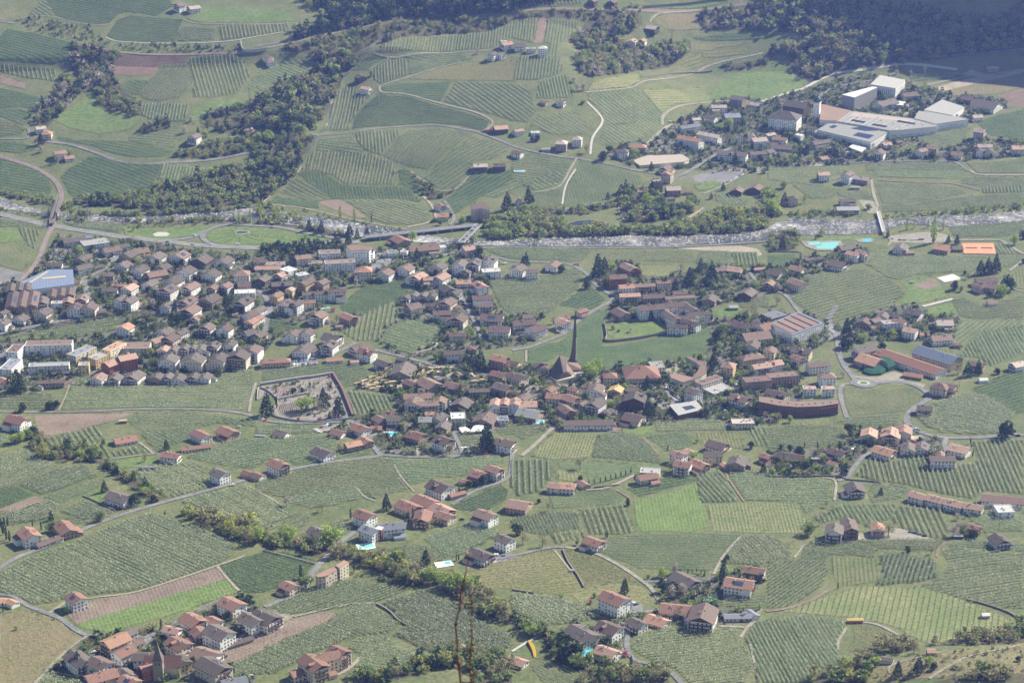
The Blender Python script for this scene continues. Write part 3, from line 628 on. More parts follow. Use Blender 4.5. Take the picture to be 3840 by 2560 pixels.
 (13,'S',0,(1,0),[(1330,1060),(1500,985),(1590,1050),(1480,1090)]),
 (13,'M',0,(1,0),[(1460,1265),(1690,1205),(1750,1320),(1480,1320)]),
 (13,'A',3.3,(300,-40),[(1690,1200),(1800,1165),(1950,1240),(2352,1155),(2352,1350),(1900,1360),(1770,1340)]),
 (13,'P',4.2,(200,-150),[(1710,1540),(1770,1385),(2100,1375),(2352,1365),(2352,1430),(2000,1470),(1850,1590),(1790,1660),(1700,1600)]),
 (13,'V',3.4,(10,100),[(2250,955),(2352,885),(2352,1090),(2240,1080)]),
 (13,'P',4.6,(60,80),[(2095,672),(2180,672),(2320,768),(2105,768)]),
 (13,'D',3.2,(300,-20),[(0,775),(240,775),(260,850),(150,880),(0,880)]),
 (13,'A',3.2,(100,0),[(920,705),(1100,692),(1090,740),(920,748)]),
 (13,'M',0,(1,0),[(300,640),(700,610),(1000,600),(980,640),(680,640),(310,650)]),
 (0,'D',3.2,(300,60),[(430,0),(900,-10),(1560,-10),(1590,60),(1440,150),(1180,110),(1090,130),(1010,210),(880,230),(640,190),(520,150)]),
 (0,'P',4.4,(110,70),[(260,140),(400,0),(430,0),(500,150)]),
 (0,'D',3.2,(300,30),[(980,330),(1080,185),(1200,150),(1670,185),(1610,375),(1400,390),(1080,375)]),
 (0,'W',5.0,(200,20),[(1640,300),(1690,240),(1980,265),(1970,370),(1630,378)]),
 (0,'P',4.4,(30,140),[(2000,245),(2352,235),(2550,225),(2670,212),(2650,290),(2352,330),(2050,372)]),
 (0,'M',0,(1,0),[(1720,180),(1900,70),(2352,60),(2690,130),(2690,195),(2352,215),(1850,215)]),
 (0,'P',5.0,(60,200),[(1750,540),(1900,512),(2150,505),(2255,580),(2305,710),(2170,865),(1950,900),(1770,895),(1790,780)]),
 (0,'A',3.6,(-200,200),[(1285,870),(1490,605),(1735,588),(1770,760),(1650,895),(1480,930),(1330,915)]),
 (0,'D',3.2,(100,40),[(1110,780),(1200,735),(1370,745),(1270,870),(1130,850)]),
 (0,'U',0,(1,0),[(1050,560),(1150,515),(1740,515),(1700,575),(1490,585),(1400,690),(1190,700),(1040,680)]),
 (0,'P',4.8,(-30,140),[(1295,960),(1500,952),(1735,962),(1715,1118),(1560,1115),(1380,1095),(1300,1055)]),
 (0,'D',4.0,(300,80),[(0,340),(60,270),(300,305),(650,390),(640,560),(480,595),(0,555)]),
 (0,'P',4.4,(20,100),[(0,590),(500,632),(525,680),(480,745),(230,715),(0,655)]),
 (0,'S',0,(1,0),[(0,690),(230,762),(230,820),(0,765)]),
 (0,'D',3.4,(300,60),[(0,815),(330,885),(425,925),(350,1008),(130,985),(0,1005)]),
 (0,'D',3.4,(200,80),[(0,1015),(120,1000),(330,1030),(220,1155),(0,1065)]),
 (0,'A',3.6,(300,30),[(0,1095),(240,1182),(180,1230),(0,1260)]),
 (0,'D',3.6,(400,80),[(530,1250),(700,1285),(1000,1295),(1200,1305),(1400,1352),(1590,1392),(1500,1438),(1250,1448),(1050,1418),(850,1340),(550,1290)]),
 (0,'A',3.8,(300,30),[(1190,1255),(1300,1235),(1600,1222),(1635,1290),(1615,1350),(1500,1368),(1380,1340),(1200,1298)]),
 (0,'M',0,(1,0),[(480,1100),(800,890),(900,800),(1000,1000),(1300,1090),(1160,1200),(900,1230),(650,1180)]),
 (0,'D',3.4,(300,40),[(0,1300),(220,1315),(330,1370),(200,1410),(0,1390)]),
 (0,'M',0,(1,0),[(1760,1000),(1900,940),(2290,905),(2240,960),(1900,1040),(1860,1120),(1740,1150)]),
 (1,'A',3.6,(300,120),[(-120,870),(-90,790),(0,700),(230,622),(230,560),(330,532),(470,535),(555,600),(540,648),(420,698),(250,768),(140,848),(90,865),(0,800)]),
 (1,'P',4.6,(-20,130),[(1110,478),(1300,365),(1700,335),(2100,305),(2352,215),(2482,175),(2590,170),(2545,395),(2352,350),(2180,440),(1880,465),(1300,485)]),
 (1,'D',3.6,(300,-170),[(895,650),(1010,533),(1180,513),(1215,550),(1030,645)]),
 (1,'P',4.6,(10,180),[(1060,645),(1250,553),(1388,556),(1398,690),(1160,775),(1095,740)]),
 (1,'A',4.0,(500,60),[(1265,540),(1380,515),(1860,495),(2000,540),(1850,578),(1640,638),(1412,690),(1402,560)]),
 (1,'V',4.0,(600,20),[(1380,725),(1650,652),(1900,582),(2140,562),(2400,562),(2380,742),(1800,738)]),
 (1,'D',2.8,(300,20),[(1145,810),(1300,775),(1800,755),(1700,930),(1560,905),(1330,858),(1210,858)]),
 (1,'A',3.6,(300,220),[(1725,935),(1835,755),(2352,775),(2482,790),(2550,950),(2580,1020),(2500,1125),(2352,1110),(2260,1080),(1950,995)]),
 (1,'P',4.8,(-60,300),[(625,1198),(735,900),(795,805),(920,805),(940,885),(1025,895),(975,980),(860,1130),(865,1190)]),
 (1,'D',4.0,(600,70),[(885,1185),(905,1090),(1005,965),(1080,905),(1150,860),(1220,885),(1400,890),(1700,980),(2000,1060),(2140,1115),(2115,1185),(2060,1195),(1850,1150),(1600,1130),(1200,1160)]),
 (1,'P',4.8,(20,200),[(915,1230),(1335,1195),(1300,1270),(1150,1425),(1000,1375),(935,1300)]),
 (1,'A',3.6,(-200,200),[(1170,1430),(1405,1205),(1640,1180),(1900,1208),(1990,1240),(1580,1555),(1440,1535),(1265,1480)]),
 (1,'P',4.4,(400,50),[(552,1380),(592,1275),(878,1248),(918,1310),(995,1395),(955,1415)]),
 (2,'S',0,(1,0),[(245,172),(328,176),(280,400),(195,400)]),
 (2,'P',4.8,(-40,250),[(335,178),(600,212),(580,300),(445,400),(425,530),(335,530),(345,400),(290,390)]),
 (2,'P',4.8,(-30,200),[(35,590),(85,522),(250,532),(440,542),(468,600),(440,678),(230,735),(5,735)]),
 (2,'P',4.8,(50,220),[(225,900),(255,755),(500,685),(575,860),(565,900),(330,908)]),
 (2,'A',3.6,(250,150),[(165,1150),(235,1055),(300,1080),(560,1015),(620,1055),(715,1160),(680,1235),(380,1238)]),
 (2,'A',3.8,(300,210),[(690,860),(1155,825),(1200,875),(1375,1060),(1380,1160),(1290,1255),(1100,1305),(840,1335),(805,1315),(850,1150),(825,1030),(710,920)]),
 (2,'T',4.2,(500,14),[(1195,832),(1700,805),(1880,925),(1500,955),(1390,1050)]),
 (2,'T',4.2,(500,-50),[(1190,725),(1400,695),(1600,525),(1715,505),(1790,600),(1650,675),(1200,738)]),
 (2,'T',4.2,(400,-40),[(1735,482),(2185,422),(2125,500),(1770,535)]),
 (2,'M',0,(1,0),[(1780,980),(1890,770),(2000,705),(2352,615),(2550,565),(2580,640),(2690,740),(2680,800),(2352,915),(1900,895)]),
 (2,'Y',0,(1,0),[(1285,200),(1400,122),(1705,122),(1725,268),(1450,278),(1325,220)]),
 (2,'V',4.0,(300,-20),[(695,838),(745,752),(980,705),(1165,675),(1175,750),(1075,806)]),
 (2,'A',3.4,(200,30),[(0,1470),(180,1405),(560,1475),(500,1568),(430,1680),(200,1690),(150,1720),(0,1650)]),
 (2,'P',4.4,(20,60),[(45,52),(330,2),(655,2),(635,40),(380,68),(130,68)]),
 (2,'V',4.0,(300,-10),[(1645,392),(2000,382),(2165,402),(1900,440),(1645,495)]),
 (2,'D',4.0,(300,-10),[(1655,342),(1950,312),(2345,302),(2348,350),(1700,368)]),
 (2,'M',0,(1,0),[(1225,58),(1400,22),(1900,2),(1985,12)]),
 (3,'Z',3.8,(20,80),[(1655,832),(2000,748),(2352,660),(2352,800),(2100,868),(1700,880)]),
 (3,'D',3.4,(300,-60),[(1910,1120),(2352,1005),(2352,1285),(2045,1245)]),
 (3,'A',3.4,(300,-70),[(1330,1280),(1800,1155),(1862,1180),(1775,1330),(1560,1385),(1440,1308)]),
 (3,'W',4.4,(100,-60),[(1140,1415),(1300,1295),(1435,1320),(1340,1398)]),
 (3,'A',3.4,(300,10),[(0,1535),(700,1522),(760,1575),(700,1640),(400,1700),(200,1680),(0,1650)]),
 (3,'A',3.4,(300,10),[(900,1505),(1700,1495),(1830,1568),(900,1568)]),
 (3,'H',3.4,(300,-10),[(1830,1505),(2352,1465),(2352,1590),(1930,1590)]),
 (3,'W',5.5,(200,-10),[(1300,690),(1760,672),(1780,700),(1480,750),(1310,740)]),
 (3,'M',0,(1,0),[(1300,562),(1520,572),(1500,610),(1330,600)]),
]
FSTY = {  # ground material, leaf material, leaves per metre, height, half width, leaf size, post spacing, wording
 'A': ('orchard_grass', 'leaf_bloom', 5.0, 2.7, 0.5, 0.85, 0, 'apple orchard of pale blossoming rows', 'orchard'),
 'W': ('orchard_grass', 'leaf_bloom', 6.5, 3.2, 0.8, 1.0, 0, 'orchard of broad whitish blossoming trees', 'orchard'),
 'D': ('dark_grass', 'leaf_orchard', 4.6, 2.4, 0.45, 0.8, 0, 'dark green orchard of fine close rows', 'orchard'),
 'P': ('orchard_grass', 'leaf_row', 6.0, 2.9, 0.5, 0.9, 0, 'orchard of wide-spaced distinct tree rows', 'orchard'),
 'V': ('olive_grass', 'leaf_vine', 2.4, 1.5, 0.2, 0.55, 7, 'yellowish green vineyard with thin bare rows', 'vineyard'),
 'T': ('olive_grass', 'leaf_vine', 3.0, 1.6, 0.25, 0.6, 5, 'brownish terraced vineyard with pale posts', 'vineyard'),
 'X': ('dark_grass', 'leaf_vine', 2.2, 1.3, 0.2, 0.5, 6, 'dull green vineyard with thin level rows', 'vineyard'),
 'B': ('soil', 'leaf_vine', 0.4, 1.5, 0.2, 0.5, 3.5, 'bare brown plot with young posts in rows', 'plot'),
 'G': ('bright_grass', 'leaf_bloom', 2.0, 1.6, 0.2, 0.5, 5, 'bright green plot with thin pale rows', 'vineyard'),
 'H': ('orchard_grass', 'leaf_bloom', 2.2, 1.5, 0.25, 0.6, 8, 'light green plot with faint young rows', 'plantation'),
 'Z': ('dry_grass', 'leaf_vine', 0.7, 1.4, 0.2, 0.5, 7, 'brownish straw coloured field with faint rows', 'field'),
 'M': ('meadow_grass', None, 0, 0, 0, 0, 0, 'open green meadow', 'meadow'),
 'S': ('soil', None, 0, 0, 0, 0, 0, 'bare ploughed brown field', 'field'),
 'U': ('scrub_soil', None, 0, 0, 0, 0, 0, 'purplish brown fallow slope', 'slope'),
 'Y': ('dry_grass', None, 0, 0, 0, 0, 0, 'dry straw coloured meadow', 'meadow'),
}
def row_lines(P, d, sp):
    n = np.array([-d[1], d[0]]); a = P@d; b = P@n; res = []
    k0 = math.ceil(b.min()/sp); k1 = math.floor(b.max()/sp); m = len(P)
    for k in range(k0, k1+1):
        o = k*sp+0.01; xs = []
        for i in range(m):
            b0, b1 = b[i], b[(i+1) % m]
            if (b0 > o) != (b1 > o):
                t = (o-b0)/(b1-b0); xs.append(a[i]+t*(a[(i+1) % m]-a[i]))
        xs.sort()
        for i in range(0, len(xs)-1, 2):
            if xs[i+1]-xs[i] > 2.5: res.append((d*(xs[i]+0.8)+n*o, d*(xs[i+1]-0.8)+n*o))
    return res
def leaf_tris(C, size, flat=0.0):
    """one randomly turned triangle at each point"""
    n = len(C); a = rng.normal(size=(n, 3)); a /= np.linalg.norm(a, axis=1)[:, None]
    b = rng.normal(size=(n, 3)); b -= (b*a).sum(1)[:, None]*a; b /= np.linalg.norm(b, axis=1)[:, None]
    c = np.cross(a, b); s = (size*rng.uniform(0.65, 1.3, n))[:, None] if np.isscalar(size) else (size*rng.uniform(0.65, 1.3, n))[:, None]
    V = np.stack([C+b*s*0.62, C-b*s*0.31+c*s*0.54, C-b*s*0.31-c*s*0.54], 1)
    return V.reshape(-1, 3)
def row_points(segs, per, half, hgt):
    out = []; vig = rng.uniform(0.75, 1.2, len(segs))
    for (p, q), g in zip(segs, vig):
        L = np.linalg.norm(q-p); n = max(int(L*per), 3)
        t = (np.arange(n)+rng.uniform(0, 1, n))/n
        # trees stand about a metre apart and differ in height
        tree = np.floor(t*L/1.3).astype(int); amp = 0.78+0.44*((tree*12.9898+p[0]*3.1) % 1.0)
        nv = np.array([-(q-p)[1], (q-p)[0]])/L
        xy = p+(q-p)*t[:, None]+nv*rng.normal(0, half*0.6, n)[:, None]
        z = rng.uniform(0.12, 1.0, n)**0.8*hgt*amp*g
        out.append(np.column_stack([xy, hz(xy[:, 0], xy[:, 1])+z]))
    return np.vstack(out)
def post_mesh(name, segs, gap, hgt):
    pts = []
    for p, q in segs:
        L = np.linalg.norm(q-p); n = max(int(L/gap), 1)
        t = np.linspace(0, 1, n+1)[:, None]; pts.append(p+(q-p)*t)
    pts = np.vstack(pts); pts = pts+rng.normal(0, 0.12, pts.shape); z = hz(pts[:, 0], pts[:, 1]); n = len(pts)
    r = 0.11
    quad = np.array([(-r, -r), (r, -r), (r, r), (-r, r)])
    base = np.concatenate([np.concatenate([pts[:, None, :]+quad[None], np.repeat(z[:, None, None], 4, 1)], 2),
                           np.concatenate([pts[:, None, :]+quad[None], np.repeat((z+hgt)[:, None, None], 4, 1)], 2)], 1).reshape(-1, 3)
    f = np.array([(0, 1, 5, 4), (1, 2, 6, 5), (2, 3, 7, 6), (3, 0, 4, 7), (4, 5, 6, 7)])
    F = (np.arange(n)[:, None, None]*8+f[None]).reshape(-1, 4)
    return mesh_np(name, base, F, ['post'])
def row_gap(P, d, sp):
    """widen the spacing of rows that run across the view, as planted on the flatter plots"""
    c = P.mean(0); dist = math.hypot(math.hypot(c[0], c[1]), CAM_H); s = FPX/dist/3.75; v = CAM_H/dist
    di = np.array([d[0], -d[1]*v]); di /= np.linalg.norm(di); n = np.array([-d[1]*s, -d[0]*s*v])
    return min(max(sp, 2.9/abs(di[0]*n[1]-di[1]*n[0])), 7.5)
NROWS = 0
FIELD_POLYS = []
for k, (tile, sty, sp, d, pts) in enumerate(FIELDS):
    gm, lm, per, hgt, half, size, post, words, cat = FSTY[sty]
    P = GP(tile, pts); FIELD_POLYS.append(P)
    nm = {'orchard': 'orchard', 'vineyard': 'vineyard', 'plot': 'planted_plot', 'plantation': 'planted_plot', 'meadow': 'meadow', 'field': 'bare_field', 'slope': 'fallow_slope'}[cat]
    o = drape(nm, P, 0.14+0.0012*k, gm)
    if o is None: continue
    thing(o, words, cat, 'fields of the valley floor and slopes', pos=tuple(P.mean(0)))
    if lm is None: continue
    cx = sum(p[0] for p in pts)/len(pts); cy = sum(p[1] for p in pts)/len(pts)
    dv = gdir(tile, cx, cy, d)
    segs = row_lines(P, dv, row_gap(P, dv, sp))
    if not segs: continue
    dist = float(P[:, 1].mean())
    lod = 1.15 if dist < 1750 else (1.0 if dist < 2300 else 0.85)
    if sty == 'P' and tile >= 20 and NROWS+len(segs) < 300:
        for s in segs:
            C = row_points([s], per*lod, half, hgt); V = leaf_tris(C, size)
            link('tree_row', mesh_np('tree_row', V, np.arange(len(V)).reshape(-1, 3), [lm]), o)
        NROWS += len(segs)
    else:
        C = row_points(segs, per*lod, half, hgt); V = leaf_tris(C, size)
        link('tree_rows' if sty in 'AWDP' else 'vine_rows', mesh_np('rows', V, np.arange(len(V)).reshape(-1, 3), [lm]), o, kind='stuff')
    if post: link('posts', post_mesh('posts', segs, post, 1.9), o, kind='stuff')
print('tree rows built singly', NROWS)

# ------------------------------------------------------------------ roads, tracks, railway, water
ROADS = [  # (tile, name, material, width, centre line)
 (30,'road','asphalt',6,[(-60,545),(150,420),(280,370),(560,260),(830,130),(1130,20),(1500,-90),(1800,-170),(2200,-280),(2352,-325),(2600,-380),(3050,-460),(3450,-510),(3490,-540)]),
 (21,'road','asphalt',5,[(1130,1040),(1450,1062),(1640,1060),(2000,1045),(2352,1030)]),
 (30,'road','asphalt',5,[(-30,755),(120,770),(240,850),(380,910),(560,980),(680,1070),(800,1130),(900,1120)]),
 (30,'road','asphalt',4.5,[(1200,1130),(1340,1150),(1440,1100),(1700,960),(2050,790)]),
 (30,'road','asphalt',5,[(1440,1100),(1330,1190),(1200,1330),(1080,1450),(1010,1575)]),
 (30,'road','asphalt',4,[(1770,1568),(1740,1430),(1800,1320),(2060,1260),(2260,1110)]),
 (30,'track','gravel_road',3,[(320,1575),(480,1400),(650,1240),(800,1140)]),
 (30,'track','sandy',2.6,[(700,820),(900,780),(1280,725),(2000,490),(2250,400)]),
 (30,'track','sandy',3,[(2000,500),(2100,620),(2220,745)]),
 (30,'track','gravel_road',4,[(450,930),(600,830)]),
 (31,'road','asphalt',6,[(80,870),(330,770),(440,700),(470,640),(520,560),(640,420),(800,260),(935,165),(1000,110)]),
 (31,'track','gravel_road',4,[(280,1568),(600,1540),(780,1480),(900,1400),(955,1330)]),
 (31,'track','gravel_road',3,[(350,960),(640,890),(900,840),(1090,835)]),
 (32,'track','gravel_road',4.5,[(490,322),(720,362),(960,475),(1200,635),(1290,715),(1350,810)]),
 (32,'road','asphalt',4,[(-200,440),(0,405),(330,328),(480,322)]),
 (32,'track','gravel_road',3,[(1850,575),(1930,420),(2030,300),(2110,220)]),
 (32,'road','asphalt',5,[(1220,640),(1350,630),(1470,615)]),
 (32,'road','asphalt',5,[(940,985),(1010,930),(1200,915),(1400,905)]),
 (32,'road','asphalt',4.5,[(1020,1010),(1060,1100),(1055,1220),(1090,1320),(1180,1375),(1380,1412),(1480,1490),(1560,1575)]),
 (32,'track','gravel_road',4,[(1900,1045),(2100,1055),(2160,1060),(2250,960),(2280,885)]),
 (32,'track','gravel_road',3,[(2160,1060),(2100,1150)]),
 (32,'track','gravel_road',2.5,[(2190,1210),(2240,1440)]),
 (32,'track','sandy',2.2,[(390,350),(470,450),(540,540)]),
 (32,'track','concrete',3,[(0,1280),(130,1200),(280,1120)]),
 (33,'track','soil',4,[(-20,912),(200,880),(420,800),(560,710)]),
 (33,'track','gravel_road',4,[(740,1018),(930,1016),(1100,1075),(1380,1212)]),
 (33,'track','gravel_road',3,[(720,1060),(650,1180),(640,1265)]),
 (33,'track','gravel_road',2,[(240,420),(340,290)]),
 (33,'track','soil',3,[(1550,410),(1570,330),(1640,270)]),
 (33,'track','gravel_road',3,[(1480,1530),(1650,1420),(1900,1310),(2300,1225)]),
 (33,'track','gravel_road',2.5,[(1120,1480),(1130,1410),(1400,1330),(1650,1270)]),
 (23,'road','asphalt',7,[(640,-330),(560,-200),(600,-100),(640,-20),(650,100),(700,220),(770,310),(810,370)]),
 (23,'road','asphalt',7,[(960,390),(1150,370),(1300,390),(1420,440),(1480,520),(1330,620),(1270,720),(1320,790),(1450,850),(1640,885),(1900,885),(2120,870),(2400,855)]),
 (23,'road','asphalt',5,[(790,390),(690,400),(660,480),(690,600),(725,705)]),
 (23,'road','asphalt',5,[(1640,890),(1620,950),(1650,1040)]),
 (23,'road','asphalt',5,[(940,1020),(850,1085),(715,1250),(640,1280)]),
 (23,'track','gravel_road',3,[(500,1252),(620,1285),(610,1460)]),
 (12,'road','asphalt',5.5,[(-300,770),(-130,800),(0,830),(240,842),(480,852),(600,892),(700,962),(760,1042),(860,1112),(930,1180),(780,1272),(620,1372),(470,1500),(330,1560),(150,1625),(0,1650)]),
 (22,'track','gravel_road',3,[(130,80),(130,190)]),
 (22,'track','gravel_road',5,[(375,795),(200,960),(90,1050)]),
 (21,'road','asphalt',4.5,[(2352,1030),(2350,1100),(2330,1230),(2250,1290),(2000,1380),(1800,1500)]),
 (22,'track','gravel_road',4,[(680,1365),(850,1350),(1000,1290),(1130,1225)]),
 (22,'track','soil',3,[(1200,880),(1280,965),(1350,1040)]),
 (22,'track','soil',3,[(960,1365),(1080,1440)]),
 (22,'track','soil',2.5,[(1960,1200),(2000,1280),(2130,1470)]),
 (21,'road','asphalt',5,[(860,735),(1100,830),(1040,890),(1080,970),(1130,1035)]),
 (20,'road','asphalt',5,[(-20,645),(500,648),(900,642),(1300,622),(1900,628),(2240,665),(2480,735),(2800,752),(3212,735)]),
 (21,'track','gravel_road',3.5,[(1480,960),(1490,1055)]),
 (21,'road','asphalt',4.5,[(1810,838),(1860,930),(1890,1010),(1880,1050)]),
 (21,'road','asphalt',4.5,[(1810,835),(2100,828),(2200,790)]),
 (21,'road','asphalt',6,[(20,260),(330,245),(560,145),(700,120),(830,60),(920,10)]),
 (21,'road','asphalt',6,[(1090,80),(1300,130),(1500,180),(1700,232),(1930,210),(2100,150)]),
 (21,'track','gravel_road',4,[(1400,112),(1600,72),(1680,20)]),
 (21,'track','gravel_road',2.5,[(1270,1130),(1330,1240),(1450,1380)]),
 (21,'track','gravel_road',2.5,[(930,1350),(1000,1430),(1100,1470)]),
 (21,'track','gravel_road',2.5,[(0,1378),(150,1450),(260,1540)]),
 (20,'track','gravel_road',3.5,[(2352,380),(2310,520),(2290,650)]),
 (20,'track','gravel_road',2,[(540,635),(600,510),(640,400)]),
 (20,'track','gravel_road',3.5,[(1280,930),(1350,980),(1410,1035)]),
 (20,'track','gravel_road',3,[(1000,1082),(1250,1050),(1450,1030)]),
 (20,'track','dry_grass',2,[(0,1345),(150,1305),(390,1222),(570,1140)]),
 (10,'road','asphalt',13,[(-30,395),(250,460),(480,510),(800,560),(1100,610),(1500,652),(1850,690),(2352,712),(2652,690),(3052,665),(3300,655)]),
 (10,'road','asphalt',8,[(1420,640),(1600,635),(1750,615),(1850,575),(1980,520),(2130,497),(2352,508),(2560,520),(2790,570),(3020,612),(3200,640)]),
 (10,'road','asphalt',8,[(1960,528),(1880,565),(1862,615),(1920,665),(2050,695)]),
 (10,'track','gravel_road',3.5,[(560,442),(1000,478),(1400,485),(1800,478),(2250,480)]),
 (0,'railway','ballast',8,[(-20,1435),(200,1500),(370,1568),(500,1658),(558,1758),(556,1835),(530,1950),(480,2080),(420,2208),(350,2388),(270,2498),(180,2590)]),
 (10,'road','asphalt',8,[(1090,760),(1000,880),(840,965),(775,1000),(800,1120),(850,1230),(1000,1290),(1150,1290)]),
 (10,'road','asphalt',7,[(-20,1505),(400,1412),(800,1342),(1050,1295),(1290,1290),(1500,1330)]),
 (10,'road','asphalt',5,[(830,970),(1050,900),(1300,830),(1600,850),(1850,890),(2080,900),(2352,960)]),
 (20,'road','asphalt',5,[(1940,290),(2100,250),(2352,230),(2450,240)]),
 (11,'road','asphalt',7,[(0,1100),(80,1150),(130,1280),(100,1370),(80,1480),(0,1560)]),
 (11,'road','asphalt',8,[(1040,720),(1130,765),(1220,840),(1100,895),(900,940)]),
 (11,'road','asphalt',6,[(1340,840),(1600,800),(1850,745),(1890,690)]),
 (11,'road','asphalt',5,[(1800,950),(1870,1080),(1900,1180),(1960,1300),(2040,1450),(2080,1568)]),
 (11,'track','sandy',5,[(1390,520),(1560,485),(1650,430),(1620,330),(1540,240)]),
 (11,'road','asphalt',5,[(1730,275),(1780,350),(1820,440),(1780,500)]),
 (11,'track','sandy',3,[(60,310),(420,345),(800,435),(1060,485),(1400,545)]),
 (11,'track','sandy',3,[(60,300),(180,180),(360,40),(420,-40)]),
 (11,'track','gravel_road',3,[(1420,10),(1540,100),(1690,185),(1840,165),(1950,60)]),
 (12,'road','asphalt',4,[(0,445),(400,382),(680,315),(870,280)]),
 (12,'track','concrete',3,[(462,310),(490,150),(585,-10)]),
 (12,'track','gravel_road',3.5,[(190,205),(430,150),(540,-20),(600,-120)]),
 (12,'track','sandy',5,[(1570,465),(1680,400),(1760,345)]),
 (12,'track','gravel_road',3,[(990,300),(985,380),(1050,480)]),
 (12,'road','asphalt',6,[(1440,90),(1640,0),(1850,-130),(2000,-200)]),
 (12,'track','gravel_road',4,[(1760,215),(1960,130),(2160,20)]),
 (12,'road','asphalt',4,[(-300,715),(0,706),(700,712),(1500,706),(2000,672),(2352,650)]),
 (13,'track','gravel_road',5,[(950,80),(970,220),(1010,330)]),
 (13,'track','gravel_road',4,[(1065,590),(1130,640),(1100,690)]),
 (13,'track','gravel_road',5,[(1700,640),(1900,640),(2120,640),(2200,680),(2352,770)]),
 (13,'track','gravel_road',4,[(2220,920),(2352,820)]),
 (13,'track','gravel_road',4,[(2240,1090),(2352,1110)]),
 (13,'road','asphalt',5,[(-200,900),(-60,1060),(150,1140),(260,1270),(300,1310)]),
 (13,'track','concrete',6,[(1420,1250),(1700,1180)]),
 (13,'track','gravel_road',5,[(1860,0),(1950,40),(2352,42)]),
 (13,'track','soil',4,[(1010,90),(1400,112),(1700,122),(1950,185)]),
 (0,'road','asphalt',6,[(430,1305),(650,1332),(900,1412),(1080,1482),(1300,1507),(1480,1502),(1950,1470),(2300,1400),(2440,1370),(2560,1310)]),
 (0,'road','asphalt',5,[(-20,1278),(250,1270),(260,1180)]),
 (0,'railway','ballast',5,[(-20,195),(120,215)]),
 (0,'railway','ballast',5,[(750,398),(1000,468),(1300,500),(1800,500),(2200,488),(2352,462),(2640,408),(3050,310),(3430,230),(3650,190)]),
 (0,'track','concrete',2.5,[(970,345),(1080,382),(1400,400),(2050,386),(2352,340),(2600,298)]),
 (0,'track','gravel_road',3,[(1680,180),(1850,222),(2352,228),(2700,215)]),
 (0,'track','gravel_road',2.5,[(0,180),(130,185),(300,150),(500,158),(640,200),(900,235),(1020,225)]),
 (1,'road','asphalt',5,[(520,1242),(900,1216),(1250,1172),(1640,1152),(1900,1192),(2050,1222),(2352,1340),(2532,1390),(2782,1440),(2952,1460),(3200,1500),(3450,1560),(3700,1600)]),
 (1,'track','gravel_road',3.5,[(1080,492),(1230,530),(1380,512),(1850,482),(2150,466)]),
 (1,'track','gravel_road',3,[(1230,530),(1120,590),(1040,645)]),
 (1,'track','gravel_road',3,[(1140,790),(1400,712),(1640,635),(1890,572)]),
 (1,'road','gravel_road',4,[(1140,790),(1160,850),(1400,872),(1700,955),(2000,1030),(2150,1100),(2170,1150),(2080,1210)]),
 (1,'road','asphalt',5,[(0,430),(300,370),(500,262),(620,200),(800,100)]),
 (2,'road','gravel_road',5,[(1240,1325),(1400,1182),(1480,1150)]),
 (2,'road','gravel_road',5,[(1385,1150),(1390,1070),(1500,990),(1700,952),(1910,932),(2010,930)]),
 (2,'track','gravel_road',4,[(680,852),(1080,812),(1250,742),(1620,692),(1850,592),(2310,488)]),
 (2,'track','concrete',4,[(720,1420),(740,1270),(830,1130),(800,1050),(690,940)]),
 (2,'railway','ballast',6,[(0,120),(600,88),(1200,102),(1600,102),(2000,60),(2352,25)]),
 (2,'track','gravel_road',4,[(1270,210),(1300,160),(1400,120),(1700,100)]),
 (3,'road','concrete',7,[(-60,935),(270,832),(340,810),(560,702),(900,640),(1300,592),(1740,642)]),
 (3,'road','asphalt',5,[(470,900),(620,802),(950,742)]),
 (3,'road','gravel_road',6,[(1460,785),(1750,722),(2000,690),(2352,642)]),
 (3,'track','asphalt',4,[(1080,605),(1600,520),(2352,452)]),
 (3,'road','asphalt',4,[(780,1500),(1150,1482),(1560,1480),(1720,1492),(1840,1575)]),
]
def band(name, P, w, off, m, kind='structure'):
    q, _ = strip(P, w)
    d = np.gradient(q, axis=0); d /= np.maximum(np.linalg.norm(d, axis=1), 1e-6)[:, None]
    nr = np.column_stack([-d[:, 1], d[:, 0]])*w/2
    V = []; F = []
    for k in range(len(q)-1):
        quad = np.array([q[k]+nr[k], q[k]-nr[k], q[k+1]-nr[k+1], q[k+1]+nr[k+1]])
        v, f = drape_faces(quad, off)
        if v is None: continue
        b = len(V); V.extend(v.tolist()); F.extend([tuple(b+i for i in t) for t in f])
    me = bpy.data.meshes.new(name); me.from_pydata(V, [], F); me.materials.append(MATS[m]); me.update()
    return link(name, me, kind=kind)
ROAD_LINES = []
for k, (tile, nm, m, w_, pts) in enumerate(ROADS):
    w_ *= 0.82 if nm == 'track' else 0.9; P = GP(tile, pts); ROAD_LINES.append((P, w_))
    band(nm, P, w_, 0.50+0.0015*k, m)
# painted edge and centre lines on the main road, rails on the railway
def offset_line(P, o):
    q, _ = strip(P, 1); d = np.gradient(q, axis=0); d /= np.maximum(np.linalg.norm(d, axis=1), 1e-6)[:, None]
    return q+np.column_stack([-d[:, 1], d[:, 0]])*o
for i, (tile, nm, m, w_, pts) in enumerate(ROADS):
    if w_ >= 13:
        for o in (-w_/2+0.5, 0, w_/2-0.5): band('road_marking', offset_line(ROAD_LINES[i][0], o), 0.28, 0.72, 'paint_white')
    if nm == 'railway' and w_ == 8:
        for o in (-0.75, 0.75): band('rail', offset_line(ROAD_LINES[i][0], o), 0.22, 0.76, 'metal')
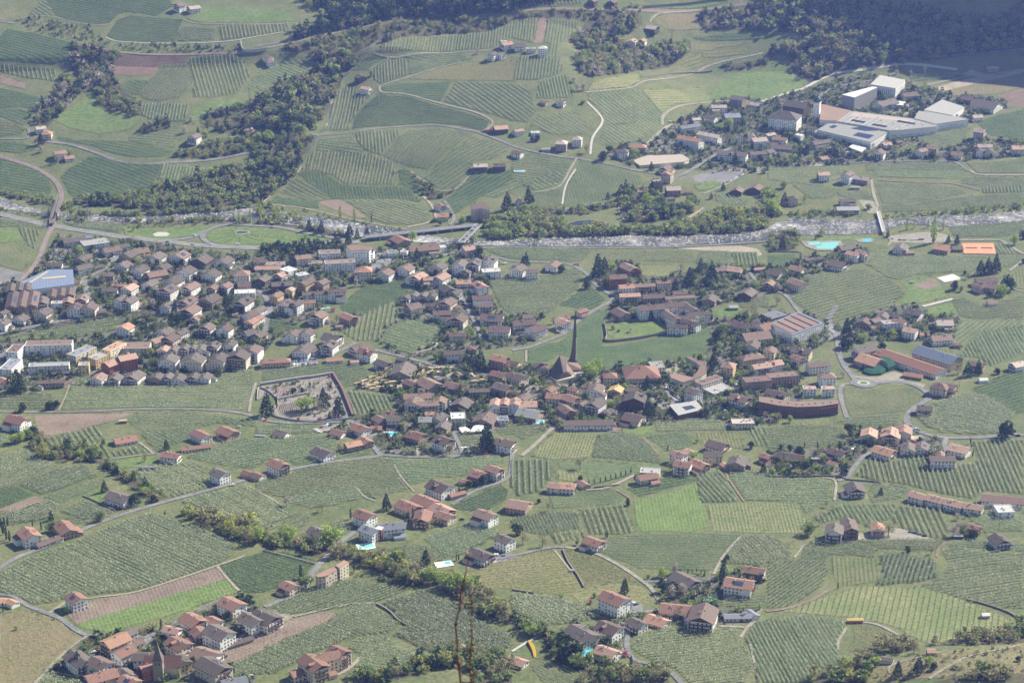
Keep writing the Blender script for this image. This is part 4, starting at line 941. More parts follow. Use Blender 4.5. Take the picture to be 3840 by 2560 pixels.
# roundabout ring by the farm
rc = np.array(G(23, 878, 385)); ang = np.linspace(0, 2*math.pi, 33)[:-1]
for nm, R0, m, off in (('roundabout', 13.5, 'asphalt', 0.66), ('roundabout_apron', 6.5, 'concrete', 0.68), ('roundabout_island', 4.2, 'meadow_grass', 0.70)):
    drape(nm, rc+R0*np.column_stack([np.cos(ang), np.sin(ang)]), off, m, kind='structure')

# river with rapids
def river_mat():
    m = bpy.data.materials.new('rapids'); m.use_nodes = True; t = m.node_tree; N = t.nodes; L = t.links; p = N['Principled BSDF']
    tc = N.new('ShaderNodeTexCoord'); mp = N.new('ShaderNodeMapping'); mp.inputs['Scale'].default_value = (0.16, 0.42, 1)
    L.new(tc.outputs['Object'], mp.inputs['Vector'])
    nz = N.new('ShaderNodeTexNoise'); nz.inputs['Scale'].default_value = 1.0; nz.inputs['Detail'].default_value = 9; nz.inputs['Roughness'].default_value = 0.72
    L.new(mp.outputs[0], nz.inputs['Vector'])
    r = N.new('ShaderNodeValToRGB'); e = r.color_ramp.elements
    e[0].position = 0.40; e[0].color = (0.05, 0.06, 0.06, 1); e[1].position = 0.72; e[1].color = (0.66, 0.66, 0.65, 1)
    q = e.new(0.56); q.color = (0.16, 0.15, 0.14, 1)
    nb = N.new('ShaderNodeTexNoise'); nb.inputs['Scale'].default_value = 0.022; nb.inputs['Detail'].default_value = 3; L.new(tc.outputs['Object'], nb.inputs['Vector'])
    ad = N.new('ShaderNodeMath'); ad.operation = 'MULTIPLY_ADD'; ad.inputs[1].default_value = 0.75; ad.inputs[2].default_value = -0.375; L.new(nb.outputs[0], ad.inputs[0])
    sm = N.new('ShaderNodeMath'); sm.operation = 'ADD'; L.new(nz.outputs[0], sm.inputs[0]); L.new(ad.outputs[0], sm.inputs[1])
    L.new(sm.outputs[0], r.inputs[0]); L.new(r.outputs[0], p.inputs['Base Color'])
    p.inputs['Roughness'].default_value = 0.33; p.inputs['Specular IOR Level'].default_value = 0.5
    bp = N.new('ShaderNodeBump'); bp.inputs['Strength'].default_value = 1.0; bp.inputs['Distance'].default_value = 0.5
    L.new(nz.outputs[0], bp.inputs['Height']); L.new(bp.outputs[0], p.inputs['Normal'])
    MATS['rapids'] = m
river_mat()
north = [(10,(-30,240)),(10,(250,335)),(10,(480,390)),(10,(700,402)),(10,(1000,412)),(10,(1240,415)),(10,(1500,395)),(10,(2100,365)),(10,(2330,345)),(11,(120,360)),(11,(400,400)),(11,(800,462)),(11,(1060,505)),(11,(1400,560)),(11,(1700,620)),(11,(2060,650)),(12,(0,640)),(12,(300,622)),(12,(700,602)),(12,(1400,602)),(12,(1900,590)),(12,(2330,545)),(13,(80,480)),(13,(250,440)),(13,(500,450)),(13,(950,458)),(13,(1080,456)),(13,(1500,422)),(13,(2000,410)),(13,(2380,365))]
south = [(10,(-30,350)),(10,(300,392)),(10,(480,440)),(10,(700,452)),(10,(1000,472)),(10,(1400,478)),(10,(1900,460)),(10,(2330,470)),(11,(200,490)),(11,(400,510)),(11,(600,560)),(11,(850,605)),(11,(1200,640)),(11,(1700,672)),(11,(2060,690)),(12,(0,694)),(12,(500,700)),(12,(1400,698)),(12,(2000,664)),(12,(2330,640)),(13,(200,600)),(13,(450,592)),(13,(1000,580)),(13,(1090,545)),(13,(1250,490)),(13,(1650,515)),(13,(2100,490)),(13,(2380,458))]
RIV = np.vstack([GP(t, [p]) for t, p in north]+[GP(t, [p]) for t, p in south[::-1]])
drape('river', RIV, 0.46, 'rapids', kind='structure')
STREAM = [(1,[(470,1400),(540,1290),(590,1222),(680,1100),(690,960),(760,840),(785,730),(920,600),(950,520),(1050,440),(1190,320)])]
for t, pts in STREAM: band('stream', GP(t, pts), 3.2, 0.47, 'rapids')
# boulders in the river bed
def boulders():
    n = 2600
    X = rng.uniform(RIV[:, 0].min(), RIV[:, 0].max(), n*6); Y = rng.uniform(RIV[:, 1].min(), RIV[:, 1].max(), n*6)
    k = pip(RIV, X, Y); X = X[k][:n]; Y = Y[k][:n]; n = len(X)
    base = np.array([(1, 0, 0), (0.2, 0.9, 0.1), (-0.9, 0.3, 0), (-0.4, -0.8, 0.1), (0.6, -0.7, 0), (0.1, 0, 0.8)])
    f = np.array([(0, 1, 5), (1, 2, 5), (2, 3, 5), (3, 4, 5), (4, 0, 5)])
    s = rng.uniform(0.4, 1.5, n)**1.3
    a = rng.uniform(0, 6.28, n); c, q = np.cos(a), np.sin(a)
    B = base[None]*s[:, None, None]*rng.uniform(0.7, 1.3, (n, 6, 1))
    V = np.stack([B[:, :, 0]*c[:, None]-B[:, :, 1]*q[:, None]+X[:, None], B[:, :, 0]*q[:, None]+B[:, :, 1]*c[:, None]+Y[:, None], B[:, :, 2]+hz(X, Y)[:, None]+0.4], 2).reshape(-1, 3)
    o = link('river_boulders', mesh_np('boulders', V, (np.arange(n)[:, None, None]*6+f[None]).reshape(-1, 3), ['concrete']), kind='stuff')
    thing(o, '', 'boulders', label='grey boulders scattered along the foaming river bed', pos=(0, 0))
boulders()
# ------------------------------------------------------------------ houses
# (x, y of the roof's middle, width across the ridge, length along it, ridge bearing, storeys, roof[, walls][, shape])
HOUSES = {
30: [(265,185,15,18,-55,3,'r','w'),(600,130,14,22,-58,2,'r','n'),(450,255,7,24,44,1,'b','w'),(700,775,13,13,-50,3,'r','w'),(0,805,9,10,0,1,'o','w'),(110,820,8,9,-40,1,'o','w'),
 (1060,1160,14,19,45,4,'o','c'),(1165,1100,9,14,40,3,'g','w'),(1140,1265,12,15,48,3,'r','w'),(1235,1190,9,12,40,2,'b','w'),(720,1330,14,20,-50,3,'g','w'),(920,1370,14,16,-38,3,'b','w'),(930,1490,13,22,30,3,'r','c'),
 (1580,1070,9,13,-25,3,'p','w'),(1770,975,15,17,-45,3,'r','w'),(1965,985,9,11,-40,2,'r','w'),(2130,825,15,18,-40,3,'r','w'),(1640,1190,14,17,-40,3,'r','c'),(1820,1085,11,13,-60,2,'r','w'),(2010,1085,16,20,-40,4,'g','w'),(2310,970,14,18,-45,3,'g','w'),
 (1330,1310,12,16,2,3,'g','w'),(1365,1410,9,12,30,3,'o','r'),(1650,1350,13,14,-50,3,'g','y'),(1900,1285,15,20,-28,2,'e','w'),(1960,1395,17,24,-42,3,'g','c'),(2190,1185,5,24,36,1,'g','n'),(1160,1475,11,14,-45,2,'g','w'),(1190,1535,11,14,-35,3,'r','p'),(2150,1545,11,18,20,1,'s','w'),(1690,1275,6,8,-40,1,'r','w')],
31: [(90,945,17,20,-40,3,'g','w'),(530,1370,15,21,-52,4,'r','c'),(645,1315,12,20,32,4,'r','c'),(760,1265,13,14,-40,4,'r','c'),(420,1450,9,17,32,2,'r','c'),(665,1480,6,12,22,1,'r','c'),(310,665,12,12,-40,2,'r','c'),
 (570,165,13,15,-40,2,'g','w'),(1050,150,13,16,-38,3,'s','w'),(1240,115,13,22,14,3,'s','w'),(1000,10,14,16,-38,3,'r','w'),(1530,30,14,20,85,2,'r','c'),(1740,20,12,15,-38,2,'r','c'),(2110,10,14,17,-38,3,'e','w'),(2285,235,12,14,-42,3,'g','w'),(2070,375,15,20,-42,2,'g','w'),(400,235,5,5,0,1,'o','c')],
32: [(755,260,13,16,-38,2,'r','w'),(940,775,16,20,-42,4,'r','w'),(1590,605,16,22,-50,2,'g','w'),(2090,635,16,22,-18,3,'r','w'),(2225,520,11,17,-18,2,'r','w'),(1500,870,16,22,-12,2,'r','w'),(1755,920,20,24,75,3,'b','w'),(1335,980,13,17,-38,1,'o','w'),(1150,1005,11,13,-45,2,'g','w'),(895,1045,15,17,-40,3,'b','w'),(640,1095,17,22,-48,3,'g','c'),(870,1265,13,16,-35,2,'p','w'),(2080,945,7,22,2,1,'s','w'),(2200,925,8,12,-60,1,'s','w'),(50,1355,10,14,-32,1,'p','w')],
33: [(610,145,14,15,78,3,'g','w'),(750,110,12,20,92,3,'b','n'),(795,185,6,7,85,1,'b','c'),(1010,130,11,12,86,2,'o','w'),(1010,185,8,6,86,1,'o','n'),(1900,130,9,9,-40,2,'r','n'),(2130,240,14,14,-72,2,'g','w'),(800,980,3.4,12.5,2,1,'y','o'),(1095,1340,6,9,-20,1,'g','w'),(1500,1265,6,6,0,1,'p','n'),(2000,935,4,6,6,1,'w','l'),(1780,105,5,9,0,1,'g','c')],
20: [(160,705,16,20,-30,3,'r','w'),(1150,890,13,21,25,1,'o','w'),(1130,720,4,7,10,1,'q','r'),(1845,845,13,18,-45,2,'r','w'),(2090,815,15,18,-42,2,'r','n'),(1570,1035,11,17,-15,2,'r','w'),(1800,965,7,28,17,1,'r','w'),(1360,1147,4,16,5,1,'s','n'),(2020,1195,13,15,-42,3,'g','w'),(2280,1205,9,11,-40,1,'r','n'),(2350,1225,10,10,-40,1,'b','n'),(1100,1415,16,22,-32,2,'g','w'),(30,355,12,16,-45,2,'r','w'),
 (905,320,13,15,76,2,'e','w'),(1060,325,12,13,78,2,'g','w'),(1235,305,16,18,72,2,'g','w'),(1445,315,12,12,76,2,'g','n'),(1545,315,11,12,80,2,'g','w'),(1640,325,12,13,80,2,'g','w'),(1780,315,12,13,80,2,'g','w'),(1885,315,12,13,80,2,'g','w'),
 (1550,150,19,15,80,4,'g','w'),(1775,150,23,16,80,4,'g','c'),(2010,140,17,17,76,4,'g','c'),(2190,115,22,17,78,4,'g','c'),(2320,65,16,16,78,4,'b','w'),(1505,62,10,12,80,3,'p','w'),(1600,62,9,12,80,3,'g','w'),(1700,52,11,12,80,3,'g','w'),(1775,48,8,10,80,3,'g','w'),(1855,52,10,12,80,3,'g','w'),(1960,28,13,14,78,3,'g','w'),(2115,12,12,14,78,3,'g','w'),
 (465,362,8,28,6,2,'b','n'),(360,402,9,9,85,1,'g','w'),(610,372,6,16,58,1,'b','n'),
 (450,15,14,50,4,4,'e','w','F'),(140,65,13,22,82,4,'e','w','F'),(100,210,14,30,80,4,'s','w','F'),(750,85,13,32,58,3,'s','c','F'),(450,210,10,42,6,3,'l','w','F'),(770,205,11,11,5,4,'l','y','F'),(900,135,13,18,52,4,'l','y','F'),(1050,45,11,28,62,4,'o','c','F'),(1260,38,18,28,2,3,'e','c','F'),(1165,135,14,18,30,5,'p','r'),(1020,185,14,16,50,4,'p','r'),(470,290,4,24,8,1,'n','n') if False else (560,285,4,22,8,1,'b','d')],
21: [(180,170,10,31,8,2,'r','y','H'),(440,58,18,22,72,2,'g','w'),(675,22,14,16,70,3,'g','w'),(0,62,12,12,70,3,'g','w'),(955,48,13,20,40,2,'b','w'),(1020,85,14,17,-30,3,'r','w'),(720,158,8,17,14,1,'o','w'),(905,178,7,9,8,1,'o','w'),(1170,192,13,17,-42,2,'g','w'),(1340,165,6,12,-25,1,'g','d'),(1350,250,22,28,80,2,'g','n'),(1420,372,11,14,-42,2,'e','n'),(1590,372,19,22,-50,2,'e','n'),(1540,438,10,11,0,1,'g','n'),(1720,332,8,12,8,1,'s','n'),(1860,298,7,12,-60,1,'e','n'),(1820,395,15,18,-30,2,'e','n'),(1550,232,6,7,0,1,'b','n'),(1820,95,10,21,7,3,'b','w'),(2240,145,14,17,-30,4,'o','k'),(1980,62,6,12,-60,1,'r','n'),(2230,292,13,16,-30,2,'r','n'),(2270,405,15,18,-35,3,'g','n'),(2050,440,9,20,4,2,'g','n'),
 (1480,490,13,27,8,3,'e','c'),(1450,545,16,15,82,3,'e','w'),(1580,560,11,20,8,3,'e','w'),(1690,535,13,12,84,3,'e','w'),(1890,555,18,17,70,2,'g','d'),(1855,682,15,14,4,3,'w','w','F'),(1555,705,12,12,0,2,'l','w'),(1680,685,12,15,64,2,'g','w'),(1595,652,7,8,0,2,'o','w'),(1720,765,12,14,72,2,'g','n'),(1230,655,9,10,-30,2,'r','n'),(1260,695,12,12,4,3,'g','c'),(1140,705,12,14,-52,2,'e','n'),(960,785,14,16,-40,2,'r','w'),(755,828,12,13,-28,1,'r','w'),(235,832,12,13,-28,1,'b','w'),(1105,785,10,11,0,1,'r','n'),(1470,850,15,16,-34,2,'r','n'),(1725,895,16,16,-40,3,'b','w'),(2290,915,14,18,-25,3,'b','w'),(890,932,11,15,28,2,'o','n'),(1000,902,11,14,-52,2,'o','n'),(615,1005,15,18,-42,2,'g','w'),(205,1115,14,17,-45,3,'r','w'),(20,1222,9,12,-40,1,'r','w'),(2110,695,20,20,72,2,'b','n'),(2265,705,11,11,4,2,'s','w','F'),
 (1690,1315,17,20,-42,3,'b','w'),(2050,1205,14,14,-34,2,'r','w'),(2195,1165,12,14,-40,3,'r','w'),(1850,1395,6,16,32,1,'r','n'),(1910,1275,7,8,-30,1,'r','n'),(1400,1500,16,20,-42,2,'r','c'),(1560,1452,16,22,-42,2,'r','n'),(1710,1530,16,19,-45,2,'p','c'),(1500,1552,9,16,10,1,'r','c')],
22: [(265,210,13,14,0,2,'b','c','H'),(50,310,15,18,-40,3,'b','c'),(30,192,10,10,-30,1,'b','c'),(410,492,13,20,-12,3,'r','c'),(545,512,14,14,-40,3,'r','c'),(350,432,9,11,60,3,'r','c'),(565,432,8,10,-30,3,'r','c'),(770,422,15,16,72,3,'b','w'),(955,430,13,12,70,2,'y','n'),(1110,432,11,11,0,1,'b','n'),(1130,505,20,18,80,4,'g','d'),(770,555,15,17,60,3,'g','w'),(650,562,8,10,50,2,'b','c'),(500,615,12,18,-62,3,'e','n'),(1120,685,18,18,-30,2,'b','c'),(160,642,19,22,-24,2,'l','n'),(110,502,12,14,60,2,'b','c'),(120,560,14,22,2,3,'p','w'),(870,642,10,12,60,1,'b','n'),(1670,445,13,13,-45,5,'b','w'),(1810,352,10,30,38,3,'e','c','F'),(2100,512,15,18,-38,3,'e','w'),(1890,432,20,26,36,1,'l','w','F'),(1990,205,14,13,-20,4,'p','y','H'),(2200,130,13,26,22,3,'e','y','H'),(2290,215,12,20,20,3,'p','w'),(2250,345,14,28,12,4,'e','k','F'),(2120,733,12,22,2,2,'c','c','F') if False else (2120,733,12,22,2,2,'q','c','F'),
 (1190,255,30,36,4,2,'r','c','H'),(900,300,13,14,0,3,'r','c','H'),(1265,300,11,12,0,2,'r','c','H'),(1330,215,18,14,10,2,'l','c','F'),(700,735,12,48,3,2,'b','w'),
 (1530,1025,10,14,-38,3,'p','w'),(1630,1005,8,10,-38,2,'p','w'),(1570,1115,13,15,-20,3,'r','w'),(1720,1115,13,17,-48,2,'o','c'),(1845,1025,12,16,4,3,'g','c'),(1890,935,15,18,-34,2,'b','c'),(1960,1132,7,10,-60,1,'o','n'),(2070,1092,16,16,74,2,'g','n'),(2335,1045,9,10,-40,2,'r','n'),(1240,1232,11,18,22,2,'r','c'),(1270,1185,12,18,-8,2,'l','c','F'),(505,1315,12,14,-10,2,'o','w'),(390,1315,10,11,-20,2,'p','w'),(655,1302,9,11,-58,1,'e','n'),(60,1482,16,18,-20,2,'p','n'),(2210,20,14,16,70,2,'b','w')],
23: [(890,60,15,24,28,3,'g','w'),(940,155,22,24,-44,2,'o','n'),(1030,105,11,14,-44,2,'o','n'),(1320,178,20,78,-47,2,'o','w'),(1560,110,24,48,-44,3,'m','n'),(1340,300,10,19,-24,1,'o','n'),(1585,395,15,17,-30,3,'e','c','H'),(1670,400,11,13,-30,3,'e','c'),(1440,600,12,14,-12,2,'g','c'),
 (50,190,13,18,22,3,'p','w'),(20,72,12,12,70,3,'e','c'),(310,72,15,20,-22,3,'g','c'),(275,142,11,14,-52,2,'r','w'),(460,200,12,23,14,3,'b','w'),(130,305,13,32,12,4,'e','k','F'),(540,302,13,17,4,3,'e','w','H'),(45,462,11,13,-40,2,'b','c'),(125,472,11,13,-40,2,'b','c'),(380,425,8,13,2,3,'o','w','F'),(550,425,8,13,2,3,'o','w','F'),
 (930,832,14,15,76,3,'p','c'),(1130,832,17,18,76,3,'p','c'),(1245,805,15,16,80,3,'p','c'),(1360,882,8,14,10,1,'q','c','F'),(1070,992,15,19,-38,2,'o','w'),(1290,962,13,14,76,2,'b','w'),(1410,955,13,14,76,2,'b','w'),(1760,972,15,18,-32,2,'p','w'),(1600,1065,11,23,0,3,'b','w'),(1590,1030,6,8,80,2,'r','n'),(640,1005,13,16,-38,2,'b','w'),(590,1112,8,9,-40,1,'r','w'),(215,1045,15,22,-24,1,'b','n'),(440,1072,6,9,0,1,'s','n','F'),(800,1335,16,16,-86,2,'g','w'),(1380,1405,11,15,-38,2,'p','w'),(1545,1435,12,16,-34,2,'p','w'),(1715,1475,12,16,-34,2,'p','w'),(1890,1505,11,16,-22,2,'p','w'),(2155,1432,14,36,-12,2,'e','w'),(2290,202,12,14,30,2,'q','w'),(1930,202,12,14,-30,2,'e','n'),(1975,342,7,9,10,1,'w','w'),(2170,1535,15,15,4,2,'w','w','F'),(1740,20,7,9,0,1,'e','n'),(600,40,8,10,0,2,'g','w') if False else (1690,175,5,7,-44,1,'r','c')],
10: [(680,625,15,26,20,2,'g','w'),(770,605,10,18,20,2,'s','n'),(870,655,20,32,26,2,'l','w','F'),(1020,715,15,19,30,2,'e','w'),(1120,685,11,17,26,2,'g','w'),(1185,755,18,18,64,3,'g','n'),(1290,725,16,18,26,2,'e','c'),(1435,775,18,17,68,2,'g','w'),(1650,765,20,18,68,3,'e','w'),(1850,805,22,18,68,2,'g','d'),(2060,815,18,18,68,2,'g','w'),(770,795,12,18,66,2,'g','n'),(500,855,11,18,2,2,'g','w'),(765,875,14,18,40,2,'g','w'),(905,875,9,12,40,1,'g','n'),(1135,855,17,14,68,2,'g','w'),(1280,895,17,18,66,3,'g','w'),(1500,875,15,14,66,2,'g','n'),(1435,935,17,22,30,2,'e','n'),(1710,905,19,17,66,3,'g','w'),(1940,935,20,15,68,2,'g','w'),(1600,995,17,18,62,2,'g','w'),(980,945,12,16,5,2,'g','n'),(1380,1025,14,16,65,2,'g','w'),(1190,1065,14,16,68,3,'p','w'),(1090,1045,7,15,-10,2,'o','w'),(1010,1085,11,17,4,2,'g','w'),(1540,1075,18,18,66,4,'b','w'),(1750,1055,14,20,66,3,'e','w'),(1955,1065,11,12,72,3,'e','c'),(2075,1045,12,13,66,3,'e','w'),(2220,930,17,18,4,4,'e','w','H'),(2245,1030,16,13,4,3,'b','y'),(2250,1110,13,24,6,2,'w','w','F'),(1930,1165,18,20,66,3,'g','n'),(1720,1185,16,19,66,3,'b','w'),(1745,1265,19,19,68,3,'e','w'),(1540,1225,13,14,68,3,'g','w'),(1190,1180,14,17,68,4,'g','w'),(1110,1165,10,14,60,4,'g','w'),(1310,1215,9,11,4,1,'o','w'),(1810,1345,11,13,66,2,'e','w'),(1900,1425,15,13,70,3,'b','w'),(2065,1435,15,13,70,3,'b','w'),(1150,1425,15,13,70,3,'o','w'),(2300,1305,13,16,66,3,'b','w'),(2310,1375,11,13,66,3,'o','p'),(2290,1475,15,13,40,2,'g','w'),(2235,1190,16,20,66,3,'g','w'),(1520,1465,15,14,60,2,'g','w'),(1560,1525,17,15,66,2,'b','c'),(1440,1545,13,15,50,2,'e','c'),(1665,1475,11,14,60,2,'g','w'),
 (400,1285,16,16,70,3,'g','c'),(190,1345,15,12,68,2,'g','w'),(40,1385,9,13,70,3,'g','w'),(30,1295,9,12,70,2,'g','w'),
 (115,1180,12.5,50,98,3,'b','n'),(208,1180,12.5,50,98,3,'b','n'),(300,1175,12.5,46,98,3,'b','n'),(105,1072,11,24,98,3,'g','n'),(180,1067,11,24,98,3,'g','n'),(252,1064,11,24,98,3,'g','n'),(390,1190,13,20,97,2,'g','w'),(480,1125,11,24,97,2,'b','n'),(565,1115,11,24,97,2,'b','n'),(640,1110,11,22,97,2,'b','n'),(520,1210,9,12,5,2,'l','w','F'),(625,1190,13,15,94,2,'e','c'),(750,1165,13,14,88,2,'e','c'),(690,1245,15,16,86,3,'b','w'),(815,1240,18,15,84,3,'b','c'),(705,1010,9,9,0,1,'b','n'),(930,1290,7,11,5,1,'g','n')],
11: [(675,745,13,26,8,3,'e','w','F'),(770,835,13,36,10,4,'e','w','F'),(430,785,13,18,18,3,'e','c'),(540,842,10,16,12,1,'e','w','F'),(110,885,11,30,2,1,'p','w'),(150,845,10,30,2,1,'q','w'),(40,820,10,14,0,2,'b','c'),(300,905,15,15,50,3,'w','w','F'),(425,950,11,14,30,3,'w','w','F'),(230,945,13,15,60,2,'p','w'),
 (995,895,16,17,4,4,'o','c','H'),(1190,925,16,15,66,3,'e','w'),(1375,885,17,15,68,3,'e','w'),(1325,625,17,22,-58,2,'r','n'),(1540,695,19,36,14,2,'e','w'),(1370,735,9,11,70,2,'l','w','F'),(1255,745,11,12,16,2,'s','w','F'),(1670,700,10,20,14,2,'w','w','F'),(1950,705,13,14,30,3,'p','c'),(1690,318,11,14,-52,2,'e','w'),(1715,405,11,14,2,2,'o','c'),(1680,865,17,15,66,3,'g','c'),(1875,845,15,17,74,4,'g','w'),(2010,835,15,17,74,4,'g','w'),(2145,810,16,17,74,4,'g','w'),(1940,915,11,12,68,2,'g','c'),(2160,915,13,22,10,3,'w','w','F'),(1905,1015,11,16,6,2,'o','w'),(2060,1045,13,18,-62,3,'o','w'),(1490,960,15,18,60,3,'p','w'),(1700,965,15,18,60,3,'p','w'),(1590,985,10,14,8,3,'p','w'),(1760,1075,15,17,-60,2,'g','n'),(1380,1155,10,11,78,2,'g','w'),(1455,1132,10,11,78,2,'g','w'),(1540,1137,10,11,78,2,'g','w'),(1620,1137,10,11,78,2,'g','w'),(1440,1235,16,15,40,3,'b','c'),(1605,1225,10,12,2,2,'b','c'),(1760,1195,16,17,64,3,'b','c'),(1710,1295,13,20,4,3,'b','w'),(1860,1345,17,16,70,3,'b','c'),(2080,1155,14,22,6,3,'b','w'),(2110,1225,10,15,4,3,'b','w'),(2170,1335,19,24,-10,2,'b','w'),(2240,1445,17,22,-8,3,'b','w'),(1850,1495,11,18,6,2,'b','c'),(1770,1075,6,8,0,2,'g','n') if False else (1830,1110,10,12,60,2,'g','w'),
 (60,985,14,14,66,2,'g','d'),(240,1030,13,24,10,3,'g','d'),(460,1015,13,20,60,4,'b','y'),(605,1015,12,13,60,4,'b','n'),(190,1135,10,15,66,3,'e','y'),(315,1085,9,8,70,3,'q','y'),(480,1120,10,13,10,2,'g','w'),(595,1115,10,14,6,3,'b','w'),(740,1095,10,20,8,4,'b','w'),(270,1205,14,15,60,4,'b','w'),(370,1210,11,13,60,4,'b','w'),(475,1195,9,16,4,3,'r','c'),(570,1315,17,15,66,3,'e','w'),(850,1335,13,18,-45,3,'r','n'),(770,1422,6,10,8,1,'e','n'),(340,1485,14,13,70,3,'b','w'),(470,1475,14,13,70,3,'b','w'),(700,1515,18,18,-26,3,'g','w'),(30,1265,12,14,60,2,'g','w'),(15,1345,10,12,60,2,'r','w'),(30,1495,13,14,60,2,'g','c')],
12: [(60,885,16,16,60,3,'g','w'),(180,915,11,13,8,3,'b','w'),(380,855,14,16,66,2,'e','w'),(602,842,5,5,0,1,'r','w'),(1080,880,14,22,-58,3,'e','o'),(970,965,13,20,8,4,'b','o'),(1050,1055,12,17,10,3,'o','w'),(1215,1045,9,24,9,3,'e','c'),(1390,1015,9,16,9,3,'e','c'),(1515,1000,12,13,-30,2,'b','c'),(1080,1135,10,23,6,3,'p','c'),(1300,1145,12,24,8,2,'b','n'),(1540,1112,10,16,8,2,'b','c'),(1540,1155,8,34,9,2,'e','c'),(1000,1295,15,20,-58,2,'b','n'),
 (1820,1165,15,17,72,2,'g','n'),(2165,1110,17,18,60,2,'g','d'),(2032,1243,8,10,2,1,'l','n'),(1920,895,12,18,30,2,'b','c'),(2050,895,15,16,-22,2,'p','c'),(2270,895,8,14,12,1,'p','n'),(2325,1015,11,13,-30,2,'b','w'),(2110,1405,16,20,-30,2,'b','w'),(2280,1410,17,18,-30,2,'b','c'),(2235,1500,22,30,18,2,'e','w'),(110,1385,14,24,12,3,'b','w'),(145,1330,10,11,10,3,'b','w'),(220,1435,16,20,40,3,'b','w'),(470,1375,11,16,-50,3,'p','w'),(490,1340,8,10,0,2,'r','w'),(640,1280,9,13,42,2,'r','c'),
 (1270,1245,15,28,14,4,'b','w'),(1470,1225,13,28,10,3,'b','w'),(1440,1312,10,42,-64,3,'b','w'),(1580,1340,10,24,6,3,'b','w'),(1640,1385,9,22,-40,3,'b','w'),(1720,1305,9,24,10,3,'b','w'),(1630,1245,9,30,-64,3,'b','w'),(1520,1420,9,22,-8,3,'b','w'),
 (1480,155,15,18,6,3,'q','k'),(1200,175,11,16,14,2,'e','k'),(2070,170,14,13,70,2,'e','d'),(2240,150,17,17,66,2,'b','d'),(1445,255,8,14,16,1,'g','n','F'),(60,258,9,9,0,2,'p','w','H'),(1430,15,13,14,66,4,'p','p'),(1500,312,7,8,-40,1,'g','n'),(1620,190,8,12,0,1,'r','n'),(1270,370,8,8,0,2,'s','n','F')],
13: [(510,22,13,14,4,3,'p','w'),(735,22,13,14,50,4,'e','w'),(870,65,13,19,-30,2,'q','n'),(800,147,6,12,-4,1,'q','n'),(230,245,12,12,0,3,'b','c','H'),(730,268,10,20,2,2,'g','w'),(730,340,13,28,2,2,'l','n'),(720,695,15,19,20,1,'g','n'),(1220,695,16,17,70,2,'g','w'),(1605,695,17,18,-28,2,'o','n'),(1290,745,7,14,4,1,'p','n'),(1740,705,10,12,0,1,'g','n'),(420,805,7,22,14,1,'g','n'),(650,845,19,19,-36,2,'b','w'),(785,755,12,16,-34,3,'p','w'),(860,745,12,14,-34,3,'p','w'),(270,888,14,17,-36,2,'e','w'),(70,925,16,16,-36,2,'b','w'),(270,1015,15,20,-52,3,'e','c'),(10,1025,12,13,66,2,'e','c'),(2000,995,14,24,8,2,'b','c'),(2045,1050,13,16,-34,2,'e','c'),(1940,1060,9,16,-60,2,'e','c'),(2060,1205,9,11,6,1,'e','w'),
 (1350,1285,16,18,-36,2,'g','w'),(1165,1315,12,14,-36,2,'g','n'),(1060,1325,12,13,66,2,'g','c'),(885,1375,14,13,66,2,'b','n'),(985,1365,10,13,40,2,'b','n'),(1110,1390,11,15,14,3,'q','w','F'),(1210,1375,11,14,-30,3,'r','w'),(1310,1455,13,14,-28,3,'p','w'),(1435,1495,8,10,4,1,'o','w'),(1620,1385,15,17,0,2,'q','w'),(1590,1525,14,22,10,2,'e','w'),(990,1435,8,9,-30,1,'p','w'),(60,1320,20,24,34,2,'s','n','F'),(-30,1420,16,16,40,3,'r','w')],
0: [(1650,38,14,14,50,3,'e','w'),(1780,65,15,17,30,2,'q','w'),(370,1170,11,13,30,2,'q','w'),(430,1215,13,14,0,2,'o','c','H'),(550,1395,13,16,22,2,'p','w'),(635,1440,11,12,22,1,'p','w'),(1785,1245,14,16,70,3,'g','w')],
1: [(110,520,11,14,-50,2,'e','w'),(135,565,10,10,-50,2,'o','w'),(960,700,13,14,-60,2,'b','d'),(1015,805,12,15,-30,2,'p','w'),(2300,395,15,16,30,2,'o','w'),(2175,490,11,13,60,3,'g','w'),(2240,495,10,14,-40,2,'q','w'),(2245,1165,15,18,16,2,'p','d'),(2130,1185,6,10,16,1,'r','n'),(2060,1515,12,18,6,2,'q','d'),(2235,1510,13,15,6,2,'g','d'),(510,1147,4,5,0,1,'l','n')],
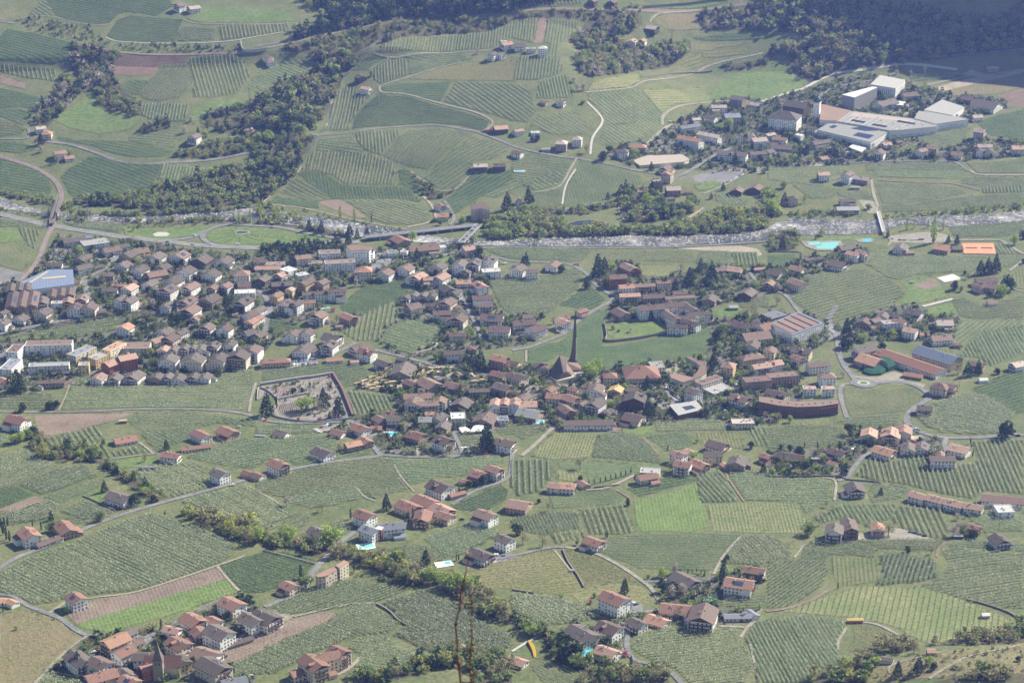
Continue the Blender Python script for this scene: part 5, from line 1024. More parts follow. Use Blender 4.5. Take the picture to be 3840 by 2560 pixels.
2: [(70,412,14,16,10,2,'g','w'),(280,432,11,13,4,4,'w','w','H'),(175,445,9,14,4,2,'l','w','F'),(920,12,13,14,66,2,'g','d'),(740,2,12,12,60,2,'g','d'),(1290,248,16,17,-32,2,'q','d'),(1105,372,14,13,70,2,'p','w'),(1195,368,12,13,70,2,'p','w'),(290,935,9,11,-30,1,'e','n'),(450,925,12,11,-20,2,'e','w'),(60,1195,9,13,30,2,'p','w'),(215,1215,10,12,4,1,'w','w','F'),(455,1300,15,15,-10,3,'q','n','H'),(600,1265,13,13,-10,3,'q','w','H'),(310,1365,7,12,6,1,'l','n'),(50,1395,11,14,-30,2,'e','w'),(1155,1335,13,24,-8,2,'o','n','H'),(1020,1378,13,15,-10,3,'g','w','H'),(2080,895,18,20,-30,4,'g','n'),(1900,975,12,22,4,3,'q','w'),(2240,955,11,15,-44,2,'q','w'),(1830,1068,14,16,-30,3,'g','w'),(2020,1055,18,22,8,3,'s','c'),(1630,1155,13,32,28,2,'s','w'),(1815,1235,13,34,-36,3,'q','w'),(1640,1270,15,36,-36,4,'o','w'),(2030,1405,17,40,-18,3,'g','w'),(2270,1275,16,20,14,3,'q','w'),(2200,1240,8,9,0,3,'e','w','H'),(2100,1235,7,7,0,4,'g','w','H'),(2260,1400,12,24,16,2,'g','w'),(1410,1535,13,18,66,2,'b','w'),(1690,1090,10,12,20,2,'q','w')],
3: [(1080,935,22,36,38,2,'g','w'),(1300,862,17,22,14,2,'b','w'),(2010,945,34,38,-36,2,'g','w'),(1840,893,18,17,-36,2,'b','k'),(1920,1065,12,14,14,2,'q','w'),(1950,1195,14,15,-30,4,'q','p'),(1990,1335,12,20,0,2,'q','c'),(1945,1375,9,10,78,3,'b','w'),(2035,1375,9,10,78,3,'b','w'),(2300,1350,14,18,0,3,'p','c'),(1740,1405,15,14,-20,2,'e','w'),(1410,1375,12,14,40,3,'e','w'),(1510,1350,12,14,-20,2,'e','n'),(1090,1315,13,12,10,2,'p','w'),(1020,1390,16,14,66,3,'b','w'),(480,1300,13,28,30,2,'g','w'),(130,1345,16,28,-16,1,'g','n'),(10,1385,12,14,50,2,'g','w'),(510,1445,12,13,30,1,'e','n'),(1200,1300,8,10,30,1,'g','n'),(2060,622,11,18,0,1,'q','n'),(160,1045,30,42,-22,6,'g','w','H'),(270,950,26,34,-34,5,'g','d'),(110,1270,12,20,-20,2,'r','w'),(410,1170,9,14,-40,3,'b','w'),(290,1240,10,10,50,3,'w','w','F'),(20,1230,10,14,30,2,'q','w')],
}
ROOFW = {'g': 'grey-brown', 'b': 'brown', 'r': 'red tiled', 'o': 'bright orange', 'p': 'pinkish', 'y': 'yellow timber', 'm': 'blue metal', 's': 'slate grey', 'w': 'white', 'l': 'pale grey', 'e': 'reddish brown', 'q': 'pale pinkish grey'}
WALLW = {'w': 'white', 'c': 'cream', 'y': 'yellow', 'n': 'brownish', 'o': 'orange', 'r': 'dark red', 'd': 'dark timber', 'k': 'brick coloured', 'p': 'pink', 'l': 'pale'}
NUMW = {1: 'one', 2: 'two', 3: 'three', 4: 'four', 5: 'five', 6: 'six'}
def win_mesh():
    b = MB(); b.box(-0.62, -0.05, -0.72, 0.62, 0.03, 0.72, 0); b.box(-0.5, 0.03, -0.6, -0.03, 0.05, 0.6, 1); b.box(0.03, 0.03, -0.6, 0.5, 0.05, 0.6, 1)
    return b.mesh('window', ['frame', 'glass'])
WIN = win_mesh()
def chim_mesh():
    b = MB(); b.box(-0.35, -0.35, -1.2, 0.35, 0.35, 1.0, 0); b.box(-0.45, -0.45, 1.0, 0.45, 0.45, 1.15, 1); b.box(-0.3, -0.3, 1.15, 0.3, 0.3, 1.4, 0)
    return b.mesh('chimney', ['wall_c', 'roof_g'])
CHIM = chim_mesh()
def sky_mesh():
    b = MB(); b.box(-0.6, -0.75, -0.02, 0.6, 0.75, 0.12, 0); b.box(-0.48, -0.62, 0.12, 0.48, 0.62, 0.14, 1)
    return b.mesh('skylight', ['metal', 'glass'])
SKYL = sky_mesh()
def vent_mesh():
    b = MB(); b.box(-0.6, -0.6, 0, 0.6, 0.6, 0.9, 0); b.box(-0.8, -0.8, 0.9, 0.8, 0.8, 1.05, 0); return b.mesh('vent', ['metal'])
VENT = vent_mesh()
FOOT = []                                  # footprints, so that shrubs keep off the roofs
def windows_on(parent, faces, storeys, sh, single, wmap):
    """windows on the walls that can be seen; faces = (p0, p1) ground lines, outward to the right of p0->p1"""
    J = MB(); any_ = False
    for (x0, y0, x1, y1) in faces:
        L = math.hypot(x1-x0, y1-y0); n = max(int(L/3.1), 1)
        ux, uy = (x1-x0)/L, (y1-y0)/L; nx, ny = uy, -ux
        a = math.atan2(-nx, ny)
        for s in range(storeys):
            for k in range(n):
                if random.random() < 0.22: continue
                t = (k+0.5)/n*L; z = s*sh+1.55
                px, py = x0+ux*t+nx*0.04, y0+uy*t+ny*0.04
                if single:
                    o = link('window', WIN, parent, (px, py, z), a)
                else:
                    any_ = True
                    for w_, h_, d_, m_ in ((0.62, 0.72, 0.03, 0), (0.5, 0.6, 0.05, 1)):
                        p = []
                        for i, j in ((-1, -1), (1, -1), (1, 1), (-1, 1)):
                            p.append((px+ux*w_*i+nx*d_, py+uy*w_*i+ny*d_, z+h_*j))
                        J.poly(p, m_)
    if any_: link('windows', J.mesh('windows', ['frame', 'glass']), parent, kind='stuff')
def roof_gable(b, L, W, h, rise, ov, th=0.32):
    l = L/2+ov; w_ = W/2+ov; s = rise/(W/2); e = h-s*ov; r = h+rise
    top = [(-l, -w_, e+th), (l, -w_, e+th), (l, 0, r+th), (-l, 0, r+th), (-l, w_, e+th), (l, w_, e+th)]
    bot = [(x, y, z-th) for x, y, z in top]
    b.faces(top+bot, [(0, 1, 2, 3), (3, 2, 5, 4), (7, 6, 9, 8), (8, 9, 10, 11), (1, 0, 6, 7), (4, 5, 11, 10), (0, 3, 9, 6), (3, 4, 10, 9), (2, 1, 7, 8), (5, 2, 8, 11)])
def roof_hip(b, L, W, h, rise, ov, th=0.32):
    l = L/2+ov; w_ = W/2+ov; r = max(L/2-W/2, 0.15); z = h-0.2
    t = [(-l, -w_, z+th), (l, -w_, z+th), (l, w_, z+th), (-l, w_, z+th), (-r, 0, h+rise+th), (r, 0, h+rise+th)]
    bo = [(x, y, z) for x, y, _ in t[:4]]
    b.faces(t+bo, [(0, 1, 5, 4), (1, 2, 5), (2, 3, 4, 5), (3, 0, 4), (6, 9, 8, 7), (0, 6, 7, 1), (1, 7, 8, 2), (2, 8, 9, 3), (3, 9, 6, 0)])
def house(tile, e):
    x, y, W, L, ang, st, rf, wl = e[:8]; shape = e[8] if len(e) > 8 else 'G'
    sh = 2.9; h = st*sh+0.2; rise = 0 if shape == 'F' else W/2*(0.42 if shape == 'G' else 0.55)
    if W < 6 and st == 1: h = 2.6
    hh = h+rise*0.5
    X, Y = G(tile, x, y, hh)
    a = math.radians(ang); ca, sa = math.cos(a), math.sin(a)
    cs = np.array([(-L/2, -W/2), (L/2, -W/2), (L/2, W/2), (-L/2, W/2)])
    wc = np.column_stack([X+cs[:, 0]*ca-cs[:, 1]*sa, Y+cs[:, 0]*sa+cs[:, 1]*ca]); FOOT.append(wc)
    z0 = float(hz(wc[:, 0], wc[:, 1]).mean())
    small = st == 1 and W*L < 120
    nm = 'shed' if small else ('apartment_block' if (shape == 'F' and st >= 3) else ('flat_roofed_building' if shape == 'F' else ('hall' if W*L > 700 else ('villa' if shape == 'H' else ('barn' if wl in 'nd' and st <= 2 else ('apartment_house' if st >= 4 else ('guest_house' if W*L > 300 and st >= 3 else ('bungalow' if st == 1 else 'house'))))))))
    root = bpy.data.objects.new(nm, None); COL.objects.link(root); root.location = (X, Y, z0); root.rotation_euler = (0, 0, a)
    kind = {'shed': 'shed', 'apartment_block': 'block of flats', 'flat_roofed_building': 'building', 'hall': 'hall', 'house': 'house', 'villa': 'villa', 'barn': 'barn', 'apartment_house': 'apartment house', 'guest_house': 'guest house', 'bungalow': 'bungalow'}[nm]
    rw = {'G': ' gabled roof', 'H': ' hipped roof', 'F': ' flat roof'}[shape]
    desc = WALLW.get(wl, 'white')+((' '+NUMW[st]+'-storey ') if not small else ' ')+kind+' with '+ROOFW[rf]+rw
    thing(root, desc, {'block of flats': 'apartment block'}.get(kind, kind), 'buildings of the valley', pos=(X, Y))
    wm = 'wall_'+(wl if wl in WALLS else 'c')
    b = MB(); l, w_ = L/2, W/2
    if shape == 'G':
        p = [(-l, -w_, -2), (l, -w_, -2), (l, w_, -2), (-l, w_, -2), (-l, -w_, h), (l, -w_, h), (l, w_, h), (-l, w_, h), (-l, 0, h+rise), (l, 0, h+rise)]
        b.faces(p, [(0, 1, 5, 4), (2, 3, 7, 6), (1, 2, 6, 9, 5), (3, 0, 4, 8, 7)])
    else:
        b.faces([(-l, -w_, -2), (l, -w_, -2), (l, w_, -2), (-l, w_, -2), (-l, -w_, h), (l, -w_, h), (l, w_, h), (-l, w_, h)], [(0, 1, 5, 4), (1, 2, 6, 5), (2, 3, 7, 6), (3, 0, 4, 7), (4, 5, 6, 7)])
        if shape == 'F':                    # parapet
            for q in ((-l, -w_, l, -w_+0.35), (-l, w_-0.35, l, w_), (-l, -w_+0.35, -l+0.35, w_-0.35), (l-0.35, -w_+0.35, l, w_-0.35)):
                b.box(q[0], q[1], h+0.003, q[2], q[3], h+0.55)
    link('walls', b.mesh('walls', [wm]), root)
    ov = 0.4 if small else (0.9 if W < 14 else 1.15)
    b = MB()
    if shape == 'G': roof_gable(b, L, W, h, rise, ov)
    elif shape == 'H': roof_hip(b, L, W, h, rise, ov*0.8)
    else: b.box(-l+0.36, -w_+0.36, h+0.004, l-0.36, w_-0.36, h+0.16)
    roof = link('roof', b.mesh('roof', ['roof_'+rf]), root)
    if small: return root
    cam_a = math.atan2(-Y, -X)-a               # direction of the viewer in the house's own axes
    fc = [(-l, -w_, l, -w_, 0, -1), (l, -w_, l, w_, 1, 0), (l, w_, -l, w_, 0, 1), (-l, w_, -l, -w_, -1, 0)]
    seen = [f for f in fc if f[4]*math.cos(cam_a)+f[5]*math.sin(cam_a) > -0.12]
    near = Y < 1990
    if wl not in 'd' or st > 2:
        windows_on(root, [f[:4] for f in seen], st, sh, near and nm not in ('hall',), None)
    best = max(seen, key=lambda f: (f[4]*math.cos(cam_a)+f[5]*math.sin(cam_a)))
    # balconies and boarded gable on the side that shows
    rnd = random.random()
    if shape == 'G' and st >= 2 and nm in ('house', 'guest_house', 'apartment_house') and rnd < 0.55:
        gf = [f for f in seen if f[4] != 0]
        f = gf[0] if gf and random.random() < 0.8 else best
        ex, ey = f[4], f[5]; half = (w_ if ex else l)*random.uniform(0.55, 0.92)
        base = (l if ex else w_)
        for s in range(1, st):
            b = MB(); z = s*sh+0.12
            d0, d1 = base+0.01, base+1.25
            def bx(u0, v0, z0_, u1, v1, z1_, m=0):
                if ex: xs = sorted((ex*u0, ex*u1)); b.box(xs[0], v0, z0_, xs[1], v1, z1_, m)
                else: ys = sorted((ey*u0, ey*u1)); b.box(v0, ys[0], z0_, v1, ys[1], z1_, m)
            bx(d0, -half, z, d1, half, z+0.15); bx(d1-0.06, -half, z+0.2, d1, half, z+1.05)
            bx(d0, -half, z+0.2, d1-0.07, -half+0.06, z+1.05); bx(d0, half-0.06, z+0.2, d1-0.07, half, z+1.05)
            link('balcony', b.mesh('balcony', ['wood_dark']), root)
        if ex and rnd < 0.45:
            b = MB(); g = 0.03*ex; zz = h+0.1
            k = 0.96
            b.poly([(ex*l+g, -w_*k, zz-0.3), (ex*l+g, w_*k, zz-0.3), (ex*l+g, w_*k, zz+rise*(1-k)), (ex*l+g, 0, h+rise-0.05), (ex*l+g, -w_*k, zz+rise*(1-k))][::1 if ex > 0 else -1])
            link('gable_boarding', b.mesh('gable_boarding', ['wood_dark']), root)
    # lower annexe against a side wall
    if shape == 'G' and st >= 2 and nm != 'hall' and random.random() < 0.42:
        sg = random.choice((-1, 1)); aw = random.uniform(3.5, 5.5); al = L*random.uniform(0.35, 0.6); ah = 2.9*max(1, st-random.choice((1, 2)))
        x0 = random.choice((-l+0.02, l-al-0.02)); y0, y1 = sorted((sg*(w_+0.01), sg*(w_+aw)))
        b = MB(); b.box(x0, y0, -2, x0+al, y1, ah); an = link('annexe', b.mesh('annexe', [wm]), root)
        b = MB(); yo = sg*(w_+aw+0.6); yi = sg*(w_+0.02); zi = ah+0.25+aw*0.28; zo = ah+0.05-0.17
        p = [(x0-0.5, yo, zo), (x0+al+0.5, yo, zo), (x0+al+0.5, yi, zi), (x0-0.5, yi, zi)]; q = [(a_, b_, c_+0.25) for a_, b_, c_ in p]
        b.faces(p+q, [(0, 1, 2, 3), (4, 5, 6, 7), (0, 1, 5, 4), (1, 2, 6, 5), (3, 0, 4, 7)]); link('annexe_roof', b.mesh('annexe_roof', ['roof_'+rf]), an)
    b = MB(); ex, ey = best[4], best[5]
    if ex: b.box(min(ex*l, ex*(l+0.06)), 1.0, 0, max(ex*l, ex*(l+0.06)), 2.1, 2.1)
    else: b.box(1.0, min(ey*w_, ey*(w_+0.06)), 0, 2.1, max(ey*w_, ey*(w_+0.06)), 2.1)
    link('door', b.mesh('door', ['wood_dark']), root)
    # chimneys, skylights, solar panels sit on the roof
    if shape == 'F':
        for k in range(random.randint(2, 5) if L > 20 else 2):
            link('vent', VENT, roof, (random.uniform(-l*0.8, l*0.8), random.uniform(-w_*0.4, w_*0.4), h+0.17))
    else:
        sl = rise/(W/2) if shape == 'G' else rise/(W/2)
        for k in range(1 if L < 14 else random.randint(1, 3)):
            cx = random.uniform(-l*0.55, l*0.55) if shape == 'G' else random.uniform(-max(l-w_, 0.5), max(l-w_, 0.5)); cy = random.uniform(-w_*0.35, w_*0.35)
            link('chimney', CHIM, roof, (cx, cy, h+rise-abs(cy)*sl+0.4))
        if shape == 'G':
            sa_ = math.atan(sl)
            for k in range(random.choice([0, 0, 1, 2, 4])):
                sg = random.choice((-1, 1)); cy = sg*w_*0.5; cx = random.uniform(-l*0.7, l*0.7)
                o = link('skylight', SKYL, roof, (cx, cy, h+rise-abs(cy)*sl+0.36)); o.rotation_euler = (-sg*sa_, 0, 0)
            if random.random() < 0.07:
                sg = random.choice((-1, 1)); b = MB(); b.box(-l*0.35, -w_*0.28, 0, l*0.35, w_*0.28, 0.1)
                o = link('solar_panel', b.mesh('solar_panel', ['solar']), roof, (0, sg*w_*0.5, h+rise-w_*0.5*sl+0.42)); o.rotation_euler = (-sg*sa_, 0, 0)
            if st >= 3 and random.random() < 0.4 and W > 12:      # dormer
                sg = random.choice((-1, 1)); b = MB(); dz = h+rise-w_*0.55*sl
                cx = random.uniform(-l*0.4, l*0.4)
                roof_gable(b, w_*0.9, 3.2, 0, 0.9, 0.25, 0.2)
                o = link('dormer', b.mesh('dormer', ['roof_'+rf]), roof, (cx, sg*w_*0.42, h+rise-w_*0.42*sl+0.5)); o.rotation_euler = (0, 0, math.pi/2)
    return root
for tile, L_ in HOUSES.items():
    for e in L_: house(tile, e)
print('houses', sum(len(v) for v in HOUSES.values()))
# ------------------------------------------------------------------ landmark buildings
def empty(name, loc, rz=0.0):
    o = bpy.data.objects.new(name, None); COL.objects.link(o); o.location = loc; o.rotation_euler = (0, 0, rz); return o
def slab_building(name, tile, pts, h, roofm, wallm, label, cat='building', wins=0, parapet=0.0):
    """a building whose flat roof outline was read off the photograph; h = height above the land"""
    c = GP(tile, [(sum(p[0] for p in pts)/len(pts), sum(p[1] for p in pts)/len(pts))], h)[0]
    z0 = float(hz(c[0], c[1])); P = plane_pts(tile, pts, z0+h)-c
    if area2(P) < 0: P = P[::-1]
    FOOT.append(P+c)
    root = empty(name, (c[0], c[1], z0)); thing(root, '', cat, 'buildings of the valley', label=label)
    b = MB(); b.prism([tuple(p) for p in P], -2, h); link('walls', b.mesh('walls', [wallm]), root)
    m = P.mean(0); Q = m+(P-m)*1.012
    b = MB(); b.prism([tuple(p) for p in Q], h+0.004, h+0.45); roof = link('roof', b.mesh('roof', [roofm]), root)
    if wins:
        n = len(P); fs = []
        for i in range(n):
            a, d = P[i], P[(i+1) % n]; nx, ny = d[1]-a[1], -(d[0]-a[0])
            if nx*(-c[0])+ny*(-c[1]) > 0 and np.hypot(*(d-a)) > 5: fs.append((a[0], a[1], d[0], d[1]))
        windows_on(root, fs, wins, 3.0, c[1] < 2000, None)
    return root, roof, c, z0
def on_roof(roof, c, z0, tile, pts, h, m, name, th=0.3):
    P = plane_pts(tile, pts, z0+h)-c
    b = MB(); b.prism([tuple(p) for p in P], h-0.3, h+th); return link(name, b.mesh(name, [m]), roof)

# brewery halls
r, rf, c, z0 = slab_building('brewery_hall', 3, [(455,1195),(600,1110),(1115,1205),(945,1310)], 9, 'roof_l', 'wall_w', 'long pale grey brewery hall with skylight strips, nearest the street houses', 'hall', 2)
for a in ([(780,1245),(830,1218),(975,1245),(925,1275)], [(560,1170),(600,1150),(640,1160),(600,1180)], [(760,1180),(860,1165),(1010,1200),(900,1205)]):
    on_roof(rf, c, z0, 3, a, 9.5, 'solar', 'skylight')
r, rf, c, z0 = slab_building('brewery_hall', 3, [(640,1115),(780,1025),(1350,1095),(1545,1165),(1240,1195),(1125,1202)], 9.6, 'roof_l', 'wall_w', 'wide whitish brewery hall roof with rusty patches beside the clock tower', 'hall', 1)
for a in ([(760,1110),(780,1098),(900,1120),(880,1132)], [(950,1150),(970,1138),(1100,1160),(1080,1172)], [(1180,1118),(1200,1106),(1360,1135),(1345,1146)]):
    on_roof(rf, c, z0, 3, a, 10.1, 'glass', 'skylight')
on_roof(rf, c, z0, 3, [(790,1032),(1000,1058),(1330,1100),(1280,1120),(950,1085),(740,1065)], 10.0, 'roof_q', 'roof_patch', 0.1)
for k in range(12):
    f = k/11; a = (660+f*560, 1122+f*72); e = (800+f*600, 1030+f*84)
    on_roof(rf, c, z0, 3, [a, (a[0]+5, a[1]+0.6), (e[0]+5, e[1]+0.6), e], 9.95, 'roof_w' if k % 3 else 'roof_q', 'roof_seam', 0.12)
slab_building('brewery_hall', 3, [(475,1105),(490,960),(765,1020),(640,1112)], 10, 'roof_e', 'wall_w', 'brewery building with pinkish flat roof directly behind the clock tower', 'hall', 2)
slab_building('warehouse', 3, [(680,872),(955,800),(1005,806),(795,898)], 20, 'roof_w', 'roof_l', 'tall silvery windowless box hall of the brewery', 'hall')
slab_building('office_block', 3, [(940,778),(1030,694),(1262,738),(1172,815)], 12, 'roof_w', 'wall_w', 'white office block with overhanging white flat roof at the edge of the woods', 'building', 3)
slab_building('brewery_hall', 3, [(1345,1092),(1385,1022),(1700,1064),(1840,1100),(1550,1140)], 10, 'roof_l', 'wall_w', 'grey roofed brewery hall with white gable wall facing the orchard', 'hall', 2)
slab_building('brewery_hall', 3, [(1435,1012),(1600,918),(1800,985),(1690,1062)], 9, 'roof_l', 'wall_w', 'grey brewery shed between yard and big brown gabled hall', 'hall')
slab_building('loading_dock', 3, [(740,1355),(790,1320),(905,1360),(860,1400)], 4, 'roof_w', 'metal', 'white striped loading canopy below the long brewery hall', 'canopy')
slab_building('canopy', 3, [(1160,965),(1200,930),(1265,940),(1240,970)], 4, 'roof_w', 'concrete', 'small white canopy against the brewery coach house', 'canopy')
slab_building('terrace_deck', 2, [(1110,1480),(1230,1432),(1560,1422),(1630,1465),(1585,1488),(1180,1522)], 3.5, 'roof_q', 'wall_c', 'long low flat garage deck curving along the street below the orchard', 'building')
for x, y in ((700,1130),(820,1085),(900,1160),(1040,1110),(1150,1140),(1280,1150),(1420,1150),(860,1060),(1010,1080),(1210,1170)):
    p = plane_pts(3, [(x, y)], z0+10.05)[0]-c; link('vent', VENT, rf, (p[0], p[1], 10.05))
# clock tower with onion dome
def clock_tower():
    X, Y = G(3, 445, 1100); z = float(hz(X, Y)); root = empty('clock_tower', (X, Y, z), math.radians(-22))
    thing(root, '', 'tower', label='white square clock tower with dark green onion dome at the brewery')
    b = MB(); b.box(-4.6, -4.6, -1, 4.6, 4.6, 26); link('shaft', b.mesh('shaft', ['wall_w']), root)
    b = MB(); b.box(-5.1, -5.1, 26, 5.1, 5.1, 27); link('cornice', b.mesh('cornice', ['wall_c']), root)
    b = MB()
    prof = [(4.9, 27), (4.6, 28), (5.6, 30), (5.4, 32), (3.6, 34), (1.3, 35.5), (0.5, 37), (0.2, 40.5)]
    b.tube([(0, 0, q) for _, q in prof], [p for p, _ in prof], 10); d = link('onion_dome', b.mesh('onion_dome', ['copper_green']), root)
    b = MB(); b.beam((0, 0, 40), (0, 0, 43), 0.12); link('finial', b.mesh('finial', ['metal']), d)
    for dx, dy in ((0, -1), (1, 0), (-1, 0)):
        b = MB(); n = 16
        pts = [(2.3*math.cos(6.283*i/n), 2.3*math.sin(6.283*i/n)) for i in range(n)]
        def to(u, v, o): return (dx*(4.6+o)+(-dy)*u, dy*(4.6+o)+dx*u, 20.5+v)
        b.poly([to(u, v, 0.06) for u, v in pts][::1], 0); b.beam(to(0, 0, 0.1), to(0, 1.7, 0.1), 0.12, 1); b.beam(to(0, 0, 0.1), to(1.1, -0.4, 0.1), 0.12, 1)
        link('clock_face', b.mesh('clock_face', ['paint_white', 'frame']), root)
    windows_on(root, [(-4.6, -4.6, 4.6, -4.6), (4.6, -4.6, 4.6, 4.6), (-4.6, 4.6, -4.6, -4.6)], 5, 3.6, True, None)
clock_tower()

# parish church with the tall curved spire
def church():
    z0 = float(hz(*G(22, 500, 300)))
    X, Y = G(22, 500, 300); root = empty('parish_church', (X, Y, z0))
    thing(root, '', 'church', label='modern parish church with steep brown tent roofs and tall needle spire')
    def V(x, y, h):
        p = plane_pts(22, [(x, y)], z0+h)[0]; return (p[0]-X, p[1]-Y, h)
    FOOT.append(plane_pts(22, [(345,330),(410,375),(575,335),(665,275),(600,200),(440,180)], z0+5))
    b = MB(); P = plane_pts(22, [(352,325),(412,362),(570,325),(655,268),(600,205),(440,225),(370,250)], z0+6)-np.array([X, Y]); b.prism([tuple(p) for p in P], -2, 6)
    link('walls', b.mesh('walls', ['wall_c']), root)
    def roof(name, faces, m='roof_b'):
        b = MB()
        for f in faces: b.poly([V(*p) for p in f])
        o = link(name, b.mesh(name, [m]), root)
        s = o.modifiers.new('thickness', 'SOLIDIFY'); s.thickness = 0.5; s.offset = -1
        return o
    A = (437,130,22); B = (365,245,7); C = (345,340,4.5); D = (470,285,13); E = (525,160,17); F2 = (405,372,4.5); Gp = (575,322,5); Hh = (500,275,13)
    roof('main_roof', [[A, B, C, D], [A, D, Hh, (492,190,17), E]], 'roof_g')
    roof('porch_roof', [[D, F2, Gp], [D, C, F2]], 'roof_g')
    roof('nave_roof', [[(492,190,16.5), (600,197,13), (662,268,6.5), (540,262,9)], [(492,190,16.5), (540,262,9), (575,300,6), (500,278,11)]], 'roof_e')
    b = MB(); g = [V(552,235,2), V(655,268,2), V(655,268,6.2), V(545,262,9)]
    b.poly(g); g = [V(355,365,0), V(418,372,0), V(418,330,6), V(352,325,6)]; b.poly(g)
    link('white_gable', b.mesh('white_gable', ['wall_w']), root)
    # vestry with a low pyramid roof beside it
    b = MB(); p = [V(262,330,4), V(345,345,4), V(360,290,4), V(300,262,4)]; ap = V(330,258,11)
    for i in range(4): b.poly([p[i], p[(i+1) % 4], ap])
    link('vestry_roof', b.mesh('vestry_roof', ['roof_g']), root)
    b = MB(); b.prism([(q[0]*0.99, q[1]*0.99) for q in p], -1, 3.9); link('vestry_walls', b.mesh('vestry_walls', ['wall_c']), root)
    # spire: loft from a wide curved foot to a point
    bx, by = G(22, 573, 205); bx -= X; by -= Y
    b = MB(); secs = [(0, 10.5, 6.5, -2.6), (4, 8.0, 5.6, -1.5), (9, 6.4, 4.9, -0.8), (16, 5.2, 4.2, -0.35), (26, 4.2, 3.4, 0), (38, 3.0, 2.5, 0.15), (50, 1.9, 1.6, 0.25), (59, 0.5, 0.4, 0.3)]
    rings = [[(bx+o+sx*wx/2, by+sy*wy/2, hh) for sx, sy in ((-1, -1), (1, -1), (1, 1), (-1, 1))] for hh, wx, wy, o in secs]
    pts = [q for r_ in rings for q in r_]
    b.faces(pts, [(k*4+i, k*4+(i+1) % 4, k*4+4+(i+1) % 4, k*4+4+i) for k in range(len(secs)-1) for i in range(4)])
    sp = link('spire', b.mesh('spire', ['roof_g']), root)
    b = MB(); b.box(bx+1.35, by-2.5, 8, bx+2.1, by-2.0, 30); b.faces([(bx+0.6, by-2.9, -1), (bx+3.6, by-2.9, -1), (bx+2.4, by-2.55, 14), (bx+1.4, by-2.55, 14)], [(0, 1, 2, 3)])
    link('white_side', b.mesh('white_side', ['wall_w']), sp)
    b = MB(); b.beam((bx+0.3, by, 58), (bx+0.3, by, 63), 0.12); b.beam((bx-0.7, by, 61.4), (bx+1.3, by, 61.4), 0.12); link('cross', b.mesh('cross', ['metal']), sp)
church()
# old village church at the lower edge of the view
def old_church():
    X, Y = G(30, 1455, 1400, 12); z = float(hz(X, Y)); root = empty('village_church', (X, Y, z))
    thing(root, '', 'church', label='old village church with dark stone steeple and red nave roof')
    b = MB(); w_ = 3.6; b.box(-w_, -w_, -2, w_, w_, 17); t = link('tower', b.mesh('tower', ['stone_wall']), root)
    b = MB(); e = w_+0.25; p = [(-e, -e, 17.01), (e, -e, 17.01), (e, e, 17.01), (-e, e, 17.01)]; k = 1.9
    q = [(-k, -k, 23), (k, -k, 23), (k, k, 23), (-k, k, 23)]; top = (0, 0, 32)
    b.faces(p+q, [(0, 1, 5, 4), (1, 2, 6, 5), (2, 3, 7, 6), (3, 0, 4, 7), (0, 3, 2, 1)])
    for i in range(4): b.poly([q[i], q[(i+1) % 4], top])
    s = link('steeple', b.mesh('steeple', ['roof_g']), root)
    b = MB(); b.beam((0, 0, 31.5), (0, 0, 34.5), 0.1); b.beam((-0.6, 0, 33.6), (0.6, 0, 33.6), 0.1); link('cross', b.mesh('cross', ['metal']), s)
    for x in (-1, 1):
        b = MB(); b.box(x*1.2-0.5, -w_-0.08, 13.4, x*1.2+0.5, -w_+0.02, 15.6); link('belfry_window', b.mesh('belfry_window', ['glass']), t)
        b = MB(); b.box(w_-0.02, x*1.2-0.5, 13.4, w_+0.08, x*1.2+0.5, 15.6); link('belfry_window', b.mesh('belfry_window', ['glass']), t)
    b = MB(); b.box(-11, 3.0, -2, 15, 15, 8); link('nave_walls', b.mesh('nave_walls', ['wall_c']), root)
    b = MB(); L = 27; p = [(-12, 2.2, 7.6), (16, 2.2, 7.6), (16, 9, 15), (-12, 9, 15), (-12, 15.8, 7.6), (16, 15.8, 7.6)]
    b.faces(p, [(0, 1, 2, 3), (3, 2, 5, 4)]); o = link('nave_roof', b.mesh('nave_roof', ['roof_r']), root)
    s2 = o.modifiers.new('thickness', 'SOLIDIFY'); s2.thickness = 0.4
    b = MB(); b.poly([(-11, 3, 8), (-11, 15, 8), (-11, 9, 14.6)][::-1]); b.poly([(15, 3, 8), (15, 15, 8), (15, 9, 14.6)]); link('gable', b.mesh('gable', ['wall_c']), root)
old_church()
# warehouse with blue metal roof
r, rf, c, z0 = slab_building('warehouse', 10, [(180,1030),(440,912),(668,912),(678,1045),(300,1095),(280,1042)], 9, 'roof_m', 'wall_w', 'warehouse with pale blue metal roof and two cream strips by the railway', 'warehouse', 1)
MATS['roof_blue'] = mat('roof_blue', (0.21, 0.26, 0.37), 0.4, col2=(0.25, 0.30, 0.42), nscale=0.2, metal=0.2)
rf.data.materials[0] = MATS['roof_blue']
on_roof(rf, c, z0, 10, [(385,985),(605,965),(605,980),(388,998)], 9.5, 'wood_pale', 'light_strip')
on_roof(rf, c, z0, 10, [(240,1042),(430,925),(446,925),(262,1042)], 9.5, 'wood_pale', 'light_strip')
for k in range(14):
    x0 = 300+k*27
    on_roof(rf, c, z0, 10, [(x0,1090-k*3.4),(x0+3,1090-k*3.4),(x0+3-8,1000 if k < 5 else 930),(x0-8,1000 if k < 5 else 930)], 9.5, 'metal', 'roof_seam', 0.12)
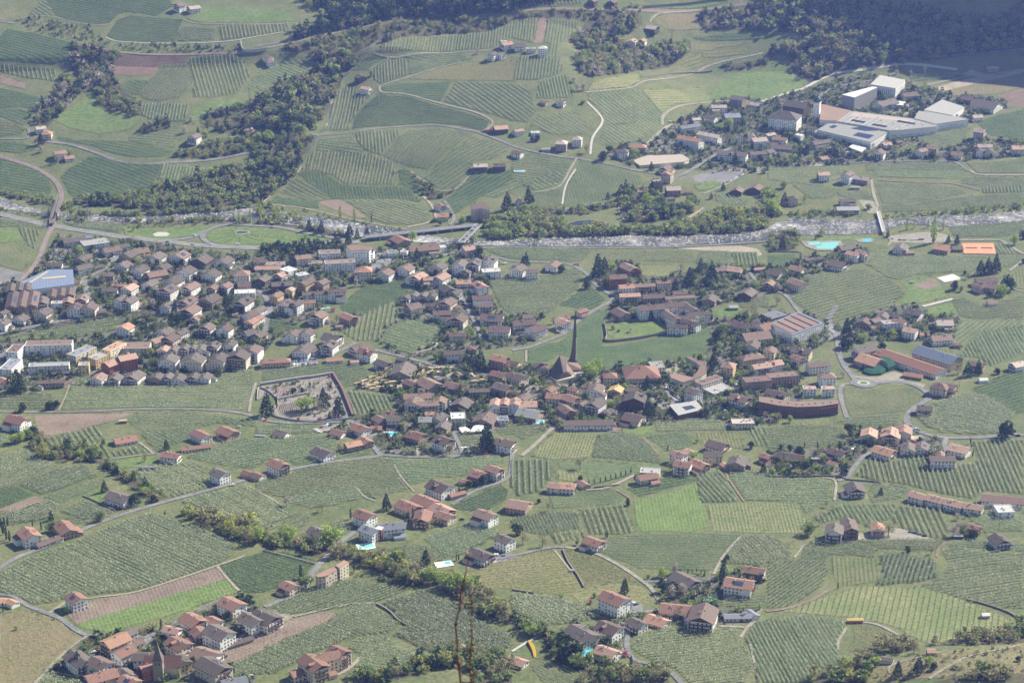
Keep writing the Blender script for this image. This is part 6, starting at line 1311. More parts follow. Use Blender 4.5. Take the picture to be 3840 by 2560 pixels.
# school with striped roof
r, rf, c, z0 = slab_building('school', 13, [(5,1408),(280,1297),(514,1402),(222,1512)], 11, 'roof_s', 'wall_w', 'large school with five brown and grey stripes on its flat roof', 'school', 3)
for k in range(4):
    t = (k+0.22)/4.3; u = (k+1.0)/4.3
    p0 = np.array((5,1408.)); p1 = np.array((280,1297.)); q0 = np.array((222,1512.)); q1 = np.array((514,1402.))
    def L2(a, s): return tuple(p0+(p1-p0)*a*0.96+(q0-p0)*s*0.96+(q1-q0-p1+p0)*a*s+np.array((2, 1)))
    on_roof(rf, c, z0, 13, [L2(t, 0.06), L2(u, 0.06), L2(u, 0.94), L2(t, 0.94)], 11.45, 'roof_e', 'roof_stripe', 0.5)
    on_roof(rf, c, z0, 13, [L2(u, 0.06), L2(u+0.03, 0.06), L2(u+0.03, 0.94), L2(u, 0.94)], 11.45, 'glass', 'rooflight', 0.9)
# curved building and amphitheatre
r, rf, c, z0 = slab_building('curved_building', 23, [(-80,508),(0,515),(110,538),(250,552),(450,553),(640,538),(648,572),(470,598),(270,604),(100,590),(-80,555)], 11, 'roof_e', 'wood_red', 'long curved timber-clad building with brown roof and white vents', 'building', 4)
CP_ = plane_pts(23, [(-80,508),(0,515),(110,538),(250,552),(450,553),(640,538),(648,572),(470,598),(270,604),(100,590),(-80,555)], z0+11)-c
for k in range(1, 4):
    b = MB(); m_ = CP_.mean(0); b.prism([tuple(m_+(p-m_)*1.03+np.array((0, -0.7))) for p in CP_], k*2.8, k*2.8+0.55); link('balcony_band', b.mesh('balcony_band', ['roof_e']), r)
for x, y in ((40,545),(115,555),(190,562),(265,575),(380,572),(320,578),(440,565),(510,560),(580,555)):
    p = plane_pts(23, [(x, y)], z0+11.5)[0]-c; link('vent', VENT, rf, (p[0], p[1], 11.46))
for nm, pts, lb in (('curved_wing', [(1450,300),(1530,300),(1640,328),(1660,350),(1570,378),(1460,335)], 'low curved wing with red roof along the amphitheatre front'),
                    ('curved_wing', [(1645,330),(1700,283),(1730,218),(1782,213),(1788,292),(1740,322),(1665,352)], 'curved wing with red roof closing the side of the amphitheatre'),
                    ('curved_wing', [(1600,148),(1640,140),(1722,178),(1782,188),(1772,212),(1715,222),(1690,195)], 'curved red roofed wing behind the amphitheatre seats')):
    slab_building(nm, 22, pts, 5, 'roof_e', 'wall_c', lb, 'building')
amp = empty('amphitheatre', (0, 0, 0)); cc = np.array(G(22, 1480, 260)); amp.location = (cc[0], cc[1], float(hz(*cc)))
thing(amp, '', 'amphitheatre', label='open stone amphitheatre with curved seat rows in the village centre')
for k in range(6):
    b = MB(); R0 = 14+k*4.2; n = 14
    for i in range(n):
        a0 = -0.75+1.7*i/n; a1 = -0.75+1.7*(i+0.9)/n
        b.prism([(R0*math.cos(a0), R0*math.sin(a0)), ((R0+1.3)*math.cos(a0), (R0+1.3)*math.sin(a0)), ((R0+1.3)*math.cos(a1), (R0+1.3)*math.sin(a1)), (R0*math.cos(a1), R0*math.sin(a1))], 0, 0.55+0.35*k)
    link('seat_row', b.mesh('seat_row', ['stone_wall']), amp)
# white flats with the round end
r, rf, c, z0 = slab_building('apartment_block', 11, [(832,700),(860,684),(960,684),(1030,702),(1060,725),(1040,740),(980,730),(880,742)], 17, 'roof_e', 'wall_w', 'white five-storey apartment block beside the layered round end', 'apartment block', 5)
rt = empty('rounded_flats', (0, 0, 0)); q = np.array(G(11, 1020, 790, 6)); rt.location = (q[0], q[1], float(hz(*q)))
thing(rt, '', 'apartment block', 'buildings of the valley', label='layered round end of white flats with curved balcony bands')
for k in range(5):
    b = MB(); n = 20; R0 = 9.5 if k < 4 else 7.5; b.prism([(R0*math.cos(6.283*i/n), R0*math.sin(6.283*i/n)) for i in range(n)], k*3.1+1.0, k*3.1+2.3)
    link('balcony_band', b.mesh('balcony_band', ['wall_w']), rt)
b = MB(); b.prism([(8*math.cos(6.283*i/20), 8*math.sin(6.283*i/20)) for i in range(20)], -1, 16); link('core', b.mesh('core', ['glass']), rt)
b = MB(); b.prism([(7.2*math.cos(6.283*i/20), 7.2*math.sin(6.283*i/20)) for i in range(20)], 16.01, 16.4); link('roof', b.mesh('roof', ['roof_e']), rt)
# white hotel with a row of gables, hall round a court, hillside villa with flat terraces
for k, x in enumerate((2200, 2285, 2352+25)):
    house(21, (x, 555-k*3, 10, 15, 84, 4, 'p', 'w'))
r, rf, c, z0 = slab_building('courtyard_hall', 22, [(1445,585),(1690,545),(1745,610),(1700,640),(1530,680)], 7, 'roof_l', 'wood_dark', 'grey hall round a small dark inner court beside the car park', 'hall')
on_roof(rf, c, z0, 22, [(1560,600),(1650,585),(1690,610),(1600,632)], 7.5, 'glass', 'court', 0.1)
slab_building('hillside_flats', 31, [(548,580),(620,545),(720,500),(745,535),(640,590),(570,600)], 11, 'roof_p', 'wall_c', 'cream flats with flat terracotta roof stepping down beside the road', 'apartment block', 4)
slab_building('hillside_flats', 31, [(728,490),(810,442),(850,462),(770,515)], 13, 'roof_p', 'wall_c', 'taller cream flats with white parapet at the end of the hedge', 'apartment block', 4)
slab_building('stair_tower', 31, [(1095,150),(1125,130),(1172,140),(1150,165)], 10.5, 'wall_w', 'wall_r', 'dark red stair tower between the two slate roofed villa wings', 'tower')
slab_building('mansard_villa', 11, [(1975,335),(2010,300),(2120,300),(2148,370),(2060,350),(1985,365)], 15, 'roof_b', 'wall_p', 'tall pink villa with dark mansard roof at the bridge head', 'villa', 4)
# castle keep
kx, ky = G(12, 1330, 190); keep = empty('castle_tower', (kx, ky, float(hz(kx, ky))), 0.3)
thing(keep, '', 'tower', label='square stone castle keep with jagged ruined top on the wooded knoll')
b = MB(); b.box(-6, -6, -2, 6, 6, 15)
for i in range(5):
    for s in (-6, 5):
        b.box(-6+i*2.5, s, 15.003, -4.7+i*2.5, s+1, 16.4+0.7*(i % 2)); 
link('keep', b.mesh('keep', ['stone_wall']), keep)
# tennis hall greens: round tree clumps are with the trees; walls
WALL_LIST = [
 (21,'cemetery_wall','concrete',1.8,0.5,[(10,540),(30,430),(140,480),(200,560),(150,640),(170,690),(400,735),(620,742),(890,705)],'grey wall curving round the lower side of the cemetery'),
 (21,'cemetery_wall','roof_e',3.0,2.4,[(890,690),(840,560),(790,440),(705,300)],'roofed arcade along the vineyard side of the cemetery'),
 (21,'cemetery_wall','roof_l',3.0,2.4,[(700,305),(520,335),(430,345),(40,405)],'grey roofed arcade along the upper side of the cemetery'),
 (21,'cemetery_wall','concrete',2.6,1.2,[(200,540),(340,510),(500,480)],'pale arcaded wall across the middle of the cemetery'),
 (12,'garden_wall','stone_wall',3.2,0.7,[(850,1410),(870,1520),(880,1575),(1200,1540),(1480,1480),(1640,1450),(1840,1400),(1830,1340)],'high stone wall round the convent garden'),
 (12,'garden_wall','stone_wall',3.0,0.6,[(850,1405),(1000,1370),(1180,1330)],'dark wall between convent barn and garden'),
 (20,'field_wall','stone_wall',1.2,0.5,[(760,1420),(900,1480),(1060,1560)],'low wall edging the lawn below the grey house'),
 (22,'field_wall','stone_wall',1.6,0.5,[(750,1345),(960,1325),(1000,1300)],'garden wall below the row of small cypresses'),
 (23,'field_wall','stone_wall',1.6,0.5,[(0,1245),(300,1245),(640,1240),(720,1270),(960,1290),(1040,1310)],'dark wall along the lane above the striped orchard'),
 (31,'field_wall','stone_wall',1.6,1.0,[(1095,840),(1220,910),(1300,990),(1380,1040)],'curving dry-stone wall between two blossoming orchards'),
 (31,'field_wall','stone_wall',1.5,0.8,[(70,355),(300,415),(540,480)],'shaded stone wall above the dark green plot'),
 (32,'field_wall','stone_wall',1.6,0.8,[(465,345),(520,470),(600,580),(660,690)],'dark wall dividing the two bare vineyards'),
 (32,'field_wall','stone_wall',1.4,0.8,[(0,715),(200,745)],'low dark wall above the big-tree orchard'),
 (33,'field_wall','stone_wall',1.5,0.8,[(1820,805),(2000,850),(2200,920),(2300,980)],'stone wall with scrub at the head of the big vineyard'),
 (13,'field_wall','stone_wall',1.5,0.5,[(0,745),(250,750),(300,755)],'low wall below the swimming pool garden'),
 (10,'field_wall','stone_wall',1.6,0.5,[(0,1515),(600,1405),(1240,1305)],'dark wall along the road above the strip orchard'),
 (0,'retaining_wall','concrete',5,0.8,[(2215,395),(2230,470),(2352,480),(2450,465)],'concrete retaining wall at the tunnel mouth'),
 (2,'retaining_wall','stone_wall',3,0.8,[(1190,715),(1450,690),(1640,680),(1840,660)],'long shaded terrace wall under the hillside track'),
 (2,'retaining_wall','stone_wall',5,1.0,[(1200,80),(1500,60),(1800,20),(1990,0)],'high stone wall above the railway'),
 (12,'river_wall','concrete',1.5,0.6,[(1500,712),(1900,690),(2330,660)],'concrete flood wall along the river road'),
]
for tile, nm, m, hh, th, pts, lb in WALL_LIST:
    P = GP(tile, pts); q, _ = strip(P, th); c = q.mean(0)
    root = empty(nm, (c[0], c[1], float(hz(*c)))); thing(root, '', 'wall', label=lb); z0 = root.location[2]
    d = np.gradient(q, axis=0); d /= np.maximum(np.linalg.norm(d, axis=1), 1e-6)[:, None]; nr = np.column_stack([-d[:, 1], d[:, 0]])*th/2
    zz = hz(q[:, 0], q[:, 1])-z0; b = MB()
    for k in range(len(q)-1):
        A = q[k]-c; B = q[k+1]-c
        lo = [(*(A+nr[k]), zz[k]-1), (*(A-nr[k]), zz[k]-1), (*(B-nr[k+1]), zz[k+1]-1), (*(B+nr[k+1]), zz[k+1]-1)]
        hi = [(x, y, z+1+hh) for x, y, z in lo]
        b.faces(lo+hi, [(4, 5, 6, 7), (0, 4, 7, 3), (1, 2, 6, 5)]+([(0, 1, 5, 4)] if k == 0 else [])+([(2, 3, 7, 6)] if k == len(q)-2 else []))
    link('masonry', b.mesh('masonry', [m]), root)
    if m.startswith('roof'):
        b = MB(); b2 = None

# ------------------------------------------------------------------ bridges
def bridge(name, tile, p0, p1, w_, lift, label, piers=2, rail='metal', deckm='concrete', truss=False):
    a = np.array(G(tile, *p0)); e = np.array(G(tile, *p1)); L = np.linalg.norm(e-a); ang = math.atan2(*(e-a)[::-1]); c = (a+e)/2
    za, ze = float(hz(*a)), float(hz(*e)); z0 = (za+ze)/2
    root = empty(name, (c[0], c[1], z0), ang); thing(root, '', 'bridge', label=label)
    b = MB(); b.box(-L/2, -w_/2, lift-1.0, L/2, w_/2, lift); link('deck', b.mesh('deck', [deckm]), root)
    for s in (-1, 1):
        b = MB(); y = s*(w_/2-0.15); b.box(-L/2, y-0.12, lift+0.9, L/2, y+0.12, lift+1.1)
        hgt = 4.0 if truss else 1.0; n = int(L/(5 if truss else 2.5))
        for k in range(n+1):
            x = -L/2+L*k/n; b.box(x-0.08, y-0.08, lift+0.003, x+0.08, y+0.08, lift+(hgt if truss else 0.895))
            if truss and k < n: b.beam((x, y, lift+0.2), (x+L/n, y, lift+hgt), 0.12)
        if truss: b.box(-L/2, y-0.2, lift+hgt+0.003, L/2, y+0.2, lift+hgt+0.4)
        link('girder' if truss else 'railing', b.mesh('railing', [rail]), root)
    for k in range(piers):
        x = -L/2+L*(k+1)/(piers+1); b = MB(); b.box(x-0.9, -w_/2+0.4, -3, x+0.9, w_/2-0.4, lift-1.003); link('pier', b.mesh('pier', ['concrete']), root)
    return root
bridge('railway_bridge', 10, (556,262), (478,512), 6.5, 4.0, 'pale steel railway bridge crossing river and main road', 2, 'roof_w' if False else 'metal', 'ballast', True)
bridge('road_bridge', 11, (1885,690), (2045,525), 8, 4.0, 'road bridge over the river carrying a line of cars', 2, 'paint_white', 'asphalt')
bridge('foot_bridge', 13, (1008,392), (1062,590), 4.5, 3.6, 'slim pale footbridge over the river near the swimming pool', 2, 'paint_white', 'concrete')
bridge('viaduct', 11, (1000,640), (2050,522), 12, 4.5, 'long road viaduct bending along the river bank', 7, 'metal', 'asphalt')
# ------------------------------------------------------------------ trees
def clump_pts(n, kind):
    """points through a crown of unit height"""
    if kind == 'c':
        z = 1-np.sqrt(rng.uniform(0, 1, n)); z = 0.08+z*0.92
        tier = 0.75+0.35*np.abs(np.sin(z*22)); r = 0.31*(1-z)**0.85*tier*np.sqrt(rng.uniform(0.25, 1, n))+0.01
        a = rng.uniform(0, 6.283, n); return np.column_stack([r*np.cos(a), r*np.sin(a), z])
    if kind in 'yo':
        z = rng.uniform(0.05, 1, n); R = (0.10 if kind == 'y' else 0.13)*np.sin(np.clip(z*1.05, 0, 1)*math.pi)**0.6
        r = R*np.sqrt(rng.uniform(0.2, 1, n)); a = rng.uniform(0, 6.283, n); return np.column_stack([r*np.cos(a), r*np.sin(a), z])
    # broad crowns are made of lobes
    k = 9; ctr = rng.normal(size=(k, 3)); ctr /= np.linalg.norm(ctr, axis=1)[:, None]
    ctr = ctr*np.array([0.25, 0.25, 0.30])*rng.uniform(0.5, 1.05, (k, 1))+np.array([0, 0, 0.50])
    i = rng.integers(0, k, n); d = rng.normal(size=(n, 3)); d /= np.linalg.norm(d, axis=1)[:, None]
    return ctr[i]+d*0.195*rng.uniform(0.55, 1.0, (n, 1))
def tree_meshes(kind, leafm, n, size, nv=3):
    out = []
    for k in range(nv):
        C = clump_pts(n, kind); C = C[C[:, 2] > 0.04]; V = leaf_tris(C, size)
        crown = mesh_np('crown', V, np.arange(len(V)).reshape(-1, 3), [leafm])
        b = MB(); t = 0.022
        b.tube([(0, 0, -0.05), (0.005, 0.004, 0.18), (0.0, 0.012, 0.4), (0.012, 0, 0.7)], [t*1.3, t, t*0.75, t*0.25], 6)
        if kind not in 'cyo':
            for q in range(4):
                a = q*1.57+0.4+k; b.tube([(0, 0.008, 0.26+0.05*q), (0.13*math.cos(a), 0.13*math.sin(a), 0.48+0.05*q), (0.22*math.cos(a), 0.22*math.sin(a), 0.62+0.05*q)], [t*0.55, t*0.4, t*0.12], 4)
        out.append((b.mesh('trunk', ['bark']), crown))
    return out
TK = {'c': ('conifer', tree_meshes('c', 'leaf_dark', 620, 0.062), 'dark conifer', 'conifer'),
      'd': ('broadleaf_tree', tree_meshes('d', 'leaf_fresh', 560, 0.075), 'fresh green broadleaf tree', 'tree'),
      'w': ('willow_tree', tree_meshes('d', 'leaf_yellow', 560, 0.075), 'yellowish spring tree', 'tree'),
      'b': ('bare_tree', tree_meshes('d', 'leaf_bare', 360, 0.05), 'brownish half-bare tree', 'tree'),
      'p': ('blossom_tree', tree_meshes('d', 'leaf_blossom', 460, 0.065), 'whitish blossoming tree', 'tree'),
      'y': ('cypress', tree_meshes('y', 'leaf_dark', 300, 0.06), 'slim dark cypress', 'cypress'),
      'o': ('poplar', tree_meshes('o', 'leaf_fresh', 300, 0.06), 'slender light green poplar', 'poplar'),
      'e': ('evergreen_tree', tree_meshes('d', 'leaf_dark', 620, 0.08), 'rounded dark evergreen tree', 'tree'),
      'm': ('broadleaf_tree', tree_meshes('d', 'leaf_mid', 560, 0.075), 'mid green broadleaf tree', 'tree'),
      'k': ('flowering_bush', tree_meshes('d', 'leaf_pink', 300, 0.085), 'pink flowering bush', 'bush')}
TREES = {  # foot of the trunk, kind, height
21: [(100,680,'c',22),(190,610,'y',11),(455,640,'d',18),(620,600,'c',18),(760,695,'c',20),(340,485,'e',8),(690,435,'e',5),(2115,1005,'c',26),(2155,1010,'c',18),(1200,1545,'c',14),(1995,235,'c',18),(2065,262,'c',20),(1935,205,'c',13),(1880,485,'b',15),(1615,640,'d',9),(1780,1045,'b',12),(1330,822,'e',8),(1950,1352,'e',9),(2090,1312,'e',10),(2010,1330,'e',7),(1105,832,'b',9),(280,1512,'p',9),(610,1565,'b',9),(760,1022,'b',11),(1865,1392,'y',6),(1820,802,'y',6),(1850,802,'y',6),(590,650,'b',12),(540,620,'b',11),(260,500,'k',5),(190,470,'k',5),(390,735,'k',5),(580,735,'k',6),(670,330,'k',5),(1030,350,'m',4),(230,400,'m',6),(420,470,'e',6),(1700,180,'m',9),(1650,160,'m',9)],
22: [(700,335,'d',17),(770,275,'d',17),(735,340,'d',15),(660,392,'m',8),(1240,435,'c',13),(1250,705,'c',19),(1850,235,'c',16),(1830,292,'c',10),(2060,112,'m',14),(2110,95,'m',12),(1900,70,'d',9),(1680,142,'d',6),(1740,142,'d',5),(210,382,'d',8),(380,692,'d',8),(90,732,'d',8),(900,602,'d',9),(1390,705,'b',10),(1350,700,'b',8),(625,1175,'b',12),(1660,1085,'d',10),(1450,1185,'b',9),(625,1285,'e',7),(1092,1212,'y',5.5),(1045,1232,'y',5),(1000,1245,'y',5),(953,1258,'y',5),(907,1272,'y',5),(860,1286,'y',5),(811,1298,'y',5),(755,1312,'y',5),(705,1322,'y',5),(2190,982,'e',8),(2310,1202,'c',9),(1780,702,'c',7),(1735,700,'c',7),(1060,1505,'e',7),(330,1562,'b',10),(2230,622,'d',8),(420,750,'p',7),(390,740,'m',7),(640,540,'m',6),(1040,440,'d',7),(1950,560,'d',6),(1920,700,'m',7),(1640,1230,'e',5),(250,1482,'e',5),(1700,930,'d',5),(1430,1000,'y',5)],
23: [(2180,885,'e',20),(745,862,'e',13),(1745,292,'b',13),(1830,322,'c',15),(1930,305,'c',15),(960,955,'m',9),(45,722,'d',7),(95,745,'b',11),(200,742,'d',8),(300,1035,'e',9),(205,1012,'e',8),(455,992,'y',7),(335,972,'y',5),(330,1192,'e',11),(170,1152,'b',10),(45,1222,'d',8),(270,1235,'w',8),(680,1132,'w',9),(700,1222,'e',8),(365,1235,'k',6),(1035,1412,'c',7),(540,1520,'b',6),(1860,940,'y',6),(1865,1000,'y',6),(1880,1060,'y',6),(110,1180,'b',8),(230,1150,'m',8),(150,1220,'d',7),(740,70,'e',13),(700,60,'e',12),(1040,80,'e',11),(870,265,'c',7),(690,330,'p',7),(1150,900,'m',7),(1200,905,'m',7),(600,1570,'b',7),(2100,300,'e',8),(420,60,'m',6)],
20: [(395,1062,'w',16),(190,475,'c',18),(120,475,'m',13),(200,645,'e',10),(460,625,'e',11),(520,615,'e',10),(335,472,'m',7),(845,1045,'m',10),(1530,998,'c',10),(960,1385,'c',11),(1235,1505,'e',13),(130,935,'d',11),(190,925,'d',11),(250,895,'d',12),(300,885,'e',13),(1330,1108,'b',9),(950,955,'m',8),(1420,215,'m',10),(1380,135,'d',10),(1335,285,'c',10),(1340,1405,'d',9),(1120,1540,'k',5),(2280,210,'m',8),(2010,260,'b',8),(60,400,'m',8),(640,1090,'b',10),(740,1060,'d',9),(560,1050,'b',9)],
30: [(910,88,'m',10),(470,75,'c',8),(1925,165,'b',10),(2285,295,'b',15),(2100,185,'w',13),(2200,230,'w',13),(470,175,'m',10),(30,205,'y',11),(60,255,'y',11),(90,270,'y',9),(720,1445,'c',14),(540,1435,'k',6),(610,925,'d',6),(825,1255,'b',9),(1320,1142,'b',8),(1482,1082,'y',8),(300,132,'y',6),(380,165,'y',7),(8,130,'y',7),(40,122,'y',7),(72,122,'y',7),(30,912,'y',7),(1500,1192,'e',7),(2090,992,'e',8),(1790,1382,'e',7),(930,1150,'e',5),(2280,810,'e',6),(1760,60,'w',10),(1690,30,'d',7),(760,1470,'m',6),(1210,1430,'m',7),(1740,1250,'m',5),(150,1080,'d',4)],
31: [(692,315,'d',20),(295,262,'d',15),(20,275,'d',14),(90,235,'b',10),(412,612,'y',11),(462,702,'m',13),(1560,472,'c',12),(1485,135,'e',9),(1602,475,'b',9),(1630,645,'d',16),(1750,695,'d',15),(1850,725,'d',16),(1975,725,'d',14),(2240,935,'b',13),(2120,925,'m',11),(1605,1412,'w',11),(1740,1405,'w',13),(1380,52,'w',5),(1610,155,'b',9),(1690,125,'b',9),(940,112,'e',6),(902,542,'y',7),(870,62,'y',9),(1500,1435,'e',7),(1200,1545,'c',10),(1030,1565,'c',9),(1450,635,'w',11),(1320,640,'b',10),(1150,560,'b',11),(1000,480,'b',10),(1250,560,'b',10),(880,430,'b',9),(800,400,'b',9),(1440,60,'y',9),(1400,80,'y',8),(1840,440,'y',5),(1862,440,'y',5),(860,330,'m',6),(440,300,'b',10),(520,310,'m',10),(2000,850,'m',10),(2180,800,'b',10)],
32: [(1035,742,'c',12),(450,792,'d',6),(1915,682,'y',15),(1940,602,'y',15),(1400,742,'e',10),(1382,592,'d',9),(1500,562,'p',9),(1470,785,'p',11),(1570,775,'p',11),(1972,442,'e',6),(40,205,'e',11),(100,292,'b',10),(280,312,'b',10),(1085,902,'y',8),(600,302,'m',5),(520,1265,'c',12),(1045,1322,'k',6),(800,1542,'c',10),(1092,1445,'y',10),(180,1132,'d',11),(390,1322,'m',8),(650,1432,'m',7),(900,1472,'d',7),(1220,1525,'m',10),(1320,1570,'b',13),(1890,732,'m',7),(1550,560,'y',4),(1615,560,'y',4),(1655,560,'y',4),(1695,560,'y',4),(1735,575,'y',4),(1768,580,'y',4),(1975,560,'y',4),(760,780,'m',4),(720,840,'k',5),(1250,610,'m',4),(1540,970,'b',9),(1480,960,'m',8),(720,1230,'b',8),(1010,1150,'m',7),(1700,730,'m',5),(1760,730,'m',5),(860,230,'y',5),(875,235,'y',5),(2280,890,'d',5)],
33: [(365,205,'m',12),(1105,215,'b',13),(1700,225,'p',11),(1790,215,'m',9),(1900,235,'e',9),(1280,365,'e',6),(1500,385,'b',7),(1380,1475,'c',12),(1190,1505,'c',11),(1520,1442,'e',7),(930,1402,'e',9),(642,702,'y',4.5),(2165,1525,'e',8),(2300,1372,'e',5),(1340,1292,'b',9),(1230,1292,'b',9),(1480,1400,'d',8),(470,120,'b',7),(1740,70,'p',6)],
10: [(515,460,'c',11),(545,605,'k',6),(740,765,'d',11),(1250,855,'d',10),(1580,905,'e',7),(1680,875,'e',10),(1400,885,'p',9),(960,1035,'b',13),(1140,1005,'e',8),(1210,1035,'p',9),(1330,1255,'d',8),(1400,1275,'p',12),(1580,1395,'c',13),(1610,1305,'c',14),(1630,1415,'c',12),(1470,1270,'c',13),(2080,1245,'c',15),(2150,1325,'e',11),(1420,1455,'m',11),(1690,1375,'d',9),(1280,1545,'m',10),(250,1335,'b',8),(510,1355,'b',10),(1500,725,'p',7),(2140,802,'p',7),(2200,485,'o',14),(2300,475,'o',14),(2150,455,'o',13),(1260,465,'o',9),(1300,465,'o',9),(1600,475,'o',8),(1680,525,'o',7),(920,1175,'e',8),(1340,1375,'b',13),(1240,1370,'b',12),(460,420,'m',9),(600,1340,'b',9),(1380,1380,'b',12),(1860,1400,'m',9),(2210,1400,'b',10),(1290,1090,'m',5),(2040,960,'m',7),(1780,990,'d',6),(960,1000,'m',9)],
11: [(490,555,'c',15),(600,575,'c',15),(860,605,'c',15),(850,675,'c',14),(930,625,'c',12),(1020,605,'c',11),(905,465,'o',14),(775,432,'o',13),(1440,645,'d',12),(460,625,'d',7),(1480,825,'c',14),(2040,775,'e',12),(1990,662,'m',9),(1870,735,'e',8),(1270,975,'c',12),(1150,745,'m',8),(920,1065,'p',10),(820,995,'e',7),(700,1015,'m',7),(2310,365,'c',22),(1900,485,'d',10),(1570,865,'m',11),(340,1395,'b',11),(400,1400,'p',9),(530,1545,'m',10),(740,1385,'b',10),(610,1435,'y',9),(570,1442,'y',9),(2090,1485,'d',8),(1970,1535,'d',11),(1490,1085,'e',7),(710,1295,'k',6),(1700,500,'m',9),(1640,470,'m',7),(1790,430,'e',7),(1450,800,'m',7),(650,1000,'c',8),(2010,310,'w',5)],
12: [(790,975,'c',25),(850,925,'c',16),(130,875,'c',15),(100,855,'c',9),(450,935,'e',11),(920,905,'d',10),(690,1085,'e',11),(1410,1085,'c',13),(1500,1095,'c',13),(1630,1055,'c',20),(1730,935,'c',16),(1830,1005,'c',21),(1780,1085,'e',15),(1730,1060,'b',13),(1280,1375,'c',11),(1550,915,'b',9),(2110,895,'d',8),(150,295,'c',20),(190,290,'c',9),(880,265,'c',9),(1110,215,'c',12),(1240,325,'d',18),(1030,265,'e',15),(1560,435,'w',14),(1610,365,'w',15),(1650,380,'w',13),(770,545,'w',15),(1940,182,'c',10),(1830,262,'c',8),(2150,1355,'b',14),(2240,1355,'b',14),(1880,1545,'e',13),(1920,1480,'m',12),(210,682,'o',7),(2210,375,'k',6),(2230,1085,'d',12),(260,1382,'y',8),(1090,1485,'p',6),(380,1405,'b',9),(1470,575,'m',12),(1490,520,'d',12),(250,640,'o',9),(1980,1440,'b',9),(930,1460,'m',5),(980,1480,'m',4),(1890,1000,'d',7),(1160,1150,'m',6),(1600,1300,'m',4)],
13: [(50,405,'d',22),(150,305,'c',14),(150,165,'w',13),(335,305,'b',12),(490,595,'d',10),(130,725,'c',16),(1520,662,'o',28),(1275,545,'o',11),(1340,535,'o',9),(1470,525,'o',9),(1610,545,'o',10),(1735,675,'c',11),(1655,662,'c',9),(1950,955,'c',16),(2020,945,'c',18),(2090,935,'c',20),(2190,1095,'e',20),(2150,1145,'d',14),(1720,1095,'e',12),(1810,955,'e',6),(1840,995,'b',9),(2260,685,'d',14),(2335,625,'e',12),(290,625,'b',9),(720,1525,'c',19),(1140,1515,'d',9),(880,1568,'d',10),(100,1105,'p',9),(80,1235,'b',12),(920,355,'m',9),(2345,855,'e',7),(2030,1165,'e',8),(300,805,'p',9),(440,635,'m',5),(1100,610,'c',8),(1000,1480,'b',8),(820,1510,'b',9),(1770,1110,'m',7),(30,690,'b',9),(230,680,'b',9)],
0: [(590,865,'p',18),(640,775,'d',13),(610,1005,'p',11),(1065,855,'p',9),(1700,1225,'p',10),(330,1335,'p',10),(1890,1255,'d',10),(1820,1225,'c',8),(1190,1295,'p',5),(1230,965,'e',10),(1230,1010,'d',9),(1500,1150,'b',14),(350,1140,'m',9),(380,1400,'p',10),(380,1330,'c',14),(520,1500,'b',14),(640,1420,'d',9),(280,1080,'m',8),(730,860,'m',9),(1760,1120,'p',8)],
1: [(360,295,'d',14),(440,1225,'d',12),(740,85,'d',12),(120,1295,'d',15),(2040,495,'p',8),(550,1190,'d',8),(30,1310,'d',12),(490,60,'d',12),(600,140,'w',12),(860,100,'b',12),(1060,700,'m',8),(830,520,'d',13),(640,560,'d',14),(1040,890,'w',4)],
2: [(660,835,'p',12),(600,840,'p',11),(570,760,'p',9),(1340,505,'d',15),(1570,505,'d',18),(1130,1435,'d',12),(900,1405,'e',12),(840,1475,'e',14),(690,1405,'b',13),(1900,1205,'d',13),(1990,1185,'d',16),(820,645,'w',13),(960,645,'d',13),(1280,1568,'c',11),(2050,1495,'c',13),(1930,255,'p',9),(1860,260,'p',10),(2280,1475,'e',10),(1100,65,'p',9),(230,1295,'e',9),(180,1300,'e',8),(1150,70,'d',8),(1300,330,'m',9),(2180,920,'b',9),(650,960,'m',8)],
3: [(1430,845,'d',12),(1630,885,'w',9),(610,1455,'e',14),(570,1435,'e',12),(390,1485,'d',11),(1140,1265,'w',8),(960,1365,'b',8),(1500,1455,'e',10),(1440,800,'b',10),(680,1440,'m',10),(340,1420,'e',9),(1420,1320,'p',8),(1840,1450,'m',5),(1250,600,'p',10),(970,620,'p',9),(880,660,'b',9),(1170,640,'m',9),(1180,690,'p',8),(1310,690,'p',8),(600,800,'d',8),(520,830,'d',8),(470,840,'m',7),(250,1470,'d',9),(170,1480,'d',8),(110,1490,'w',8),(30,1490,'d',9),(1540,870,'w',8)],
}
NT = 0
for tile, L_ in TREES.items():
    xs = GP(tile, [(t[0], t[1]) for t in L_])
    for (x, y, k, hgt), (X, Y) in zip(L_, xs):
        nm, ms, words, cat = TK[k]; tr, cr = ms[NT % len(ms)]; NT += 1
        root = empty(nm, (X, Y, float(hz(X, Y))), random.uniform(0, 6.28))
        wide = random.uniform(0.9, 1.15)*(1.15 if k in 'emd' and hgt > 8 else 1.0)
        hgt *= 1.22; root.scale = (hgt*wide, hgt*wide, hgt)
        thing(root, words, cat, 'trees standing among houses and fields', pos=(X, Y))
        link('trunk', tr, root); link('crown', cr, root, (0, 0, {'e': -0.15, 'm': -0.08, 'd': -0.05, 'w': -0.08, 'k': -0.15}.get(k, 0)))
print('trees', NT)
